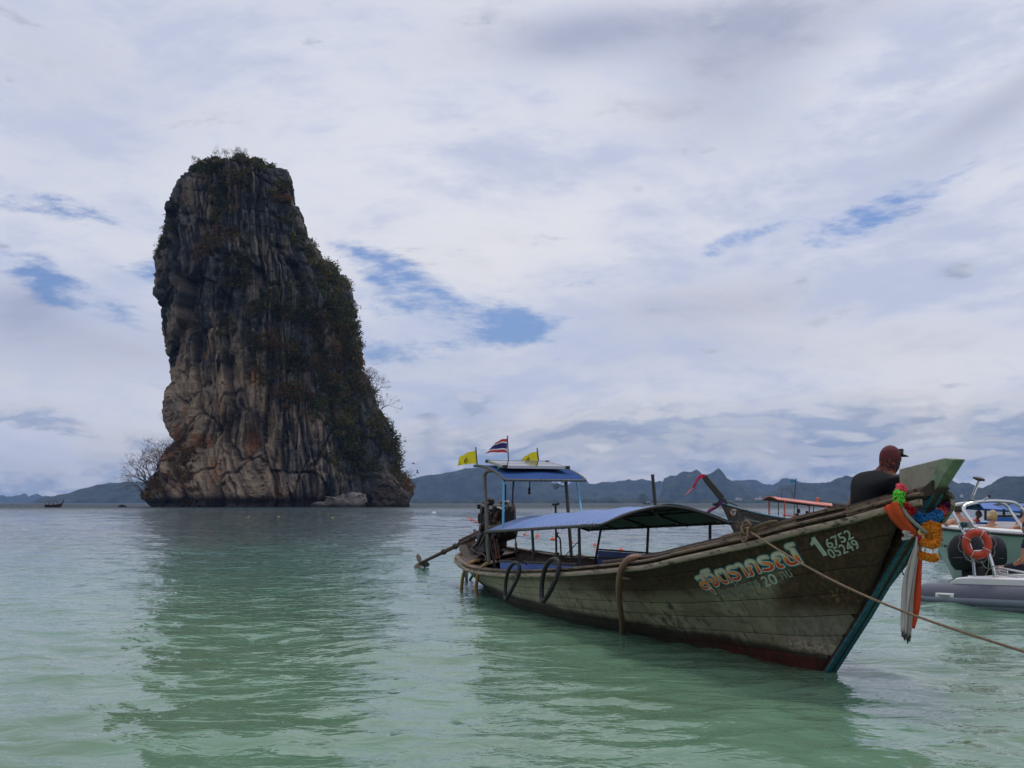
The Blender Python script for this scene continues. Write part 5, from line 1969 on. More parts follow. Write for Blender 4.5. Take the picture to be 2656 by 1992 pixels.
# small ropes hanging under the canopies
for (lab, pts, r, mt) in (('thin black rope with a frayed knot hanging under the stern canopy', [(1374, 1249, -.1), (1374, 1262, -.1), (1373, 1272, -.1), (1370, 1279, -.1)], .010, BROPE),
                          ('knotted dark rope hanging from the canopy edge over the blue side screen', [(1338, 1381, -.88), (1337, 1395, -.88), (1339, 1420, -.88), (1340, 1448, -.88)], .010, BROPE),
                          ('rope with a thick brown knot hanging beside the engine', [(1333, 1249, -.35), (1331, 1275, -.35), (1330, 1300, -.35), (1329, 1340, -.35)], .010, BROPE),
                          ('thin tan line drooping over the stern beside the bent pole', [(1222, 1422, -.25), (1236, 1433, -.3), (1252, 1437, -.35), (1259, 1444, -.4), (1258, 1456, -.5)], .008, ROPE),
                          ('thin cord slanting between canopy post and floor, stern side', [(1384, 1419, -.85), (1372, 1432, -.6), (1356, 1452, -.4)], .006, BROPE),
                          ('thin cord slanting down from the second canopy post', [(1506, 1400, -.85), (1490, 1415, -.7), (1462, 1447, -.5)], .006, BROPE)):
    o = rope('hanging_rope', lab, [BF.ray(*q) for q in pts], r, mt, cat='rope')
    if 'knot' in lab:
        k = {'thin b': (1373, 1270, -.1), 'knotte': (1338, 1413, -.88), 'rope w': (1330, 1312, -.35)}[lab[:6]]
        kb = np.array(BF.ray(*k))
        mb = MB()
        mb.ball(kb, .028 if 'thick' not in lab else .04, 8, sc=(.8, .8, 1.6))
        for i in range(8):
            mb.tube([kb, kb + np.array([rs.uniform(-.05, .05), rs.uniform(-.03, .03), -.07 - rs.random() * .03])], .005, 4)
        kk = mb.build('knot', ROPE if 'thin b' not in lab else BROPE)
        kk.data.transform(Matrix.Translation(-Vector(BF.ray(*pts[0]))))
        kk.parent = o
for i, (cx, lab) in enumerate(((1440, 'coil of thin black cable under the front edge of the stern canopy'), (1458, 'smaller coil of thin cable near the corner of the stern canopy'))):
    mb = MB()
    for k in range(4 - i):
        c0 = np.array(BF.ray(cx + k * 1.2, 1256 + (4 if i == 0 else 0), .5))
        mb.tube([c0 + np.array([.02 * k + .02 * math.sin(3 * t), math.cos(t) * (.035), math.sin(t) * (.07 - .012 * k) * (1 if i == 0 else .6)]) for t in np.linspace(0, 2 * math.pi, 16)], .0035, 4)
    mb.solo('cable_coil', lab, 'cable', BROPE, BF.ray(cx, 1256, .5), BF)

# ---------------------------------------------------------------- the longtail engine
E0 = (-9.75, 0, .55)
T = thing('longtail_engine', 'greasy black car engine with long propeller shaft mounted on the stern', 'boat engine', E0, BF)


def bp(px, py, y=0.0):
    return np.array(BF.ray(px, py, y))


Ry = lambda a: np.array([[math.cos(a), 0, math.sin(a)], [0, 1, 0], [-math.sin(a), 0, math.cos(a)]])
mb = MB()
ec = bp(1296, 1347, 0)
mb.box(ec + (0, 0, .02), (.80, .40, .42), Ry(-.16), bev=.05)
mb.box(ec + (.10, 0, -.27), (.75, .36, .24), Ry(-.12), taper=1.15, bev=.03)
mb.box(ec + (-.42, 0, -.05), (.24, .42, .50), bev=.03)
for k in range(5):
    mb.tube(spline([ec + (-.30 + k * .15, -.18, .12), ec + (-.30 + k * .15, -.30, .08 + .03 * (k % 2)), ec + (-.28 + k * .14, -.30, -.08)], 4), .032, 7)
rs = random.Random(77)
for k in range(16):
    mb.box(ec + (rs.uniform(-.4, .42), rs.uniform(-.28, -.15), rs.uniform(-.3, .28)), (rs.uniform(.05, .16), .10, rs.uniform(.05, .16)), Ry(rs.uniform(-.6, .6)), bev=.012)
for k in range(8):
    mb.ball(ec + (rs.uniform(-.42, .45), rs.uniform(-.26, -.1), rs.uniform(-.25, .26)), rs.uniform(.03, .065), 8)
mb.lathe([(.12, -.02), (.13, .0), (.13, .05), (.10, .07)], ec + (.30, -.24, -.05), (0, -1, 0), 14)
mb.lathe([(.07, 0), (.075, .01), (.075, .14), (.06, .15)], ec + (.0, -.24, -.16), (0, -1, 0), 12)
mb.lathe([(.09, 0), (.095, .02), (.095, .22), (.07, .24)], ec + (.40, -.16, .05), (.3, -.2, 1), 12)
blk = mb.build('engine_block', GREASY, T)
mb = MB()
mb.box(ec + (.02, 0, .255), (.60, .18, .08), Ry(-.20), bev=.02)
mb.build('valve_cover', pm('dull_red_paint', (0.17, 0.02, 0.018), .5, var=.5, scale=8, bump=.4, col2=(.03, .01, .01), thr=(.5, .65)), T)
mb = MB()
mb.lathe([(.075, 0), (.08, .01), (.08, .12), (.05, .15)], bp(1272, 1312, .05), (0, 0, 1), 12)
mb.build('air_filter', GREASY, T)
SILV = pm('scuffed_pipe_metal', (0.36, 0.35, 0.33), .35, metal=.7, var=.35, scale=9, bump=.2, col2=(.10, .06, .04), thr=(.6, .75))
for (pts, r) in (([(1264, 1324, -.2), (1275, 1319, -.22), (1288, 1316, -.22), (1303, 1320, -.22), (1308, 1326, -.2)], .022), ([(1307, 1303, -.1), (1316, 1300, -.1), (1320, 1304, -.1), (1317, 1312, -.1), (1314, 1319, -.1)], .020)):
    mb = MB()
    mb.tube(spline([bp(*q) for q in pts], 5), r, 8)
    mb.build('metal_pipe', SILV, T)
mb = MB()     # rear frame
for (a, b) in (((1252, 1329), (1249, 1356)), ((1252, 1329), (1262, 1325)), ((1252, 1352), (1266, 1335)), ((1249, 1355), (1262, 1345)), ((1256, 1362), (1270, 1340)), ((1249, 1356), (1256, 1385))):
    mb.bar(bp(a[0], a[1], -.15), bp(b[0], b[1], -.15), .018, 6)
mb.build('rear_frame', BLACKP, T)
rs = random.Random(9)
for i in range(11):   # wiring and fuel lines
    a = bp(rs.uniform(1258, 1296), rs.uniform(1322, 1350), -.3)
    b = bp(rs.uniform(1262, 1310), rs.uniform(1352, 1395), -.3)
    m_ = (a + b) / 2 + np.array([rs.uniform(-.1, .1), -.08, rs.uniform(-.15, .02)])
    mb = MB()
    mb.tube(spline([a, m_, b], 6), rs.uniform(.006, .012), 5)
    mb.build('engine_wire', RUSTY if i % 3 == 0 else BROPE, T)
for (pts, r) in (([(1253, 1362, -.2), (1248, 1385, -.25), (1240, 1405, -.25), (1227, 1419, -.2)], .034), ([(1262, 1370, -.25), (1255, 1395, -.3), (1245, 1415, -.3)], .026), ([(1265, 1366, -.35), (1280, 1366, -.38), (1298, 1358, -.35)], .016)):
    mb = MB()
    mb.tube(spline([bp(*q) for q in pts], 6), r, 8)
    mb.build('cooling_hose', pm('olive_rubber_hose', (0.085, 0.075, 0.055), .5, var=.3, scale=6, bump=.3), T)
mb = MB()     # pedestal and gearbox below the engine
pc = bp(1283, 1395, 0)
mb.box(pc + (0, 0, .05), (.55, .34, .42), Ry(.15), bev=.03)
mb.box(pc + (-.25, 0, -.18), (.50, .42, .40), Ry(-.3), bev=.05)
mb.box(pc + (.30, 0, .17), (.45, .28, .16), Ry(.55), bev=.03)
mb.lathe([(.16, -.25), (.18, -.2), (.18, .2), (.16, .25)], pc + (-.38, 0, .03), (1, 0, .3), 14)
mb.build('gearbox', GREASY, T)
for (a, b) in (((1281, 1398), (1289, 1450)), ((1288, 1398), (1296, 1450)), ((1278, 1430), (1284, 1452))):
    mb = MB()
    mb.bar(bp(a[0], a[1], -.4), bp(b[0], b[1], -.4), .014, 6)
    mb.build('support_rod', RUSTY, T)
rs = random.Random(19)     # bunched black cover and rags round the pivot
V = MB()
for i in range(9):
    V.ball(bp(1243 + i * 5.5, 1428 - 4 * math.sin(i) - i * .6, rs.uniform(-.15, .1)), rs.uniform(.08, .14), 10, sc=(1.2, .9, .8))
V.build('engine_cover', pm('black_rag', (0.010, 0.010, 0.011), .9, var=.5, scale=14, bump=.9, bscale=22), T)
# shaft
sa, sb = bp(1262, 1378, 0), bp(1092, 1460, 0)
dv = (sb - sa) / np.linalg.norm(sb - sa)
mb = MB()
mb.tube([sa, sa + (sb - sa) * .45, sb], [.052, .045, .036], 10)
sh = mb.build('propeller_shaft', pm('rusty_shaft', (0.060, 0.030, 0.020), .7, var=.5, scale=5, bump=.4, col2=(.15, .05, .02), thr=(.55, .7)), T)
mb = MB()
mb.grid(np.array([[bp(1191, 1416, -.03), bp(1191, 1429, -.03)], [bp(1228, 1402, -.03), bp(1231, 1414, -.03)]]), thick=.05, nrm=(0, 1, 0))
mb.bar(sa + dv * .2 + (0, 0, .06), sa + dv * 1.9 + (0, 0, .075), .030, 8)
mb.build('torque_bar', RUSTY, T)
mb = MB()
mb.bar(bp(1231, 1376, 0), bp(1241, 1386, 0), .035, 6)
mb.build('shaft_grip', BLACKP, T)
for k in (.18, .34, .42, .60):
    mb = MB()
    mb.lathe([(.062, -.03), (.066, -.02), (.066, .02), (.062, .03)], sa + (sb - sa) * k, dv, 12)
    mb.build('shaft_collar', RUSTY, T)
mb = MB()     # propeller at rest: hub with three blades
pb = sb + dv * .05
mb.lathe([(.03, -.08), (.045, -.04), (.045, .05), (.02, .10)], pb, dv, 12)
mb.build('propeller_hub', GREYPIPE, T)
A_ = np.cross(dv, (0, 1, 0))
A_ /= np.linalg.norm(A_)
B_ = np.cross(dv, A_)
PROP = pm('tarnished_bronze', (0.15, 0.115, 0.075), .45, metal=.5, var=.3, scale=9, bump=.3)
for k in range(3):
    a = 0.75 + k * 2.094
    rd = A_ * math.cos(a) + B_ * math.sin(a)
    td = np.cross(dv, rd)
    g = []
    for i in range(9):
        t = i / 8
        r = .03 + .20 * t
        wv = .075 * math.sin(math.pi * (.12 + .86 * t)) ** .6 + .004
        g.append([pb + rd * r + (td * .85 + dv * .5) * (wv * (2 * j / 4 - 1)) for j in range(5)])
    mb = MB()
    mb.grid(np.array(g), thick=.008)
    mb.build('propeller_blade', PROP, T)
mb = MB()
mb.tube(spline([sb - dv * .15, sb - dv * .1 + (0, 0, -.12), sb - dv * .02 + (0, 0, -.22), sb + dv * .12 + (0, 0, -.22)], 4), .013, 6)
mb.tube(spline([sb - dv * .3, sb - dv * .28 + (0, .02, -.14), sb - dv * .1 + (0, .02, -.2)], 4), .013, 6)
mb.build('propeller_guard', BLACKP, T)

# ================================================================= people
SKIN = pm('fair_skin', (0.42, 0.20, 0.12), 0.5, var=.12, scale=8, bump=.1)  # the skin's own tone, palest of the three
SKIN2 = pm('tanned_skin', (0.36, 0.165, 0.09), 0.5, var=.12, scale=8, bump=.1)
SKIN3 = pm('dark_tanned_skin', (0.16, 0.075, 0.045), 0.5, var=.12, scale=8, bump=.1)


def skin_mesh(nodes, edges, root, sub=2):
    """nodes {name: (pos, radius)}; one continuous tapered surface grown round a skeleton"""
    names = list(nodes)
    me = bpy.data.meshes.new('tmp')
    me.from_pydata([tuple(nodes[n][0]) for n in names], [(names.index(a), names.index(b)) for a, b in edges], [])
    ob = bpy.data.objects.new('tmp', me)
    COL.objects.link(ob)
    md = ob.modifiers.new('skin', 'SKIN')
    for i, n in enumerate(names):
        sv = me.skin_vertices[0].data[i]
        r = nodes[n][1]
        sv.radius = r if isinstance(r, tuple) else (r, r)
        sv.use_root = (n == root)
    md.use_smooth_shade = True
    sd = ob.modifiers.new('sub', 'SUBSURF')
    sd.levels = sd.render_levels = sub
    dg = bpy.context.evaluated_depsgraph_get()
    dg.update()
    ev = ob.evaluated_get(dg).to_mesh()
    V = np.array([v.co[:] for v in ev.vertices])
    Fc = [tuple(p_.vertices) for p_ in ev.polygons]
    ob.evaluated_get(dg).to_mesh_clear()
    bpy.data.objects.remove(ob)
    bpy.data.meshes.remove(me)
    return V, Fc


def head_geo(c, yaw=0.0, pitch=0.0, s=1.0, n=28, m=22):
    """head with brow, sockets, nose, lips, chin and ears; faces +x before yaw"""
    V, Fc = [], []
    for i in range(m + 1):
        ph = math.pi * i / m
        for j in range(n):
            t = 2 * math.pi * j / n
            x, y, z = math.sin(ph) * math.cos(t), math.sin(ph) * math.sin(t), math.cos(ph)
            X, Y, Z = x * .094, y * .074, z * .118
            if Z < 0:      # jaw narrows towards the chin
                k = min(1, -Z / .118)
                Y *= 1 - .32 * k
                X = X * (1 - .18 * k) + .014 * k
            front = max(0, x)
            g = lambda zz, w: math.exp(-((Z - zz) / w) ** 2)
            gy = lambda yy, w: math.exp(-((Y - yy) / w) ** 2)
            X += front * (.026 * g(-.018, .022) * gy(0, .013) + .008 * g(.022, .012) * gy(0, .05) - .012 * g(.004, .012) * (gy(.028, .014) + gy(-.028, .014))
                          + .007 * g(-.058, .008) * gy(0, .02) + .008 * g(-.098, .016) * gy(0, .022))
            if abs(y) > .93 and abs(Z + .005) < .032 and abs(x) < .35:
                Y *= 1.14
            V.append((X * s, Y * s, Z * s))
    for i in range(m):
        for j in range(n):
            Fc.append((i * n + j, (i + 1) * n + j, (i + 1) * n + (j + 1) % n, i * n + (j + 1) % n))
    V = np.array(V)
    cp, sp = math.cos(pitch), math.sin(pitch)
    Rp = np.array([[cp, 0, sp], [0, 1, 0], [-sp, 0, cp]])
    V = V @ Rp.T @ rotz(yaw).T
    return V + np.array(c), Fc, rotz(yaw) @ Rp


def lerp(a, b, t):
    return np.array(a) * (1 - t) + np.array(b) * t


def hand_nodes(nodes, edges, wrist, fwd, side, tag_, curl=.5, s=1.0):
    """palm, four bent fingers of different length and a thumb from the side of the palm"""
    w, f, sd = np.array(wrist), np.array(fwd, float), np.array(side, float)
    f /= np.linalg.norm(f)
    sd /= np.linalg.norm(sd)
    dn = np.cross(f, sd)
    if dn[2] > 0:
        dn = -dn
    nodes[tag_ + 'palm'] = (w + f * .045 * s, (.033 * s, .018 * s))
    edges.append((tag_ + 'wr', tag_ + 'palm'))
    for i, (o, L) in enumerate(((-.030, .066), (-.010, .076), (.010, .071), (.029, .056))):
        a = w + f * .085 * s + sd * o * s
        b = a + (f * math.cos(curl) + dn * math.sin(curl)) * L * .5 * s
        c = b + (f * math.cos(curl * 2) + dn * math.sin(curl * 2)) * L * .5 * s
        nodes[tag_ + 'f%da' % i] = (a, .0098 * s)
        nodes[tag_ + 'f%db' % i] = (b, .0088 * s)
        nodes[tag_ + 'f%dc' % i] = (c, .0070 * s)
        edges += [(tag_ + 'palm', tag_ + 'f%da' % i), (tag_ + 'f%da' % i, tag_ + 'f%db' % i), (tag_ + 'f%db' % i, tag_ + 'f%dc' % i)]
    a = w + f * .04 * s - sd * .038 * s
    b = a + (f * .7 - sd * .45 + dn * .3) * .04 * s
    nodes[tag_ + 't1'] = (a, .011 * s)
    nodes[tag_ + 't2'] = (b, .009 * s)
    edges += [(tag_ + 'palm', tag_ + 't1'), (tag_ + 't1', tag_ + 't2')]


def person(name_label, fr, base, J, yaw, hp_=(0, 0), skin=SKIN, shirt=None, trousers=None, extra=None, hands=('l', 'r'), group=None, hair=None, build_=1.0, curl=.5, hs=1.0):
    """J: joints in frame coordinates: pelvis, waist, chest, neck, head, ls/rs shoulder, le/re elbow, lw/rw wrist, lh/rh hip, lk/rk knee, la/ra ankle, lt/rt toe"""
    T = thing('person', name_label, 'person', base, fr, group)
    J = {k: np.array(v, float) for k, v in J.items()}
    b_ = build_
    R_ = dict(pelvis=(.135 * b_, .115 * b_), waist=(.125 * b_, .10 * b_), chest=(.145 * b_, .115 * b_), neck=.052 * b_, head0=.056, ls=.062 * b_, rs=.062 * b_, le=.042 * b_, re=.042 * b_, lw=.028, rw=.028,
              lh=.092 * b_, rh=.092 * b_, lk=.062 * b_, rk=.062 * b_, la=.040, ra=.040, lt=.035, rt=.035)
    J['head0'] = lerp(J['neck'], J['head'], .6)
    nodes = {k: (J[k], R_[k]) for k in R_ if k in J}
    edges = [('pelvis', 'waist'), ('waist', 'chest'), ('chest', 'neck'), ('neck', 'head0')]
    for q in 'lr':
        edges += [('chest', q + 's'), (q + 's', q + 'e'), (q + 'e', q + 'w')]
        if q + 'k' in J:
            edges += [('pelvis', q + 'h'), (q + 'h', q + 'k'), (q + 'k', q + 'a'), (q + 'a', q + 't')]
    ex_n = dict(nodes)
    ex_e = [(a, b) for a, b in edges]
    for q in hands:
        f = J[q + 'w'] - J[q + 'e']
        if q + 'f' in J:
            f = J[q + 'f']
        f = f / np.linalg.norm(f)
        sd = np.cross((0, 0, 1), f)
        if np.linalg.norm(sd) < .1:
            sd = np.array([1.0, 0, 0])
        tmp = {}
        te = []
        hand_nodes(tmp, te, J[q + 'w'], f, sd * (1 if q == 'r' else -1), q, curl)
        ex_n.update(tmp)
        ex_e += [((q + 'w') if a == q + 'wr' else a, b) for a, b in te]
    V, Fc = skin_mesh(ex_n, ex_e, 'pelvis')
    mb = MB()
    mb.add(V, Fc)
    hv_, hf, HR = head_geo(J['head'], yaw, hp_[1], hs)
    mb.add(hv_, hf)
    mb.build('body', skin, T, sharp=None)

    def garment(name, keep, grow, mat, ed):
        nd = {k: (J[k], tuple(x + grow for x in R_[k]) if isinstance(R_[k], tuple) else R_[k] + grow) for k in keep if k in J}
        for k, (pos, r) in (extra or {}).get(name, {}).items():
            nd[k] = (np.array(pos, float), r)
        v, f = skin_mesh(nd, [e for e in ed if e[0] in nd and e[1] in nd], keep[0])
        # cloth folds
        v = v + .012 * fbm(v[:, 0] * 9 + v[:, 2] * 6, v[:, 1] * 9, v[:, 2] * 16, 3, 3)[:, None]
        g = MB()
        g.add(v, f)
        return g.build(name, mat, T, sharp=None)
    if shirt is not None:
        sl = shirt[1]
        keep = ['pelvis', 'waist', 'chest', 'ls', 'rs']
        ed = [('pelvis', 'waist'), ('waist', 'chest'), ('chest', 'ls'), ('chest', 'rs'), ('ls', 'lm'), ('rs', 'rm'), ('chest', 'coll')]
        R_['ls'] = R_['rs'] = .078 * b_
        J['coll'] = lerp(J['chest'], J['neck'], .75)
        J['lm'], J['rm'] = lerp(J['ls'], J['le'], sl if sl < 1 else 1), lerp(J['rs'], J['re'], sl if sl < 1 else 1)
        R_['lm'] = R_['rm'] = .052 if sl < 1 else .046
        R_['coll'] = .075
        keep += ['lm', 'rm', 'coll']
        if sl > 1:
            keep += ['lw2', 'rw2']
            J['lw2'], J['rw2'] = lerp(J['le'], J['lw'], .85), lerp(J['re'], J['rw'], .85)
            R_['lw2'] = R_['rw2'] = .036
            ed += [('lm', 'lw2'), ('rm', 'rw2')]
        garment('shirt', keep, .014, shirt[0], ed)
    if trousers is not None and 'lk' in J:
        J['la2'], J['ra2'] = lerp(J['lk'], J['la'], .85), lerp(J['rk'], J['ra'], .85)
        R_['la2'] = R_['ra2'] = .048
        garment('trousers', ['pelvis', 'lh', 'rh', 'lk', 'rk', 'la2', 'ra2'], .014, trousers, [('pelvis', 'lh'), ('pelvis', 'rh'), ('lh', 'lk'), ('rh', 'rk'), ('lk', 'la2'), ('rk', 'ra2')])
    if hair is not None:
        hmat, style = hair
        mb = MB()
        V2, Fc2 = [], []
        n, m_ = 26, 16
        for i in range(m_ + 1):
            ph = math.pi * (.60 if style == 'short' else .66) * i / m_
            for j in range(n):
                t = 2 * math.pi * j / n
                x, y, z = math.sin(ph) * math.cos(t), math.sin(ph) * math.sin(t), math.cos(ph)
                cut = max(0, x) * max(0, ph / math.pi - .30) * 3.4
                k = 1.075 - .30 * min(cut, 1) + .02 * math.sin(t * 13 + i * 2) + .018 * rnd.random()
                V2.append((x * .094 * k - .004, y * .076 * k, z * .120 * k + .002))
        for i in range(m_):
            for j in range(n):
                Fc2.append((i * n + j, (i + 1) * n + j, (i + 1) * n + (j + 1) % n, i * n + (j + 1) % n))
        V2 = np.array(V2) @ HR.T + J['head']
        mb.add(V2, Fc2)
        if style == 'bun':
            mb.ball(J['head'] + HR @ np.array([-.115, 0, -.02]), .042, 12, sc=(1, 1.1, 1))
            mb.ball(J['head'] + HR @ np.array([-.085, 0, .0]), .055, 12)
        mb.build('hair', hmat, T, sharp=None)
    T.HR, T.J = HR, J
    return T


# ---- the man on the bow of the big boat
def D_(px, py, Y=8.5, dy=0.0):
    p_ = viewpt(px, py, Y)
    return np.array([p_[0], p_[1] + dy, p_[2]])


f30 = np.array([math.cos(.5), math.sin(.5), 0])
sR = np.array([f30[1], -f30[0], 0])          # towards his right hand, the side turned to the viewer
DY = 8.9
pel = D_(2243, 1342, DY)
wa = D_(2250, 1297, DY)
chs = D_(2278, 1256, DY)
nk = D_(2299, 1222, DY)
hd = D_(2309, 1193, DY)
J = dict(pelvis=pel, waist=wa, chest=chs, neck=nk, head=hd,
         rs=chs + sR * .165 + (0.035, 0, .0), ls=chs - sR * .15 + (0, 0, .01),
         re=chs + sR * .20 + f30 * .03 + (0, 0, -.26), le=chs - sR * .22 + f30 * .10 + (0, 0, -.22))
J['rw'] = J['re'] + f30 * .16 + (0, 0, -.14)
J['lw'] = J['le'] + f30 * .16 + (0, 0, -.14)
J['rh'], J['lh'] = pel + sR * .09 + f30 * .02 + (0, 0, -.02), pel - sR * .09 + f30 * .02 + (0, 0, -.02)
J['rk'], J['lk'] = pel + sR * .02 + f30 * .34 + (0, 0, .05), pel - sR * .20 + f30 * .34 + (0, 0, .02)
J['ra'], J['la'] = J['rk'] + f30 * .03 + (0, 0, -.34), J['lk'] + f30 * .05 + (0, 0, -.34)
J['rt'], J['lt'] = J['ra'] + f30 * .14 + (0, 0, -.03), J['la'] + f30 * .14 + (0, 0, -.03)
BLKT = pm('black_cotton', (0.008, 0.009, 0.011), .85, var=.3, scale=6, bump=.4, bscale=18, spec=.2)
MAN = person('person in a black T-shirt, maroon cap and patterned neck scarf sitting on the bow', WORLD, pel - (0, 0, .12), J, .25, (0, .12), skin=SKIN3,
             shirt=(BLKT, 1.2), trousers=pm('dark_trousers', (0.015, 0.017, 0.022), .8, var=.3, scale=6, bump=.3), build_=1.30, hs=.92)
HR, hc_ = MAN.HR, hd


def cap_part(fn, n=26, m=12, lo=0.0, hi=.5):
    V2, Fc2 = [], []
    for i in range(m + 1):
        ph = math.pi * (lo + (hi - lo) * i / m)
        for j in range(n):
            t = 2 * math.pi * j / n
            V2.append(fn(math.sin(ph) * math.cos(t), math.sin(ph) * math.sin(t), math.cos(ph)))
    for i in range(m):
        for j in range(n):
            Fc2.append((i * n + j, (i + 1) * n + j, (i + 1) * n + (j + 1) % n, i * n + (j + 1) % n))
    return np.array(V2) @ HR.T + hc_, Fc2


MAROON = pm('maroon_cap_cloth', (0.095, 0.010, 0.014), .8, var=.35, scale=10, bump=.3, bscale=50)
mb = MB()
mb.add(*cap_part(lambda x, y, z: (x * .099, y * .084, z * .112 + .020), hi=.56))
capo = mb.build('cap', MAROON, MAN, sharp=None)
mb = MB()
g = []
for i in range(9):
    a = -1.05 + i * 2.1 / 8
    row = []
    for r_ in (0, .5, 1):
        row.append(hc_ + HR @ np.array([.075 + math.cos(a) * (.02 + .098 * r_) - .02, math.sin(a) * .078, .050 + .012 * math.cos(a) - .012 * r_]))
    g.append(row)
mb.grid(np.array(g), thick=.008, nrm=(0, 0, 1))
mb.build('cap_peak', BLKT, MAN, parent=capo)
mb = MB()
mb.box(hc_ + HR @ np.array([.098, 0, .088]), (.022, .07, .05), HR, bev=.004)
mb.build('cap_badge', pm('olive_badge', (0.045, 0.045, 0.03), .7, var=.2, bump=.2), MAN, parent=capo, smooth=False)
SCARF, N, p, out = newmat('patterned_scarf')
co = N.new('ShaderNodeTexCoord').outputs['Object']
f = N.noise(co, 26, 5, .7, 1.5)
N.put(p.inputs['Base Color'], N.mix(N.sm(f, .54, .60), (0.045, 0.010, 0.012), N.mix(N.sm(f, .62, .66), (0.42, 0.06, 0.015), (0.55, 0.32, 0.04))))
p.inputs['Roughness'].default_value = .8
mb = MB()
mb.add(*cap_part(lambda x, y, z: (x * .095 * (1 if z > -.5 else 1 - .2 * (-z - .5)) - .004, y * .080, z * .145 - .004 + .004 * math.sin(z * 40)), lo=.42, hi=.90))
mb.tube([lerp(hd, nk, .35), lerp(hd, nk, .8), lerp(nk, chs, .25), lerp(nk, chs, .45)], [.070, .074, .088, .098], 14)
mb.build('scarf', SCARF, MAN, sharp=None)

# ================================================================= ribbons and garlands on the prow
OR1 = pm('orange_satin', (0.85, 0.13, 0.04), .5, var=.12, scale=7, bump=.25, bscale=14, trans=.4)
WH1 = pm('greyish_white_satin', (0.66, 0.60, 0.57), .55, var=.12, scale=7, bump=.25, bscale=14, col2=(.28, .25, .23), thr=(.6, .75), trans=.35)
DKE = pm('frayed_dark_end', (0.05, 0.047, 0.045), .8, var=.3, scale=20, bump=.3)


def ribbon(pts, w, wdir, mat, T, name='ribbon', seed=0, curl=.3, sub=6, thick=.002):
    """flat band along pts, width w in direction wdir, gently twisted"""
    P = spline(pts, sub)
    n = len(P)
    g = []
    ww = np.full(n, w) if np.isscalar(w) else np.interp(np.linspace(0, 1, n), np.linspace(0, 1, len(w)), w)
    for i in range(n):
        t = i / (n - 1)
        T_ = P[min(i + 1, n - 1)] - P[max(i - 1, 0)]
        T_ /= np.linalg.norm(T_)
        d = np.array(wdir, float)
        d = d - T_ * (d @ T_)
        d /= np.linalg.norm(d)
        nn = np.cross(T_, d)
        a = curl * math.sin(t * 6 + seed)
        d2 = d * math.cos(a) + nn * math.sin(a)
        g.append([P[i] + d2 * ww[i] * (u - .5) + nn * .15 * ww[i] * math.cos(math.pi * (u - .5) * (2 + seed % 2)) for u in (0, .25, .5, .75, 1)])
    mb = MB()
    mb.grid(np.array(g), thick=thick)
    return mb.build(name, mat, T, sharp=None)


def pq(px, py, y=-.12):
    return np.array(BF.ray(px, py, y))


T = thing('prow_ribbons', 'long orange and greyish white ribbons tied round the prow and hanging almost to the water', 'ribbons', pq(2375, 1385), BF)
wd = (.25, 0, 1)
# band round the bow: outside the near cheek of the hull down to the stem
for k, (dy, m_, w_) in enumerate(((0, OR1, .11), (.006, OR1, .10), (.012, OR1, .07))):
    pts = [pq(2300 + k * 9, 1312 - k * 5, -.36), pq(2315 + k * 7, 1338 - k * 4, -.33), pq(2340 + k * 4, 1364 - k * 3, -.26), pq(2365 + k * 2, 1383 - k * 2, -.19), pq(2385, 1396, -.13)]
    ribbon(pts, [w_, w_, w_ * .9, w_ * .7, w_ * .4], (.8, 0, .6), m_, T, 'ribbon', seed=k, curl=.12)
ribbon([pq(2327, 1293, -.30), pq(2340, 1320, -.30), pq(2362, 1348, -.26), pq(2390, 1372, -.20), pq(2405, 1385, -.15)], [.03, .035, .04, .035, .03], (.8, 0, .6), pm('pale_green_grey_satin', (0.34, 0.34, 0.27), .6, var=.15, scale=7, bump=.25, trans=.3), T, 'ribbon', seed=4, curl=.1)
ribbon([pq(2380, 1385, -.15), pq(2365, 1384, -.2), pq(2350, 1388, -.24), pq(2352, 1400, -.24)], [.03, .06, .09, .07], (.2, 0, 1), WH1, T, 'ribbon', seed=5)
# the hanging tails
rs = random.Random(2)
tails = [(2347, 2340, 1650, WH1, .042, -.17), (2356, 2346, 1659, WH1, .046, -.13), (2363, 2349, 1655, WH1, .040, -.20), (2370, 2354, 1668, WH1, .042, -.10), (2377, 2359, 1662, WH1, .036, -.155),
         (2378, 2365, 1640, OR1, .065, -.07), (2386, 2360, 1655, OR1, .06, -.04), (2360, 2338, 1636, OR1, .05, -.02), (2384, 2366, 1600, OR1, .055, -.09)]
for i, (x0, x1, yb, m_, w_, yy) in enumerate(tails):
    pts = [pq(2384 - (i % 3) * 3, 1392, yy), pq(x0 + (2384 - x0) * .45, 1440, yy), pq(x0 + (x1 - x0) * .35 + (6 if m_ is OR1 else 2), 1500, yy), pq(x0 + (x1 - x0) * .7 + (6 if m_ is OR1 else 0), 1570, yy), pq(x1, yb - 12, yy)]
    r_ = ribbon(pts, [w_ * .45, w_ * .8, w_, w_ * 1.0, w_ * .85], (1, 0, 0), m_, T, 'ribbon', seed=i * 1.3, curl=.5)
    if m_ is WH1:
        ribbon([pts[-1], pts[-1] + (0, 0, -.02), pts[-1] + (0, 0, -.045)], [w_ * .85, w_ * .6, w_ * .35], (1, 0, 0), DKE, T, 'ribbon_end', seed=i, curl=.2)
# small red knot
mb = MB()
for i in range(7):
    mb.ball(pq(2388 + rs.uniform(-6, 6), 1393 + rs.uniform(-8, 10), -.16), rs.uniform(.014, .024), 8)
mb.build('knot', pm('red_satin', (0.45, 0.01, 0.02), .5, var=.2, bump=.3), T)


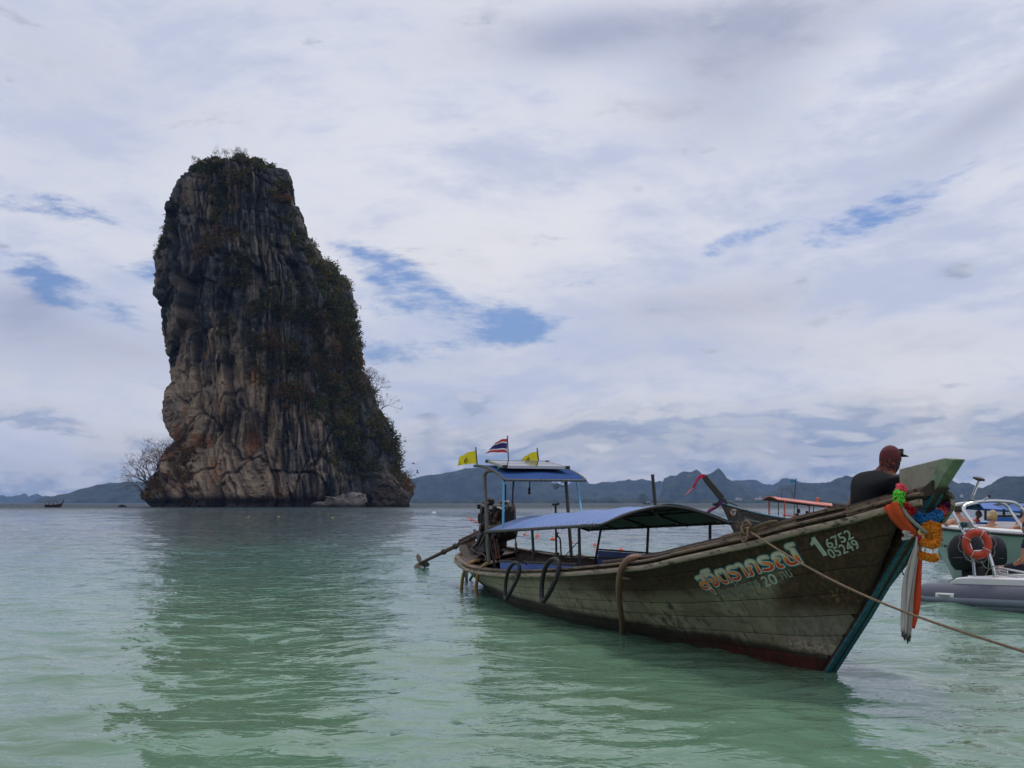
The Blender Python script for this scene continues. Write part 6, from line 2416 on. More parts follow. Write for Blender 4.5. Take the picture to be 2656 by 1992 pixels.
def ruffle(pts, r, mat, T, name, seed, per=90, size=.036, jitter=.5):
    """plastic-flower sleeve: many little crumpled petals round a core"""
    rs_ = np.random.default_rng(seed)
    P = spline(pts, 8)
    mb = MB()
    mb.tube(P, r * .5, 8)
    seg = len(P) - 1
    for i in range(per * 4):
        u = rs_.random() * seg
        k = int(u)
        c = P[k] * (1 - (u - k)) + P[min(k + 1, seg)] * (u - k)
        tdir = P[min(k + 1, seg)] - P[k]
        tdir /= max(np.linalg.norm(tdir), 1e-6)
        d = rs_.normal(size=3)
        d -= tdir * (d @ tdir)
        d /= np.linalg.norm(d)
        e = np.cross(d, tdir) * .8 + rs_.normal(size=3) * jitter
        e /= np.linalg.norm(e)
        q0 = c + d * r * .55
        q1 = c + d * r * rs_.uniform(.9, 1.12)
        s_ = size * rs_.uniform(.6, 1.2)
        mid = (q0 + q1) / 2
        mb.add([q0 - e * s_ * .4, mid - e * s_ * .6 + tdir * s_ * .3, q1 - e * s_ * .25 - tdir * s_ * .2, q1 + e * s_ * .25 + tdir * s_ * .3, mid + e * s_ * .6 - tdir * s_ * .2, q0 + e * s_ * .4],
               [(0, 1, 4, 5), (1, 2, 3, 4)])
    return mb.build(name, mat, T, smooth=False)


T = thing('flower_garland', 'garland of pink, green, red and blue plastic flowers looped round the prow', 'garland', pq(2385, 1335), BF)
for (nm, pts, colr, r) in (('pink_sleeve', [pq(2341, 1262, -.24), pq(2336, 1270, -.26), pq(2336, 1278, -.27)], (.85, .13, .17), .038),
                           ('green_sleeve', [pq(2334, 1278, -.28), pq(2331, 1290, -.30), pq(2333, 1302, -.30), pq(2334, 1308, -.29)], (.18, .75, .07), .042),
                           ('red_sleeve', [pq(2338, 1306, -.28), pq(2350, 1319, -.25), pq(2366, 1331, -.21)], (.50, .012, .010), .044),
                           ('blue_sleeve', [pq(2367, 1332, -.20), pq(2380, 1344, -.15), pq(2402, 1350, -.09), pq(2420, 1344, -.02), pq(2436, 1334, .08)], (.015, .20, .48), .046),
                           ('coral_sleeve', [pq(2436, 1332, .09), pq(2445, 1325, .14), pq(2444, 1318, .17)], (.75, .10, .09), .036),
                           ('purple_sleeve', [pq(2446, 1322, .16), pq(2454, 1314, .20), pq(2452, 1306, .22)], (.30, .02, .32), .034)):
    ruffle(pts, r, pm(nm, colr, .55, var=.25, scale=20, bump=.2, trans=.35), T, nm, len(nm), per=110 if 'blue' in nm else 60)
T = thing('marigold_garland', 'hanging orange marigold garland with white bead strings below the blue flowers', 'garland', pq(2412, 1355, -.12), BF)
MARI = pm('marigold_orange', (0.80, 0.30, 0.015), .6, var=.35, scale=22, bump=.2, trans=.3)
JAS = pm('cream_beads', (0.68, 0.64, 0.54), .6, var=.1, scale=20, bump=.1)
for i, (a, b) in enumerate((((2404, 1358), (2397, 1412)), ((2417, 1356), (2414, 1414)), ((2428, 1360), (2425, 1412)))):
    pts = [pq(a[0], a[1], -.10 + .02 * i), pq((a[0] + b[0]) / 2 + (3 if i == 2 else 0), (a[1] + b[1]) / 2, -.12 + .02 * i), pq(b[0], b[1], -.10 + .02 * i)]
    ruffle(pts, .038, MARI, T, 'marigold_string', 20 + i, per=150, size=.027)
ruffle([pq(2394, 1403, -.15), pq(2408, 1412, -.16), pq(2422, 1413, -.14), pq(2430, 1405, -.1)], .030, MARI, T, 'marigold_ring', 31, per=110, size=.026)
ruffle([pq(2376, 1430, -.12), pq(2390, 1441, -.15), pq(2405, 1444, -.16), pq(2420, 1448, -.15), pq(2429, 1446, -.12)], .030, MARI, T, 'marigold_arc', 32, per=130, size=.026)
for i, (a, b) in enumerate((((2393, 1413), (2385, 1434)), ((2400, 1414), (2399, 1440)), ((2420, 1414), (2421, 1442)))):
    mb = MB()
    for k in range(8):
        q = lerp(pq(*a, -.12), pq(*b, -.12), k / 7)
        mb.ball(q, .0085 if k % 2 else .0065, 8, sc=(1, 1, 1.3))
    mb.build('bead_string', JAS, T, kind='stuff')
mb = MB()
mb.tube(spline([pq(2438, 1340, .05), pq(2430, 1352, .0), pq(2420, 1360, -.05), pq(2410, 1370, -.1)], 4), .004, 5)
mb.tube(spline([pq(2392, 1370, -.16), pq(2384, 1380, -.17), pq(2392, 1390, -.16), pq(2398, 1405, -.15)], 4), .012, 5)
mb.build('tie', pm('pale_green_tie', (0.40, 0.48, 0.25), .7, var=.2, bump=.1), T)
rope('hanging_rope', 'thin brown cord trailing into the water between the bow and the hanging ribbons', [BF.ray(2334, 1455, .3), BF.ray(2337, 1475, .32), BF.ray(2345, 1492, .35), BF.ray(2352, 1500, .36)], .006, BROPE, cat='rope')

# ================================================================= smaller longtail boats
def longtail(name, label, fr, L, beam, zmid, zbow, rake, prow, cols, group=None, far=False, nprow=(0.35, .05)):
    """x forward, origin at the stem on the water; hull runs aft to x = -L"""
    T = thing(name, label, 'boat', (0, 0, 0), fr, group)
    ns = 26 if not far else 12
    xs = np.linspace(rake, -L, ns)

    def zs(x):
        t = (rake - x) / (rake + L)
        return zmid + (zbow - zmid) * max(0, 1 - t / .55) ** 2 + .12 * max(0, (t - .75) / .25)

    def wg(x):
        t = (rake - x) / (rake + L)
        return max(.03, beam / 2 * min(1, math.sin(min(t / .55, 1) * math.pi / 2)) * (1 if t < .75 else 1 - .6 * ((t - .75) / .25) ** 2))
    for side in (1, -1):
        P = []
        for x in xs:
            zb = -.3 if x <= 0 else zbow * (x / rake) * .97
            row = []
            for k in range(6):
                t = k / 5
                z = zs(x) + (zb - zs(x)) * t
                w = wg(x) * (1 - t) ** .55 if x < 0 else .03 + (wg(x) - .03) * (1 - t)
                row.append((x, side * max(w, .03), z))
            P.append(row)
        P = np.array(P)
        mb = MB()
        mb.grid(P if side > 0 else P[:, ::-1], thick=.03, nrm=(0, -side, 0))
        mb.build('hull_side', cols['hull'], T)
        mb = MB()
        mb.tube([(x, side * (wg(x) + .02), zs(x)) for x in xs], .035 if not far else .06, 6)
        mb.build('gunwale', cols['trim'], T)
    mb = MB()
    P = np.array([[(x, -wg(x) * .9, zs(x) - .25), (x, wg(x) * .9, zs(x) - .25)] for x in xs[2:]])
    mb.grid(P, thick=.03, nrm=(0, 0, -1))
    mb.build('deck', cols['deck'], T)
    # tall curved prow
    mb = MB()
    pr = spline([(0, 0, -.2), (rake, 0, zbow)] + prow, 6)
    n = len(pr)
    g = []
    V = []
    for i in range(n):
        t = i / (n - 1)
        w_ = nprow[0] * (1 - .3 * t)
        T_ = pr[min(i + 1, n - 1)] - pr[max(i - 1, 0)]
        T_ /= np.linalg.norm(T_)
        nrm = np.array([T_[2], 0, -T_[0]])
        for (a, b) in ((.5, -1), (.5, 1), (-.5, 1), (-.5, -1)):
            V.append(pr[i] + nrm * w_ * (a - .35) + np.array([0, b * nprow[1], 0]))
    Fc = [(i * 4 + j, i * 4 + (j + 1) % 4, i * 4 + 4 + (j + 1) % 4, i * 4 + 4 + j) for i in range(n - 1) for j in range(4)] + [(3, 2, 1, 0), tuple((n - 1) * 4 + j for j in range(4))]
    mb.add(V, Fc)
    mb.build('prow', cols['prow'], T, smooth=False)
    return T, zs, wg


REDP = pm('faded_red_roof', (0.58, 0.17, 0.13), .6, var=.25, scale=3, bump=.3, col2=(.62, .38, .33), thr=(.5, .68), stretch=(1, 6, 1))
REDPOST = pm('orange_red_paint', (0.62, 0.10, 0.04), .55, var=.2, scale=5, bump=.1)
SKYTRIM = pm('pale_blue_trim', (0.16, 0.36, 0.42), .6, var=.2, scale=3, bump=.1)
GREYHULL = pm('grey_brown_hull', (0.085, 0.078, 0.062), .75, var=.45, scale=1.6, bump=.4, col2=(.035, .028, .022), thr=(.5, .62), stretch=(1, 1, 4))
LF = Frame((12.2, 54.65, 0), math.atan2(-.25, -.97))
prowp = [tuple(LF.ray(1868, 1296, 0)), tuple(LF.ray(1849, 1272, 0)), tuple(LF.ray(1832, 1251, 0)), tuple(LF.ray(1824, 1238, 0))]
lb_top = LF.ray(1872, 1303, 0)
T2, zs2, wg2 = longtail('longtail_boat', 'brown longtail boat with pale blue rail and faded red canopy behind the big boat', LF, 10.5, 2.0, .55, 1.58, lb_top[0], prowp,
                        dict(hull=GREYHULL, trim=SKYTRIM, deck=INNER, prow=pm('dark_prow_wood', (0.045, 0.034, 0.025), .7, var=.3, scale=2, bump=.3)), nprow=(.36, .06))


def lq(px, py, y=.9):
    return np.array(LF.ray(px, py, y))


# roof in two lengths, standing on red posts.  port side (local +y) is turned away; near side is -y or +y
nearsgn = 1 if LF.loc((0, 0, 0))[1] > 0 else -1
yn, yf = nearsgn * .85, -nearsgn * .85
for (xa, xb, za, zb_) in ((lq(2016, 1297, yn), lq(2142, 1313, yn), 0, 0), (lq(2142, 1312, yn), lq(2300, 1330, yn), 0, 0)):
    mb = MB()
    g = []
    for i in range(8):
        q = lerp(xa, xb, i / 7)
        g.append([(q[0], yn + (yf - yn) * v, q[2] + .17 * math.sin(v * math.pi)) for v in np.linspace(0, 1, 9)])
    mb.grid(np.array(g), thick=.05, nrm=(0, 0, 1))
    mb.build('canopy_roof', REDP, T2)
for (px, yt, yb) in ((2035, 1300, 1337), (2060, 1303, 1338), (2110, 1309, 1341), (2142, 1313, 1343), (2185, 1318, 1345)):
    for yy in (yn, yf):
        a = lq(px, yt, yn)
        b = lq(px, yb, yn)
        mb = MB()
        mb.bar((a[0], yy, a[2]), (b[0], yy, b[2] - .1), .04 if px in (2035, 2142) else .022, 6)
        mb.build('canopy_post', REDPOST if px in (2035, 2142) else BLACKP, T2)
mb = MB()
mb.tube([lq(2030, 1336, yn), lq(2075, 1340, yn), lq(2110, 1343, yn)], .035, 6)
mb.build('side_rail', REDPOST, T2)
mb = MB()
for yy in (.3, -.3):
    mb.tube([lq(2027, 1292, yy), lq(2028, 1268, yy), lq(2052, 1269, yy), lq(2058, 1290, yy)], .022, 5)
for (px, py) in ((2028, 1268), (2052, 1269), (2028, 1279), (2055, 1280)):
    mb.bar(lq(px, py, .3), lq(px, py, -.3), .018, 5)
mb.build('roof_rack', GREYPIPE, T2)
mb = MB()
mb.tube([lq(1885, 1315, yn * .6), lq(1881, 1306, yn * .6), lq(1884, 1303, yn * .6), lq(1895, 1305, yn * .6), lq(1913, 1312, yn * .6)], .03, 6)
mb.build('bow_rail', BLACKP, T2)
mb = MB()
mb.lathe([(.08, 0), (.09, .02), (.07, .05), (.06, .16), (.09, .18), (.09, .24), (.03, .27)], lq(2121, 1303, 0), n=10)
mb.build('roof_lamp', REDPOST, T2)
rs = random.Random(3)
mb = MB()
for i in range(9):
    mb.ball(lq(1915 + i * 6.5 + rs.uniform(-2, 2), 1318 + i * 1.4, rs.uniform(-.2, .4)), rs.uniform(.06, .12), 7, sc=(1.5, 1, .5))
mb.build('foredeck_gear', pm('grey_tarp_bundle', (0.20, 0.18, 0.15), .8, var=.4, scale=4, bump=.4), T2)
# badge and lettering on the near bow
def side_map(T, fr, zs_, wg_, rake, L, zbow, sgn):
    def fn(x, z, off):
        zb = -.3 if x <= 0 else zbow * (x / rake) * .97
        t = (zs_(x) - z) / max(zs_(x) - zb, .01)
        t = min(max(t, 0), 1)
        w = wg_(x) * (1 - t) ** .55 if x < 0 else .03 + (wg_(x) - .03) * (1 - t)
        return (x, sgn * (w + .03 + off), z)
    return fn


fn2 = side_map(T2, LF, zs2, wg2, lb_top[0], 10.5, 1.58, nearsgn)


def side_text(body, T, fr, fn, x0z0, x1z1, h, mat, name='painted_lettering', ow=.012):
    V, Fc = text_polys(body)
    u0, u1 = V[:, 0].min(), V[:, 0].max()
    for (vv, ff, o) in ((V, Fc, .004),) + (((*outline(V, Fc, ow), .002),) if ow else ()):
        pts = [fn(x0z0[0] + (x1z1[0] - x0z0[0]) * (v[0] - u0) / (u1 - u0), x0z0[1] + (x1z1[1] - x0z0[1]) * (v[0] - u0) / (u1 - u0) + v[1] * h, o) for v in vv]
        me = mkmesh(name, np.array(pts) - T.base, ff, mat, smooth=False)
        o_ = bpy.data.objects.new(name, me)
        COL.objects.link(o_)
        o_.parent = T.o


def approx_on(fr, fn, px, py, y0):
    y = y0
    for _ in range(25):
        q = fr.ray(px, py, y)
        y = .5 * y + .5 * fn(q[0], q[2], 0)[1]
    q = fr.ray(px, py, y)
    return q[0], q[2]


bx_, bz_ = approx_on(LF, fn2, 1903, 1328, nearsgn * .3)
for (r0, r1, m_, o_) in ((.0, .20, REDPOST, .012), (.0, .165, pm('white_badge', (0.5, 0.48, 0.44), .6, var=.1, bump=.1), .016)):
    mb = MB()
    pts = [fn2(bx_, bz_, o_)] + [fn2(bx_ + math.cos(t) * r1, bz_ + math.sin(t) * r1, o_) for t in np.linspace(0, 2 * math.pi, 24, endpoint=False)]
    mb.add(pts, [(0, 1 + i, 1 + (i + 1) % 24) for i in range(24)])
    mb.build('painted_badge', m_, T2, smooth=False)
a_ = approx_on(LF, fn2, 1895, 1332, nearsgn * .3)
b_ = approx_on(LF, fn2, 1911, 1333, nearsgn * .3)
side_text('TJ', T2, LF, lambda x, z, o: fn2(x, z, o + .018), a_, b_, .22, NAIL, ow=.03)
a_, b_ = approx_on(LF, fn2, 1930, 1347, nearsgn * .5), approx_on(LF, fn2, 1972, 1357, nearsgn * .5)
side_text('THAIJAREN', T2, LF, fn2, a_, b_, .13, LET_W)
a_, b_ = approx_on(LF, fn2, 1930, 1337, nearsgn * .5), approx_on(LF, fn2, 1985, 1347, nearsgn * .5)
side_text('Captain', T2, LF, fn2, a_, b_, .12, pm('faded_orange_paint', (0.26, 0.11, 0.05), .7, var=.3, scale=6, bump=.1)) if False else None

T = thing('prow_ribbon', 'pink ribbon streaming from the top of the brown boat prow', 'ribbon', lq(1822, 1237, 0), LF)
PINK = pm('pink_satin', (0.85, 0.05, 0.16), .5, var=.12, scale=4, bump=.2, trans=.35)
ribbon([lq(1829, 1236, 0), lq(1818, 1236, -.05), lq(1810, 1243, -.1), lq(1803, 1255, -.1), lq(1795, 1268, -.15), lq(1779, 1283, -.1)], [.22, .2, .16, .14, .17, .06], (1, 0, .3), PINK, T, curl=.3, seed=1)
ribbon([lq(1828, 1240, 0), lq(1816, 1240, -.1), lq(1806, 1250, -.15), lq(1799, 1264, -.15), lq(1786, 1276, -.12), lq(1776, 1284, -.1)], [.06, .06, .06, .06, .06, .04], (1, 0, .3), WH1, T, curl=.3, seed=2)
T = thing('prow_ribbon', 'purple and crimson ribbons tied low round the brown boat prow', 'ribbon', lq(1868, 1303, 0), LF)
PURP = pm('purple_satin', (0.12, 0.02, 0.16), .5, var=.15, scale=4, bump=.2, trans=.3)
CRIM = pm('crimson_satin', (0.40, 0.015, 0.07), .5, var=.15, scale=4, bump=.2, trans=.3)
ribbon([lq(1873, 1298, nearsgn * .1), lq(1869, 1306, nearsgn * .12), lq(1862, 1312, nearsgn * .12)], .16, (1, 0, .2), PURP, T, seed=1)
ribbon([lq(1866, 1308, nearsgn * .1), lq(1856, 1317, 0), lq(1843, 1323, 0), lq(1833, 1332, 0), lq(1820, 1340, 0)], [.16, .14, .2, .18, .10], (1, 0, .3), CRIM, T, seed=3)
ribbon([lq(1862, 1314, nearsgn * .1), lq(1850, 1322, .1), lq(1838, 1327, .1), lq(1826, 1336, .1), lq(1819, 1339, .1)], [.10, .08, .1, .1, .08], (1, 0, .3), PURP, T, seed=5)
mb = MB()
for i in range(5):
    mb.ball(lq(1852 + i * 2.4, 1307 + (i % 2) * 3, 0), .09, 7, sc=(1.2, .8, .7))
mb.build('knot', BLACKP, T)
# its flag
T = thing('flag', 'small pale blue flag on the roof of the brown longtail boat', 'flag', lq(2062, 1290, 0), LF)
mb = MB()
mb.bar(lq(2060, 1293, 0), lq(2065, 1241, 0), .022, 6)
mb.build('flag_pole', BLACKP, T)
mb = MB()
g = [[lq(2064 - u * 13, 1243 + v * 9 + u * 1.5, .12 * math.sin(u * 5) * u) for v in np.linspace(0, 1, 5)] for u in np.linspace(0, 1, 10)]
mb.grid(np.array(g), thick=.01, nrm=(0, 1, 0))
mb.build('flag_cloth', pm('pale_blue_cloth', (0.05, 0.35, 0.55), .8, var=.1, scale=4, bump=.1, trans=.3), T)


def sitter(label, fr, base, yaw, skin, shirt=None, trousers=None, hair=None, s=1.0, hands=(), lean=.08, group=None, arms='lap', curl=.5, build_=1.0):
    """seated figure facing local yaw, seat at base"""
    b = np.array(base, float)
    f = np.array([math.cos(yaw), math.sin(yaw), 0])
    l = np.array([-f[1], f[0], 0])
    up = np.array([0, 0, 1.0])
    q = lambda a, c, d: b + (f * a + l * c + up * d) * s
    J = dict(pelvis=q(0, 0, .10), waist=q(lean * .3, 0, .28), chest=q(lean, 0, .46), neck=q(lean * 1.5, 0, .60), head=q(lean * 1.9 + .02, 0, .73),
             ls=q(lean, .18, .50), rs=q(lean, -.18, .50), le=q(lean + .05, .24, .24), re=q(lean + .05, -.24, .24), lw=q(lean + .26, .16, .16), rw=q(lean + .26, -.16, .16),
             lh=q(.02, .09, .07), rh=q(.02, -.09, .07), lk=q(.42, .13, .10), rk=q(.42, -.13, .10), la=q(.44, .12, -.30), ra=q(.44, -.12, -.30), lt=q(.58, .12, -.34), rt=q(.58, -.12, -.34))
    if isinstance(arms, dict):
        J.update({k: np.array(v, float) for k, v in arms.items()})
    return person(label, fr, b, J, yaw, (0, .05), skin=skin, shirt=shirt, trousers=trousers, hair=hair, hands=hands, group=group, curl=curl, build_=build_)


DKC = pm('dark_clothes', (0.02, 0.022, 0.026), .8, var=.3, scale=5, bump=.2)
DHAIR = pm('dark_brown_hair', (0.018, 0.010, 0.006), .6, var=.4, scale=30, bump=.6, bscale=60)
for (px, py, lab, yw) in ((2063, 1326, 'person in dark clothes sitting nearest the front post under the red canopy', 2.8), (2098, 1331, 'person in dark clothes sitting in the middle under the red canopy', .4), (2125, 1334, 'person in dark clothes farthest back under the red canopy', 1.2)):
    q = lq(px, py, 0)
    sitter(lab, LF, (q[0], 0, q[2] - .73), yw, SKIN3, shirt=(DKC, .5), trousers=DKC, hair=(DHAIR, 'short'), group='people sitting under the red canopy')

# ---- blue-roofed boat behind the speedboat
GF = Frame(tuple(np.array(viewpt(2440, 1352, 33)) * [1, 1, 0]), math.atan2(.12, -.99))
BROWNH = pm('dark_brown_hull', (0.045, 0.030, 0.022), .75, var=.4, scale=2, bump=.3)
BLUEP = pm('bright_blue_paint', (0.015, 0.11, 0.42), .45, var=.2, scale=3, bump=.1)
T3, zs3, wg3 = longtail('longtail_boat', 'dark longtail boat with bright blue canopy beyond the white speedboat', GF, 9, 2.0, .85, 1.05, .35, [(.55, 0, 1.25), (.65, 0, 1.4)], dict(hull=BROWNH, trim=BLUEP, deck=INNER, prow=BROWNH), nprow=(.2, .05))
gn = 1 if GF.loc((0, 0, 0))[1] > 0 else -1


def gq(px, py, y):
    return np.array(GF.ray(px, py, y))


mb = MB()
g = []
for i in range(8):
    q = lerp(gq(2552, 1322, gn * .9), gq(2760, 1336, gn * .9), i / 7)
    g.append([(q[0], gn * .9 - gn * 1.8 * v, q[2] + .26 * math.sin(v * math.pi)) for v in np.linspace(0, 1, 9)])
mb.grid(np.array(g), thick=.04, nrm=(0, 0, 1))
mb.build('canopy_roof', BLUEP, T3)
mb = MB()
P = np.array([[gq(px, 1335 + (px - 2570) * .02, gn * 1.0), gq(px, 1341 + (px - 2570) * .02, gn * 1.0)] for px in (2565, 2600, 2640, 2700)])
mb.grid(P, thick=.03, nrm=(0, gn, 0))
mb.build('side_board', BLACKP, T3)
mb = MB()
P = np.array([[gq(px, 1341.5 + (px - 2570) * .02, gn * 1.02), gq(px, 1352 + (px - 2570) * .02, gn * 1.02)] for px in (2560, 2600, 2640, 2700)])
mb.grid(P, thick=.03, nrm=(0, gn, 0))
mb.build('side_board', BLUEP, T3, label='bright blue side board')
for px in (2556, 2604, 2650, 2690):
    mb = MB()
    mb.bar(gq(px, 1320, gn * .88), gq(px, 1350, gn * .88), .04, 6)
    mb.build('canopy_post', BLACKP, T3)
mb = MB()
rs = random.Random(8)
for i in range(16):
    a = gq(rs.uniform(2555, 2620), rs.uniform(1307, 1313), rs.uniform(-.6, .6))
    mb.tube(spline([a, a + (rs.uniform(-.5, .5), rs.uniform(-.3, .3), rs.uniform(-.05, .1)), a + (rs.uniform(-.8, .8), rs.uniform(-.3, .3), rs.uniform(-.08, .02))], 4), .018, 4)
mb.build('roof_clutter', BLACKP, T3)
q = gq(2524, 1334, .2)
sitter('person in an orange vest standing in the bow of the blue-roofed boat', GF, (q[0], .2, q[2] - .73), 2.6, SKIN3, shirt=(pm('orange_vest', (0.60, 0.07, 0.03), .6, var=.2, scale=5, bump=.2), .3), trousers=DKC, hair=(DHAIR, 'short'))

# ================================================================= white and green speedboat
SF = Frame((9.19, 21.05, 0), math.atan2(.82, -.57))
GEL = pm('white_gelcoat', (0.72, 0.70, 0.70), .3, var=.05, scale=3, bump=.05)
SAGE = pm('sage_green_gelcoat', (0.33, 0.43, 0.37), .35, var=.08, scale=2, bump=.05)
CREAM = pm('cream_vinyl', (0.55, 0.50, 0.46), .55, var=.08, scale=4, bump=.1)
T4 = thing('speedboat', 'white and sage green open speedboat with people aboard', 'boat', (0, 0, 0), SF)
xg = [.62, .45, .1, -.4, -1, -1.8, -2.8, -4, -6.5]
wgx = [.04, .22, .47, .72, .93, 1.08, 1.15, 1.18, 1.15]
zgx = [1.17, 1.165, 1.15, 1.13, 1.11, 1.08, 1.05, 1.02, 1.0]


def sw(x):
    return float(np.interp(-x, [-q for q in xg], wgx))


def sz(x):
    return float(np.interp(-x, [-q for q in xg], zgx))


def sfn(x, z, off=0.0, sgn=1):
    zt = sz(x)
    zb = -.35 if x < 0 else 1.12 * (x / .62) ** .85
    wb = .03
    t = min(max((z - zb) / max(zt - zb, .02), 0), 1)
    p_ = float(np.interp(-x, [0, .8, 2, 4], [1.15, .95, .62, .42]))
    return (x, sgn * (wb + (sw(x) - wb) * t ** p_ + off), z)


xs = np.concatenate([np.linspace(.62, 0, 10), np.linspace(-.15, -6.5, 30)])
for sgn in (1, -1):
    mb = MB()
    P = []
    for x in xs:
        zb = -.35 if x < 0 else 1.12 * (x / .62) ** .85
        zt = sz(x) - .10
        P.append([sfn(x, zt + (zb - zt) * k / 11, 0, sgn) for k in range(12)])
    P = np.array(P)
    mb.grid(P if sgn > 0 else P[:, ::-1], thick=.02, nrm=(0, -sgn, 0))
    mb.build('hull_side', SAGE, T4)
    mb = MB()
    g = []
    for x in xs:
        w, z = sw(x), sz(x)
        g.append([(x, sgn * (w + .012), z - .10), (x, sgn * (w + .035), z - .085), (x, sgn * (w + .035), z - .06), (x, sgn * (w + .012), z - .045)])
    g = np.array(g)
    mb.grid(g if sgn < 0 else g[:, ::-1], thick=.02, nrm=(0, -sgn, 0))
    mb.build('rubbing_strip', RUBBER, T4)
    mb = MB()
    g = []
    for x in xs:
        w, z = sw(x), sz(x)
        iw = max(w - .26, .01)
        g.append([(x, sgn * (w + .01), z - .05), (x, sgn * (w + .005), z - .01), (x, sgn * (w - .03), z + .015), (x, sgn * iw, z + .02), (x, sgn * (iw - .005), z - .05)])
    g = np.array(g)
    mb.grid(g if sgn < 0 else g[:, ::-1])
    mb.build('gunwale', GEL, T4)
    mb = MB()
    g = []
    for x in xs[8:]:
        iw = max(sw(x) - .27, .01)
        g.append([(x, sgn * iw, sz(x) - .03), (x, sgn * (iw - .03), sz(x) - .40), (x, 0, sz(x) - .42)])
    g = np.array(g)
    mb.grid(g if sgn < 0 else g[:, ::-1])
    mb.build('cockpit_lining', CREAM, T4)
# transom and far coaming raised a little
mb = MB()
mb.grid(np.array([[(x, -(sw(x) - .12), sz(x) + .02), (x, -(sw(x) - .14), sz(x) + .09)] for x in xs[12:]]), thick=.05, nrm=(0, 1, 0))
mb.build('coaming', GEL, T4)
side_fn = lambda x, z, o: sfn(x, z, o, 1)


def s_on(px, py):
    y = .5
    for _ in range(40):
        q = SF.ray(px, py, y)
        y = .6 * y + .4 * sfn(q[0], q[2])[1]
    q = SF.ray(px, py, y)
    return q[0], q[2]


INK = pm('black_lettering', (0.01, 0.01, 0.012), .5, bump=0)
side_text('คอร์ ซอร์', T4, SF, side_fn, s_on(2424, 1417), s_on(2479, 1421), .095, INK, ow=.02)
side_text('กอง', T4, SF, side_fn, s_on(2425, 1400), s_on(2447, 1403), .07, INK, ow=.006)

# people aboard, seen from behind
q = SF.ray(2494, 1324, .15)
b0 = np.array([q[0], .15, q[2] - .73])
nd_ = dict(le=SF.ray(2452, 1359, .75), lw=SF.ray(2440, 1344, .62), ls=np.array(SF.ray(2476, 1350, .45)))
sitter('shirtless person with short dark hair, one arm with a black cuff on the boat side', SF, b0, -.55, SKIN, trousers=DKC, hair=(DHAIR, 'short'), arms=dict(le=nd_['le'], lw=nd_['lw']), hands=('l',))
mb = MB()
a_, b_ = np.array(nd_['le']), np.array(nd_['lw'])
mb.tube([lerp(a_, b_, .25), lerp(a_, b_, .6), lerp(a_, b_, 1.05)], [.052, .056, .05], 12)
mb.solo('arm_sleeve', 'black elastic sleeve on the forearm resting on the white rail', 'sleeve', BLKT, lerp(a_, b_, .6), SF)
q = SF.ray(2560, 1340, .35)
WOM = sitter('person with blonde hair in a bun and sunglasses, back to the camera', SF, (q[0], .35, q[2] - .73), -1.75, SKIN, trousers=DKC,
             hair=(pm('blonde_hair', (0.42, 0.29, 0.13), .55, var=.35, scale=30, bump=.6, bscale=60), 'bun'), build_=.92)
mb = MB()
bw = np.array([q[0], .35, q[2] - .73])
hh = WOM.J['head']
mb.tube([hh + WOM.HR @ np.array([.03, .06, -.16]), hh + WOM.HR @ np.array([-.065, 0, -.13]), hh + WOM.HR @ np.array([.03, -.06, -.16])], .010, 6)
mb.build('halter_strap', pm('blue_grey_strap', (0.12, 0.15, 0.22), .7, bump=.1), WOM)
mb = MB()
mb.ball(hh + WOM.HR @ np.array([-.105, 0, .01]), .026, 10, sc=(.5, 1.3, 1.3))
mb.build('hair_tie', pm('white_scrunchie', (0.65, 0.58, 0.5), .7, var=.3, scale=20, bump=.4), WOM)
q = SF.ray(2643, 1327, .3)
M3 = sitter('shirtless person with mirrored blue sunglasses and short beard at the right edge', SF, (q[0], .3, q[2] - .73), -2.0, SKIN2, trousers=DKC, hair=(pm('light_brown_hair', (0.13, 0.07, 0.035), .6, var=.4, scale=30, bump=.6, bscale=60), 'short'),
            arms=dict(re=SF.ray(2622, 1372, .75), rw=SF.ray(2634, 1382, .95), le=SF.ray(2668, 1372, .5), lw=SF.ray(2652, 1384, .98), rf=SF.loc(SF.w((0, 0, 0))) + np.array([-.6, .5, -.1])), hands=('r', 'l'), curl=.25)


def shades(P_, mat, name='sunglasses'):
    mb = MB()
    h, R_ = P_.J['head'], P_.HR
    for s_ in (.030, -.030):
        mb.ball(h + R_ @ np.array([.088, s_, .008]), .024, 12, sc=(.35, 1.15, .8), R=R_)
    mb.tube([h + R_ @ np.array([.0, .078, .01]), h + R_ @ np.array([.07, .064, .012]), h + R_ @ np.array([.095, .0, .014]), h + R_ @ np.array([.07, -.064, .012]), h + R_ @ np.array([.0, -.078, .01])], .004, 5)
    mb.build(name, mat, P_)


shades(WOM, pm('brown_lens', (0.03, 0.012, 0.008), .15, bump=0))
shades(M3, pm('mirror_blue_lens', (0.02, 0.03, 0.35), .12, metal=.4, bump=0))
mb = MB()
h_, R_ = M3.J['head'], M3.HR
V2, F2_, _ = head_geo((0, 0, 0), 0, 0)
V2 = V2 * 1.035
keep = [i for i, v in enumerate(V2) if v[2] < -.045 and v[0] > .005]
km = {i: k for k, i in enumerate(keep)}
mb.add(V2[keep] @ R_.T + h_, [tuple(km[i] for i in f) for f in F2_ if all(i in km for i in f)])
mb.build('beard', pm('brown_beard', (0.10, 0.05, 0.028), .8, var=.4, scale=30, bump=.5), M3)

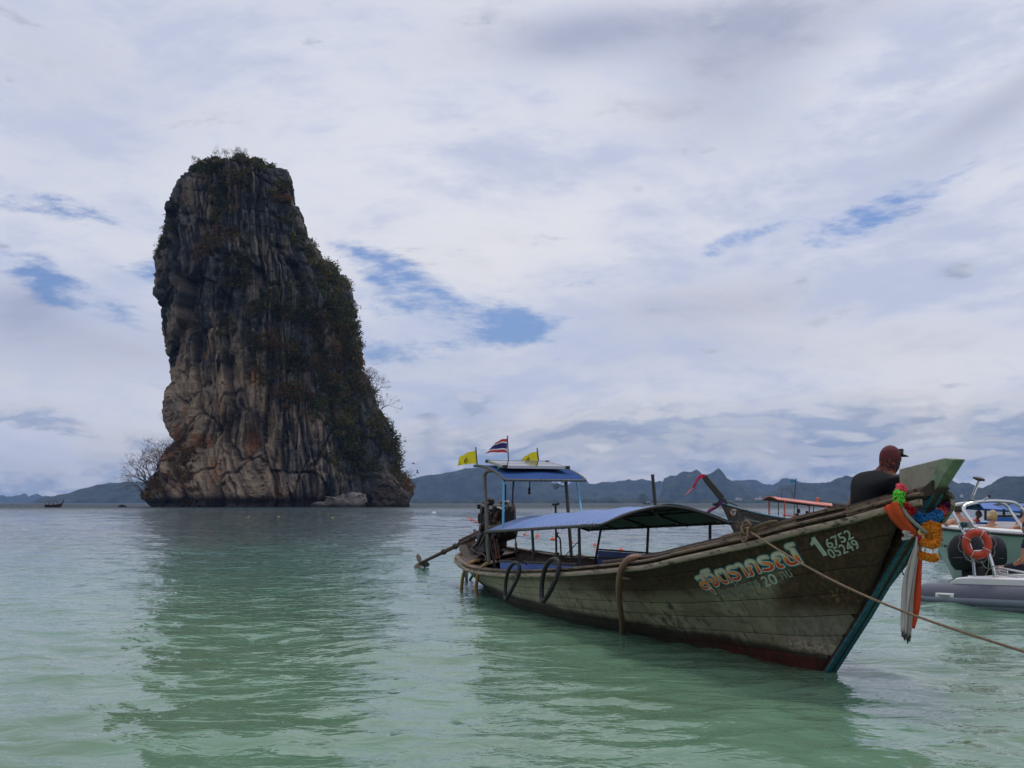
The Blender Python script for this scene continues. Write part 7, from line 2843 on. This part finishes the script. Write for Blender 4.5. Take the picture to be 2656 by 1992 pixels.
# ================================================================= grey inflatable with steel arch
RF = Frame((6.6, 16.3, 0), math.atan2(-.88, .47))
TUBE = pm('grey_hypalon', (0.085, 0.090, 0.125), .55, var=.12, scale=3, bump=.15, bscale=40)
TUBE2 = pm('light_grey_rubber', (0.20, 0.215, 0.27), .5, var=.12, scale=3, bump=.1)
STEEL = pm('polished_steel', (0.62, 0.62, 0.63), .18, metal=.95, var=.08, scale=4, bump=0)
T5 = thing('inflatable_boat', 'grey inflatable boat with white deck and stainless steel arch', 'boat', (0, 0, 0), RF)


def tz(x):
    return .09 + .045 * max(x, 0)


rr_ = .235
for yy in (.24, 2.05):
    mb = MB()
    xs_ = [-.42, -.38, -.28, -.12, .08, .3, .8, 1.5, 2.2, 3.0, 3.8, 4.4]
    rd = [.03, .07, .13, .19, .225, rr_, rr_, rr_, rr_, rr_, rr_ * .97, .2]
    cy = [yy] * 10 + [yy + (.05 if yy < 1 else -.05), yy + (.3 if yy < 1 else -.3)]
    mb.tube([(x, c, tz(x) + (.02 if x < 0 else 0)) for x, c in zip(xs_, cy)], rd, 28)
    tb = mb.build('air_tube', TUBE, T5, sharp=None)
    if yy < 1:
        for (a0, wdt, m_, pr) in ((-.10, .085, TUBE2, .012), (-.62, .13, TUBE2, .010), (-.36, .05, TUBE, .006)):
            g = []
            for x in np.linspace(-.30, 3.9, 40):
                r = float(np.interp(x, xs_, rd))
                c = float(np.interp(x, xs_, cy))
                row = []
                for k in range(5):
                    a = a0 + (k - 2) / 2 * wdt * .5 / rr_
                    rr2 = r + pr * math.cos((k - 2) / 2 * 1.4)
                    row.append((x, c - rr2 * math.cos(a), tz(x) + (.02 if x < 0 else 0) + rr2 * math.sin(a)))
                g.append(row)
            mb = MB()
            mb.grid(np.array(g)[:, ::-1], thick=None)
            mb.build('rubbing_strake', m_, T5)


def rq(px, py, y):
    return np.array(RF.ray(px, py, y))


# tube handle
hq = rq(2450, 1530, .02)
mb = MB()
g = []
for u in np.linspace(-1, 1, 13):
    row = []
    for v in np.linspace(-1, 1, 7):
        x = hq[0] + u * .17
        rrr = rr_ + .008 * (1 - max(abs(u) ** 6, abs(v) ** 6))
        a = .22 + v * .14
        row.append((x, .24 - rrr * math.cos(a), tz(x) + rrr * math.sin(a)))
    g.append(row)
mb.grid(np.array(g)[:, ::-1])
hp_o = mb.build('handle_patch', GEL, T5)
mb = MB()
mb.tube([(hq[0] + u * .11, .24 - (rr_ + .03 * (1 - u ** 4)) * math.cos(.2), tz(hq[0]) + (rr_ + .02) * math.sin(.2)) for u in np.linspace(-1, 1, 9)], .012, 8)
mb.build('handle', pm('worn_grey_handle', (0.22, 0.24, 0.22), .5, var=.3, scale=12), T5, parent=hp_o)
# fibreglass deck and hull bottom
mb = MB()
x0 = rq(2480, 1500, .3)[0]
g = []
for x, zt in ((x0, .36), (x0 + .10, .425), (x0 + .25, .45), (x0 + 1.5, .50), (x0 + 4, .60)):
    g.append([(x, .18, .25), (x, .16, zt - .02), (x, .19, zt), (x, 2.10, zt), (x, 2.13, zt - .02), (x, 2.11, .25)])
mb.grid(np.array(g)[:, ::-1])
mb.add([tuple(q) for q in g[0]], [tuple(range(6))])
mb.build('deck', GEL, T5, smooth=False)
mb = MB()
g = []
for x in np.linspace(.2, 4.3, 12):
    g.append([(x, .10, .0), (x, .45, -.08), (x, 1.15, -.35), (x, 1.85, -.08), (x, 2.2, .0)])
mb.grid(np.array(g))
mb.build('hull', pm('dark_wet_hull', (0.02, 0.022, 0.022), .5, var=.3, scale=3), T5)


def pipe(pts, r, name='arch_tube', mat=STEEL, sub=6, T=None):
    mb = MB()
    mb.tube(spline(pts, sub) if len(pts) > 2 else pts, r, 12)
    return mb.build(name, mat, T or T5)


yn_, yf_ = .34, 1.95
topz = rq(2521, 1303, 1.0)[2]
# rear hoop: near leg, across, far leg
pipe([rq(2529, 1497, yn_), rq(2519.5, 1428, yn_), rq(2493, 1367, yn_), rq(2470, 1325, yn_), rq(2470, 1314, yn_ + .03), rq(2478, 1309, yn_ + .12), rq(2521, 1303, .75), rq(2576, 1300, 1.35), rq(2606, 1309, yf_ - .15), rq(2618, 1322, yf_), rq(2656, 1378, yf_), rq(2700, 1470, yf_)], .024)
pipe([rq(2580, 1497, yn_), rq(2577.5, 1477, yn_), rq(2560, 1421, yn_), rq(2537, 1377, yn_), rq(2503, 1329, yn_), rq(2500, 1317, yn_ + .03), rq(2508, 1309, yn_ + .12), rq(2537, 1302, .65), rq(2576, 1299.5, 1.1), rq(2615, 1301.5, 1.6), rq(2636, 1307, yf_ - .15), rq(2656, 1325, yf_), rq(2700, 1380, yf_), rq(2760, 1470, yf_)], .027)
pipe([rq(2520, 1430, yn_), rq(2562, 1428, yn_)], .015)
pipe([rq(2512, 1496, yn_), rq(2592, 1499, yn_)], .020, 'arch_foot')
mb = MB()
c0 = (rq(2509, 1361, yn_))
mb.box(c0, (.30, .04, .10), bev=.01)
bko = mb.build('lamp_bracket', pm('grey_plastic', (0.28, 0.29, 0.28), .5, var=.1), T5, smooth=False)
mb = MB()
mb.lathe([(.045, 0), (.05, .01), (.05, .05), (.035, .065)], c0 + (-.03, -.02, 0), (0, -1, 0), 14)
mb.build('lamp', pm('dark_teal_glass', (0.01, 0.05, 0.06), .2, bump=0), T5, parent=bko)
T = T5
mb = MB()
pa, pb_ = rq(2524, 1298, .8), rq(2539, 1246, .8)
mb.tube([pa, rq(2523, 1288, .8), pb_], [.016, .018, .024], 8)
lm = mb.build('lamp_stalk', STEEL, T5)
mb = MB()
mb.lathe([(.02, -.03), (.09, -.01), (.095, .015), (.06, .03), (0, .035)], pb_ + (0, 0, .02), (.25, .1, 1), 16)
mb.build('lamp_head', BLACKP, T5, parent=lm)
pipe([rq(2551, 1297, .9), rq(2566, 1287, .9)], .012, 'rod_holder')
mb = MB()
mb.ball(rq(2566, 1287, .9), .025, 8)
mb.ball(rq(2520, 1299, .75), .04, 8, sc=(1.3, 1, .7))
mb.build('fitting', BLACKP, T5, kind='stuff')
# low rails forward
for (a, b) in (((2577, 1470), (2656, 1484)), ((2578, 1476), (2612, 1484)), ((2582, 1482), (2612, 1490)), ((2582, 1489), (2656, 1498)), ((2612, 1476), (2613, 1492))):
    pipe([rq(*a, .42), rq(*b, .42)] if a[0] != 2612 else [rq(*a, .42), rq(*b, .42)], .014, 'deck_rail')

# outboard engines
OBM = pm('black_cowling', (0.009, 0.010, 0.013), .45, var=.15, scale=3, bump=.05, spec=.25)


def outboard(px, py, y, label, s=1.0, decal=False):
    c = rq(px, py, y)
    T = thing('outboard_engine', label, 'outboard engine', c - (0, 0, .7), RF, group='outboard engines of the inflatable')
    prof = []
    V, Fc = [], []
    n = 20
    lv = [(-.34, .17, .20, -.02), (-.26, .25, .24, 0), (-.12, .30, .27, .0), (.05, .31, .27, .0), (.20, .27, .25, .02), (.30, .21, .21, .04), (.36, .12, .14, .06), (.38, .03, .05, .07)]
    for (z, a, b, ox) in lv:
        for j in range(n):
            t = 2 * math.pi * j / n
            ct, st_ = math.cos(t), math.sin(t)
            V.append(c + s * np.array([ox + a * np.sign(ct) * abs(ct) ** .5, b * np.sign(st_) * abs(st_) ** .5, z]))
    for i in range(len(lv) - 1):
        for j in range(n):
            Fc.append((i * n + j, i * n + (j + 1) % n, (i + 1) * n + (j + 1) % n, (i + 1) * n + j))
    Fc += [tuple(range(n - 1, -1, -1)), tuple((len(lv) - 1) * n + j for j in range(n))]
    mb = MB()
    mb.add(V, Fc)
    co_ = mb.build('cowling', OBM, T, sharp=50)
    mb = MB()
    mb.tube([c + s * np.array([-.31 * math.cos(t) , -.28 * math.sin(t), -.10 - .02 * math.cos(t)]) for t in np.linspace(-.3, math.pi + .3, 16)], .006, 5)
    mb.build('cowling_seam', pm('grey_line', (0.10, 0.10, 0.10), .5, bump=0), T, parent=co_)
    mb = MB()
    mb.box(c + s * np.array([0, 0, -.55]), (.22 * s, .16 * s, .45 * s), bev=.03)
    mb.box(c + s * np.array([.2, 0, -.38]), (.22 * s, .22 * s, .25 * s), bev=.02)
    mb.build('midsection', OBM, T)
    mb = MB()
    mb.lathe([(.03, -.22), (.07, -.15), (.075, .05), (.05, .16)], c + s * np.array([-.02, 0, -.92]), (1, 0, 0), 12)
    mb.box(c + s * np.array([0, 0, -1.02]), (.20, .02, .16))
    mb.build('gearcase', OBM, T)
    mb = MB()
    for k in range(3):
        a = k * 2.09
        rd_, td = np.array([0, math.cos(a), math.sin(a)]), np.array([.5, -math.sin(a), math.cos(a)])
        mb.grid(np.array([[c + s * (np.array([-.26, 0, -.92]) + rd_ * r + td * w) for w in (-.05, 0, .05)] for r in (.04, .1, .16)]), thick=.006)
    mb.build('propeller', GREYPIPE, T, kind=None)
    if decal:
        for k in range(4):
            mb = MB()
            mb.box(c + s * np.array([-.06 + (k % 2) * .12, -.285, .12 - (k // 2) * .09]), (.07, .006, .014 if k % 2 else .03))
            mb.build('cowling_mark', pm('silver_mark', (0.4, 0.4, 0.42), .4, bump=0), T, parent=co_, smooth=False)
    return T


outboard(2508, 1432, 1.35, 'black outboard engine on the left, partly behind the orange life ring', .88)
outboard(2563, 1436, 2.05, 'black outboard engine on the right of the orange life ring', .86, decal=True)

# life ring, hung on the arch, facing the beach
rc = rq(2534, 1411, .22)
view = RF.loc((0, 0, EYE)) - rc
view /= np.linalg.norm(view)
ax = view + np.array([.15, 0, 0])
ax /= np.linalg.norm(ax)
u_ = np.cross(ax, (0, 0, 1))
u_ /= np.linalg.norm(u_)
v_ = np.cross(u_, ax)
T = thing('life_ring', 'orange life ring hanging on the steel arch of the inflatable', 'life ring', rc, RF)
mb = MB()
Rr = .168
ringpts = [rc + u_ * math.cos(t) * Rr * .94 + v_ * math.sin(t) * Rr * 1.04 for t in np.linspace(0, 2 * math.pi, 36, endpoint=False)]
mb.tube(ringpts, .060, 12, closed=True)
mb.build('ring', pm('orange_red_foam', (0.44, 0.036, 0.010), .5, var=.15, scale=6, bump=.15), T, sharp=None)
mb = MB()
gl = []
for k in range(8):
    a0, a1 = k * math.pi / 4 + .2, (k + 1) * math.pi / 4 + .2
    for t in np.linspace(a0, a1, 8)[:-1]:
        sag = .035 * math.sin((t - a0) / (a1 - a0) * math.pi)
        gl.append(rc + (u_ * math.cos(t) + v_ * math.sin(t)) * (Rr + .07 + sag) + np.array([0, 0, -sag * .5]) + ax * .015)
mb.tube(gl, .006, 5, closed=True)
mb.build('grab_line', WROPE, T)
for k in range(4):
    t = k * math.pi / 2 + .5
    mb = MB()
    c = rc + (u_ * math.cos(t) * .94 + v_ * math.sin(t) * 1.04) * Rr
    rdv = u_ * math.cos(t) + v_ * math.sin(t)
    mb.tube([c + (rdv * math.cos(a) + ax * math.sin(a)) * .064 for a in np.linspace(0, 2 * math.pi, 14, endpoint=False)], .007, 5, closed=True)
    mb.build('band', pm('pale_band', (0.5, 0.42, 0.36), .6), T)
rope('hanging_rope', 'white cord dangling from the life ring across the black engines', [rq(2505, 1412, .2), rq(2500, 1432, .2), rq(2512, 1450, .2), rq(2524, 1460, .22), rq(2530, 1440, .22), rq(2528, 1428, .22)], .007, WROPE, RF)
rope('hanging_rope', 'white cord looping below the right side of the life ring', [rq(2545, 1455, .2), rq(2552, 1468, .2), rq(2562, 1474, .22), rq(2564, 1455, .22), rq(2560, 1428, .25)], .007, WROPE, RF)
rope('hanging_rope', 'grey cord from the foot of the arch to the low deck rail', [rq(2556, 1492, .3), rq(2566, 1476, .3), rq(2580, 1468, .32), rq(2590, 1470, .35)], .008, WROPE, RF)
# the driver's outstretched leg at the edge of the frame
NAVY = pm('navy_trousers', (0.010, 0.013, 0.030), .85, var=.4, scale=7, bump=.6, bscale=12)
bq = rq(2700, 1478, 1.0)
aw = dict(lk=rq(2640, 1468, .9), la=rq(2596, 1474, .8), lt=rq(2586, 1470, .75), rk=rq(2650, 1472, 1.15), ra=rq(2606, 1480, 1.1), rt=rq(2598, 1476, 1.05), rw=rq(2657, 1447, .8), re=rq(2680, 1440, .9))
sitter('person in navy trousers stretched out on the deck of the grey inflatable boat', RF, bq - (0, 0, .10), math.pi, SKIN2, shirt=(NAVY, .5), trousers=NAVY, hair=(DHAIR, 'short'), arms=aw, hands=('r',))

# ================================================================= far boats, buoys, birds
def far_boat(px, py, label, ang, L=7.0, hdg=1):
    D = 1.6 * FPX / (py - 1304)
    p0 = viewpt(px, py, D)
    fr = Frame((p0[0], p0[1], 0), ang)
    T, z_, w_ = longtail('longtail_boat', label, fr, L, 1.8, .8, 1.5, .8, [(1.05, 0, 2.1), (1.15, 0, 2.6)], dict(hull=BROWNH, trim=BROWNH, deck=INNER, prow=BROWNH), far=True, nprow=(.35, .08))
    return T, fr


T6, fr6 = far_boat(157, 1316, 'small dark longtail boat under way at the far left, near the horizon', -.25, 6.2)
for (x0_, x1_, z_, m_) in ((-5.6, -1.9, 2.1, BROWNH),):
    mb = MB()
    mb.grid(np.array([[(x, w * .8, z_ + .15 * (1 - w * w)) for w in (-1, -.5, 0, .5, 1)] for x in np.linspace(x0_, x1_, 5)]), thick=.08, nrm=(0, 0, 1))
    mb.build('canopy_roof', m_, T6)
for x in (-5.5, -3.7, -2.0):
    for w in (-.75, .75):
        mb = MB()
        mb.bar((x, w, .6), (x, w, 2.1), .05, 5)
        mb.build('canopy_post', BROWNH, T6)
for i, (x, m_) in enumerate(((-4.9, REDPOST), (-3.9, GEL), (-2.9, DKC), (-1.6, REDPOST), (-.7, DKC))):
    q = fr6.w((x, 0, .75))
    sitter('tiny seated person in a ' + ['red', 'white', 'dark', 'reddish', 'black'][i] + ' top in the far left boat, number %d from its stern' % (i + 1) if False else
           ['person in a red top at the stern of the small boat far left', 'person in a white top under the roof of the small boat far left', 'person in dark clothes under the roof of the small boat far left', 'person in a red top ahead of the roof of the small boat far left', 'person in black sitting in the bow of the small boat far left'][i],
           fr6, (x, 0, .72), 0.0, SKIN3, shirt=(m_, .5), trousers=DKC, hair=(DHAIR, 'short'))
T7, fr7 = far_boat(1669, 1308.2, 'tiny boat with a white roof on the horizon beside the mast', math.pi + .1, 7.5)
mb = MB()
mb.grid(np.array([[(x, w * .8, 2.3) for w in (-1, 1)] for x in (-7, -3.2)]), thick=.5, nrm=(0, 0, 1))
mb.build('canopy_roof', GEL, T7, smooth=False)
for x in (-6.9, -3.3):
    mb = MB()
    mb.bar((x, 0, .5), (x, 0, 2.3), .06, 5)
    mb.build('canopy_post', GEL, T7)
# wakes: broken white water behind the moving boats
for (fr_w, L, lab) in ((fr6, 6.2, 'white wake'), (fr7, 7.5, 'white wake')):
    rs = np.random.default_rng(4)
    n = 90
    c = np.stack([-L - rs.exponential(3.5, n), rs.normal(0, .6, n), rs.uniform(.02, .28, n)], -1)
    V, Fc, K = leaf_cloud(c, np.full(n, .25), np.full((n, 3), .42), 6, .16, rs)
    V = V @ fr_w.R.T + fr_w.o
    stuff_leaves('wake_foam', V, Fc, K, tuple(fr_w.w((-L, 0, 0))), None)

ORB = pm('orange_buoy', (0.72, 0.10, 0.035), .45, var=.15, scale=8, bump=.1, col2=(.35, .06, .03), thr=(.65, .8))


def buoy(px, py, r, label, mat, group, Y=None):
    D = 1.6 * FPX / (py - 1304)
    p0 = np.array(viewpt(px, py, D))
    p0[2] = 0
    T = thing('buoy', label, 'buoy', p0, WORLD, group)
    mb = MB()
    mb.ball(p0 + (0, 0, r * .35), r, 16, sc=(1.12, 1.12, .9))
    mb.build('float', mat, T, sharp=None)
    mb = MB()
    mb.lathe([(r * .2, 0), (r * .2, r * .25), (r * .1, r * .3)], p0 + (0, 0, r * 1.2), n=8)
    mb.build('eyelet', RUBBER, T)
    return p0


OG = 'orange buoys on the swimming line'
line = []
for (px, py, r, lab) in ((1216, 1345, .14, 'farthest orange buoy of the line, left of the engine'), (1223, 1349.5, .13, 'orange buoy second from the far end of the line, left of the engine'), (1234, 1355, .12, 'orange buoy left of the engine, nearest of the three there'),
                         (1361, 1386, .075, 'small orange buoy just under the canopy edge, left of the first canopy post'), (1394, 1391, .095, 'orange buoy right beside the first canopy post'), (1434, 1399, .095, 'orange buoy left of the bent rod'),
                         (1485, 1406, .06, 'orange buoy partly behind the dark pole'), (1543, 1414, .075, 'orange buoy left of the far canopy post, tied to the visible line'),
                         (1611, 1427, .078, 'orange buoy at the right end of the visible line, under the canopy'), (1703, 1441, .078, 'nearest orange buoy, on the rail beside the far canopy post')):
    line.append(buoy(px, py, r, lab, ORB, OG))
pts = []
for a, b in zip(line[3:-1], line[4:]):
    for t in np.linspace(0, 1, 8)[:-1]:
        q = lerp(a, b, t)
        q[2] = .015 - .02 * math.sin(t * math.pi)
        pts.append(q)
pts.append(line[-1])
mb = MB()
mb.tube(pts, .012, 5)
mb.solo('buoy_line', 'brown floating line joining the orange buoys', 'rope', ROPE, line[3])
WB = buoy(1125, 1333, .29, 'white mooring buoy with a dark waterline floating right of the rock', pm('white_buoy', (0.72, 0.70, 0.72), .4, var=.08, scale=3, bump=.1), None)
for (px, py, lab) in ((645, 1342, 'small yellow buoy below the left part of the rock'), (722, 1341, 'small yellow buoy below the middle of the rock'), (862, 1343, 'small yellow buoy below the pale slab of rock')):
    buoy(px, py, .11, lab, pm('yellow_buoy', (0.45, 0.30, 0.06), .5, var=.2, scale=8, bump=.1), 'yellow buoys near the rock')

for (px, py, Y, lab, a) in ((1072, 1203, 120, 'dark seabird gliding above the hills, the higher one', .3), (1083, 1227, 110, 'dark seabird with raised wings, the lower one', 1.0)):
    c = np.array(viewpt(px, py, Y))
    mb = MB()
    mb.tube([c + (-.20, 0, 0), c + (-.05, 0, .03), c + (.12, 0, .01), c + (.2, 0, 0)], [.01, .05, .045, .01], 8)
    T = thing('seabird', lab, 'bird', c, WORLD)
    mb.build('body', NAIL, T)
    for s_ in (1, -1):
        mb = MB()
        mb.grid(np.array([[c + (-.08 + .05 * k, s_ * .0, .03), c + (-.06 + .05 * k - .1 * s_ * 0, s_ * .22 * math.cos(a), .03 + .22 * math.sin(a)), c + (-.13 + .04 * k - .12 * s_, s_ * .5 * math.cos(a * .7), .04 + .35 * math.sin(a))] for k in (0, 1, 2)]), thick=.01, nrm=(0, 0, 1))
        mb.build('wing', NAIL, T)

# pale houses on the far shore
HW_M = pm('pale_house_wall', (0.62, 0.58, 0.54), .8, var=.1, scale=.2, bump=0)
HRF = pm('tiled_roof', (0.30, 0.14, 0.09), .8, var=.2, scale=.2, bump=0)
GLS = pm('dark_window', (0.05, 0.06, 0.08), .3, bump=0)
k = 0
for (px, py, w) in ((1912, 1293, 16), (1921, 1295, 12), (1962, 1294, 14), (1971, 1291, 10), (1980, 1295, 18), (1991, 1292, 12), (2494, 1285, 14), (2492, 1295, 12), (2501, 1294, 12), (2545, 1296, 16), (2575, 1297, 16)):
    Y = 4335
    c = np.array(viewpt(px, py, Y))
    T = thing('shore_house', 'pale house on the far shore, ' + ['leftmost of the group beside the brown prow', 'second from the left beside the brown prow', 'left end of the cluster beside the pink ribbon prow', 'highest small house of the cluster', 'widest house of the cluster', 'right end of the cluster',
                                                                  'highest on the slope right of the prow head', 'lower left one right of the prow head', 'lower right one right of the prow head', 'left one behind the arch top', 'right one behind the arch top'][k], 'house', (c[0], Y, 0), WORLD, 'pale houses on the far shore')
    k += 1
    h = 5.5
    w = w * .8
    z0_ = c[2] - 3
    mb = MB()
    mb.box((c[0], Y, z0_ + h / 2 - 3), (w, 9, h + 6))
    wl_ = mb.build('wall', HW_M, T, smooth=False)
    mb = MB()
    zt2 = z0_ + h
    mb.add([(c[0] - w * .55, Y - 5, zt2), (c[0] + w * .55, Y - 5, zt2), (c[0] + w * .55, Y + 5, zt2), (c[0] - w * .55, Y + 5, zt2), (c[0] - w * .3, Y, zt2 + 2.6), (c[0] + w * .3, Y, zt2 + 2.6)],
           [(0, 1, 5, 4), (1, 2, 5), (2, 3, 4, 5), (3, 0, 4), (0, 3, 2, 1)])
    mb.build('roof', HRF, T, smooth=False)
    for i in range(max(2, int(w / 4))):
        mb = MB()
        mb.box((c[0] - w / 2 + (i + .5) * w / max(2, int(w / 4)), Y - 4.55, zt2 - 2.6), (1.4, .15, 1.8))
        mb.build('window', GLS, T, smooth=False)
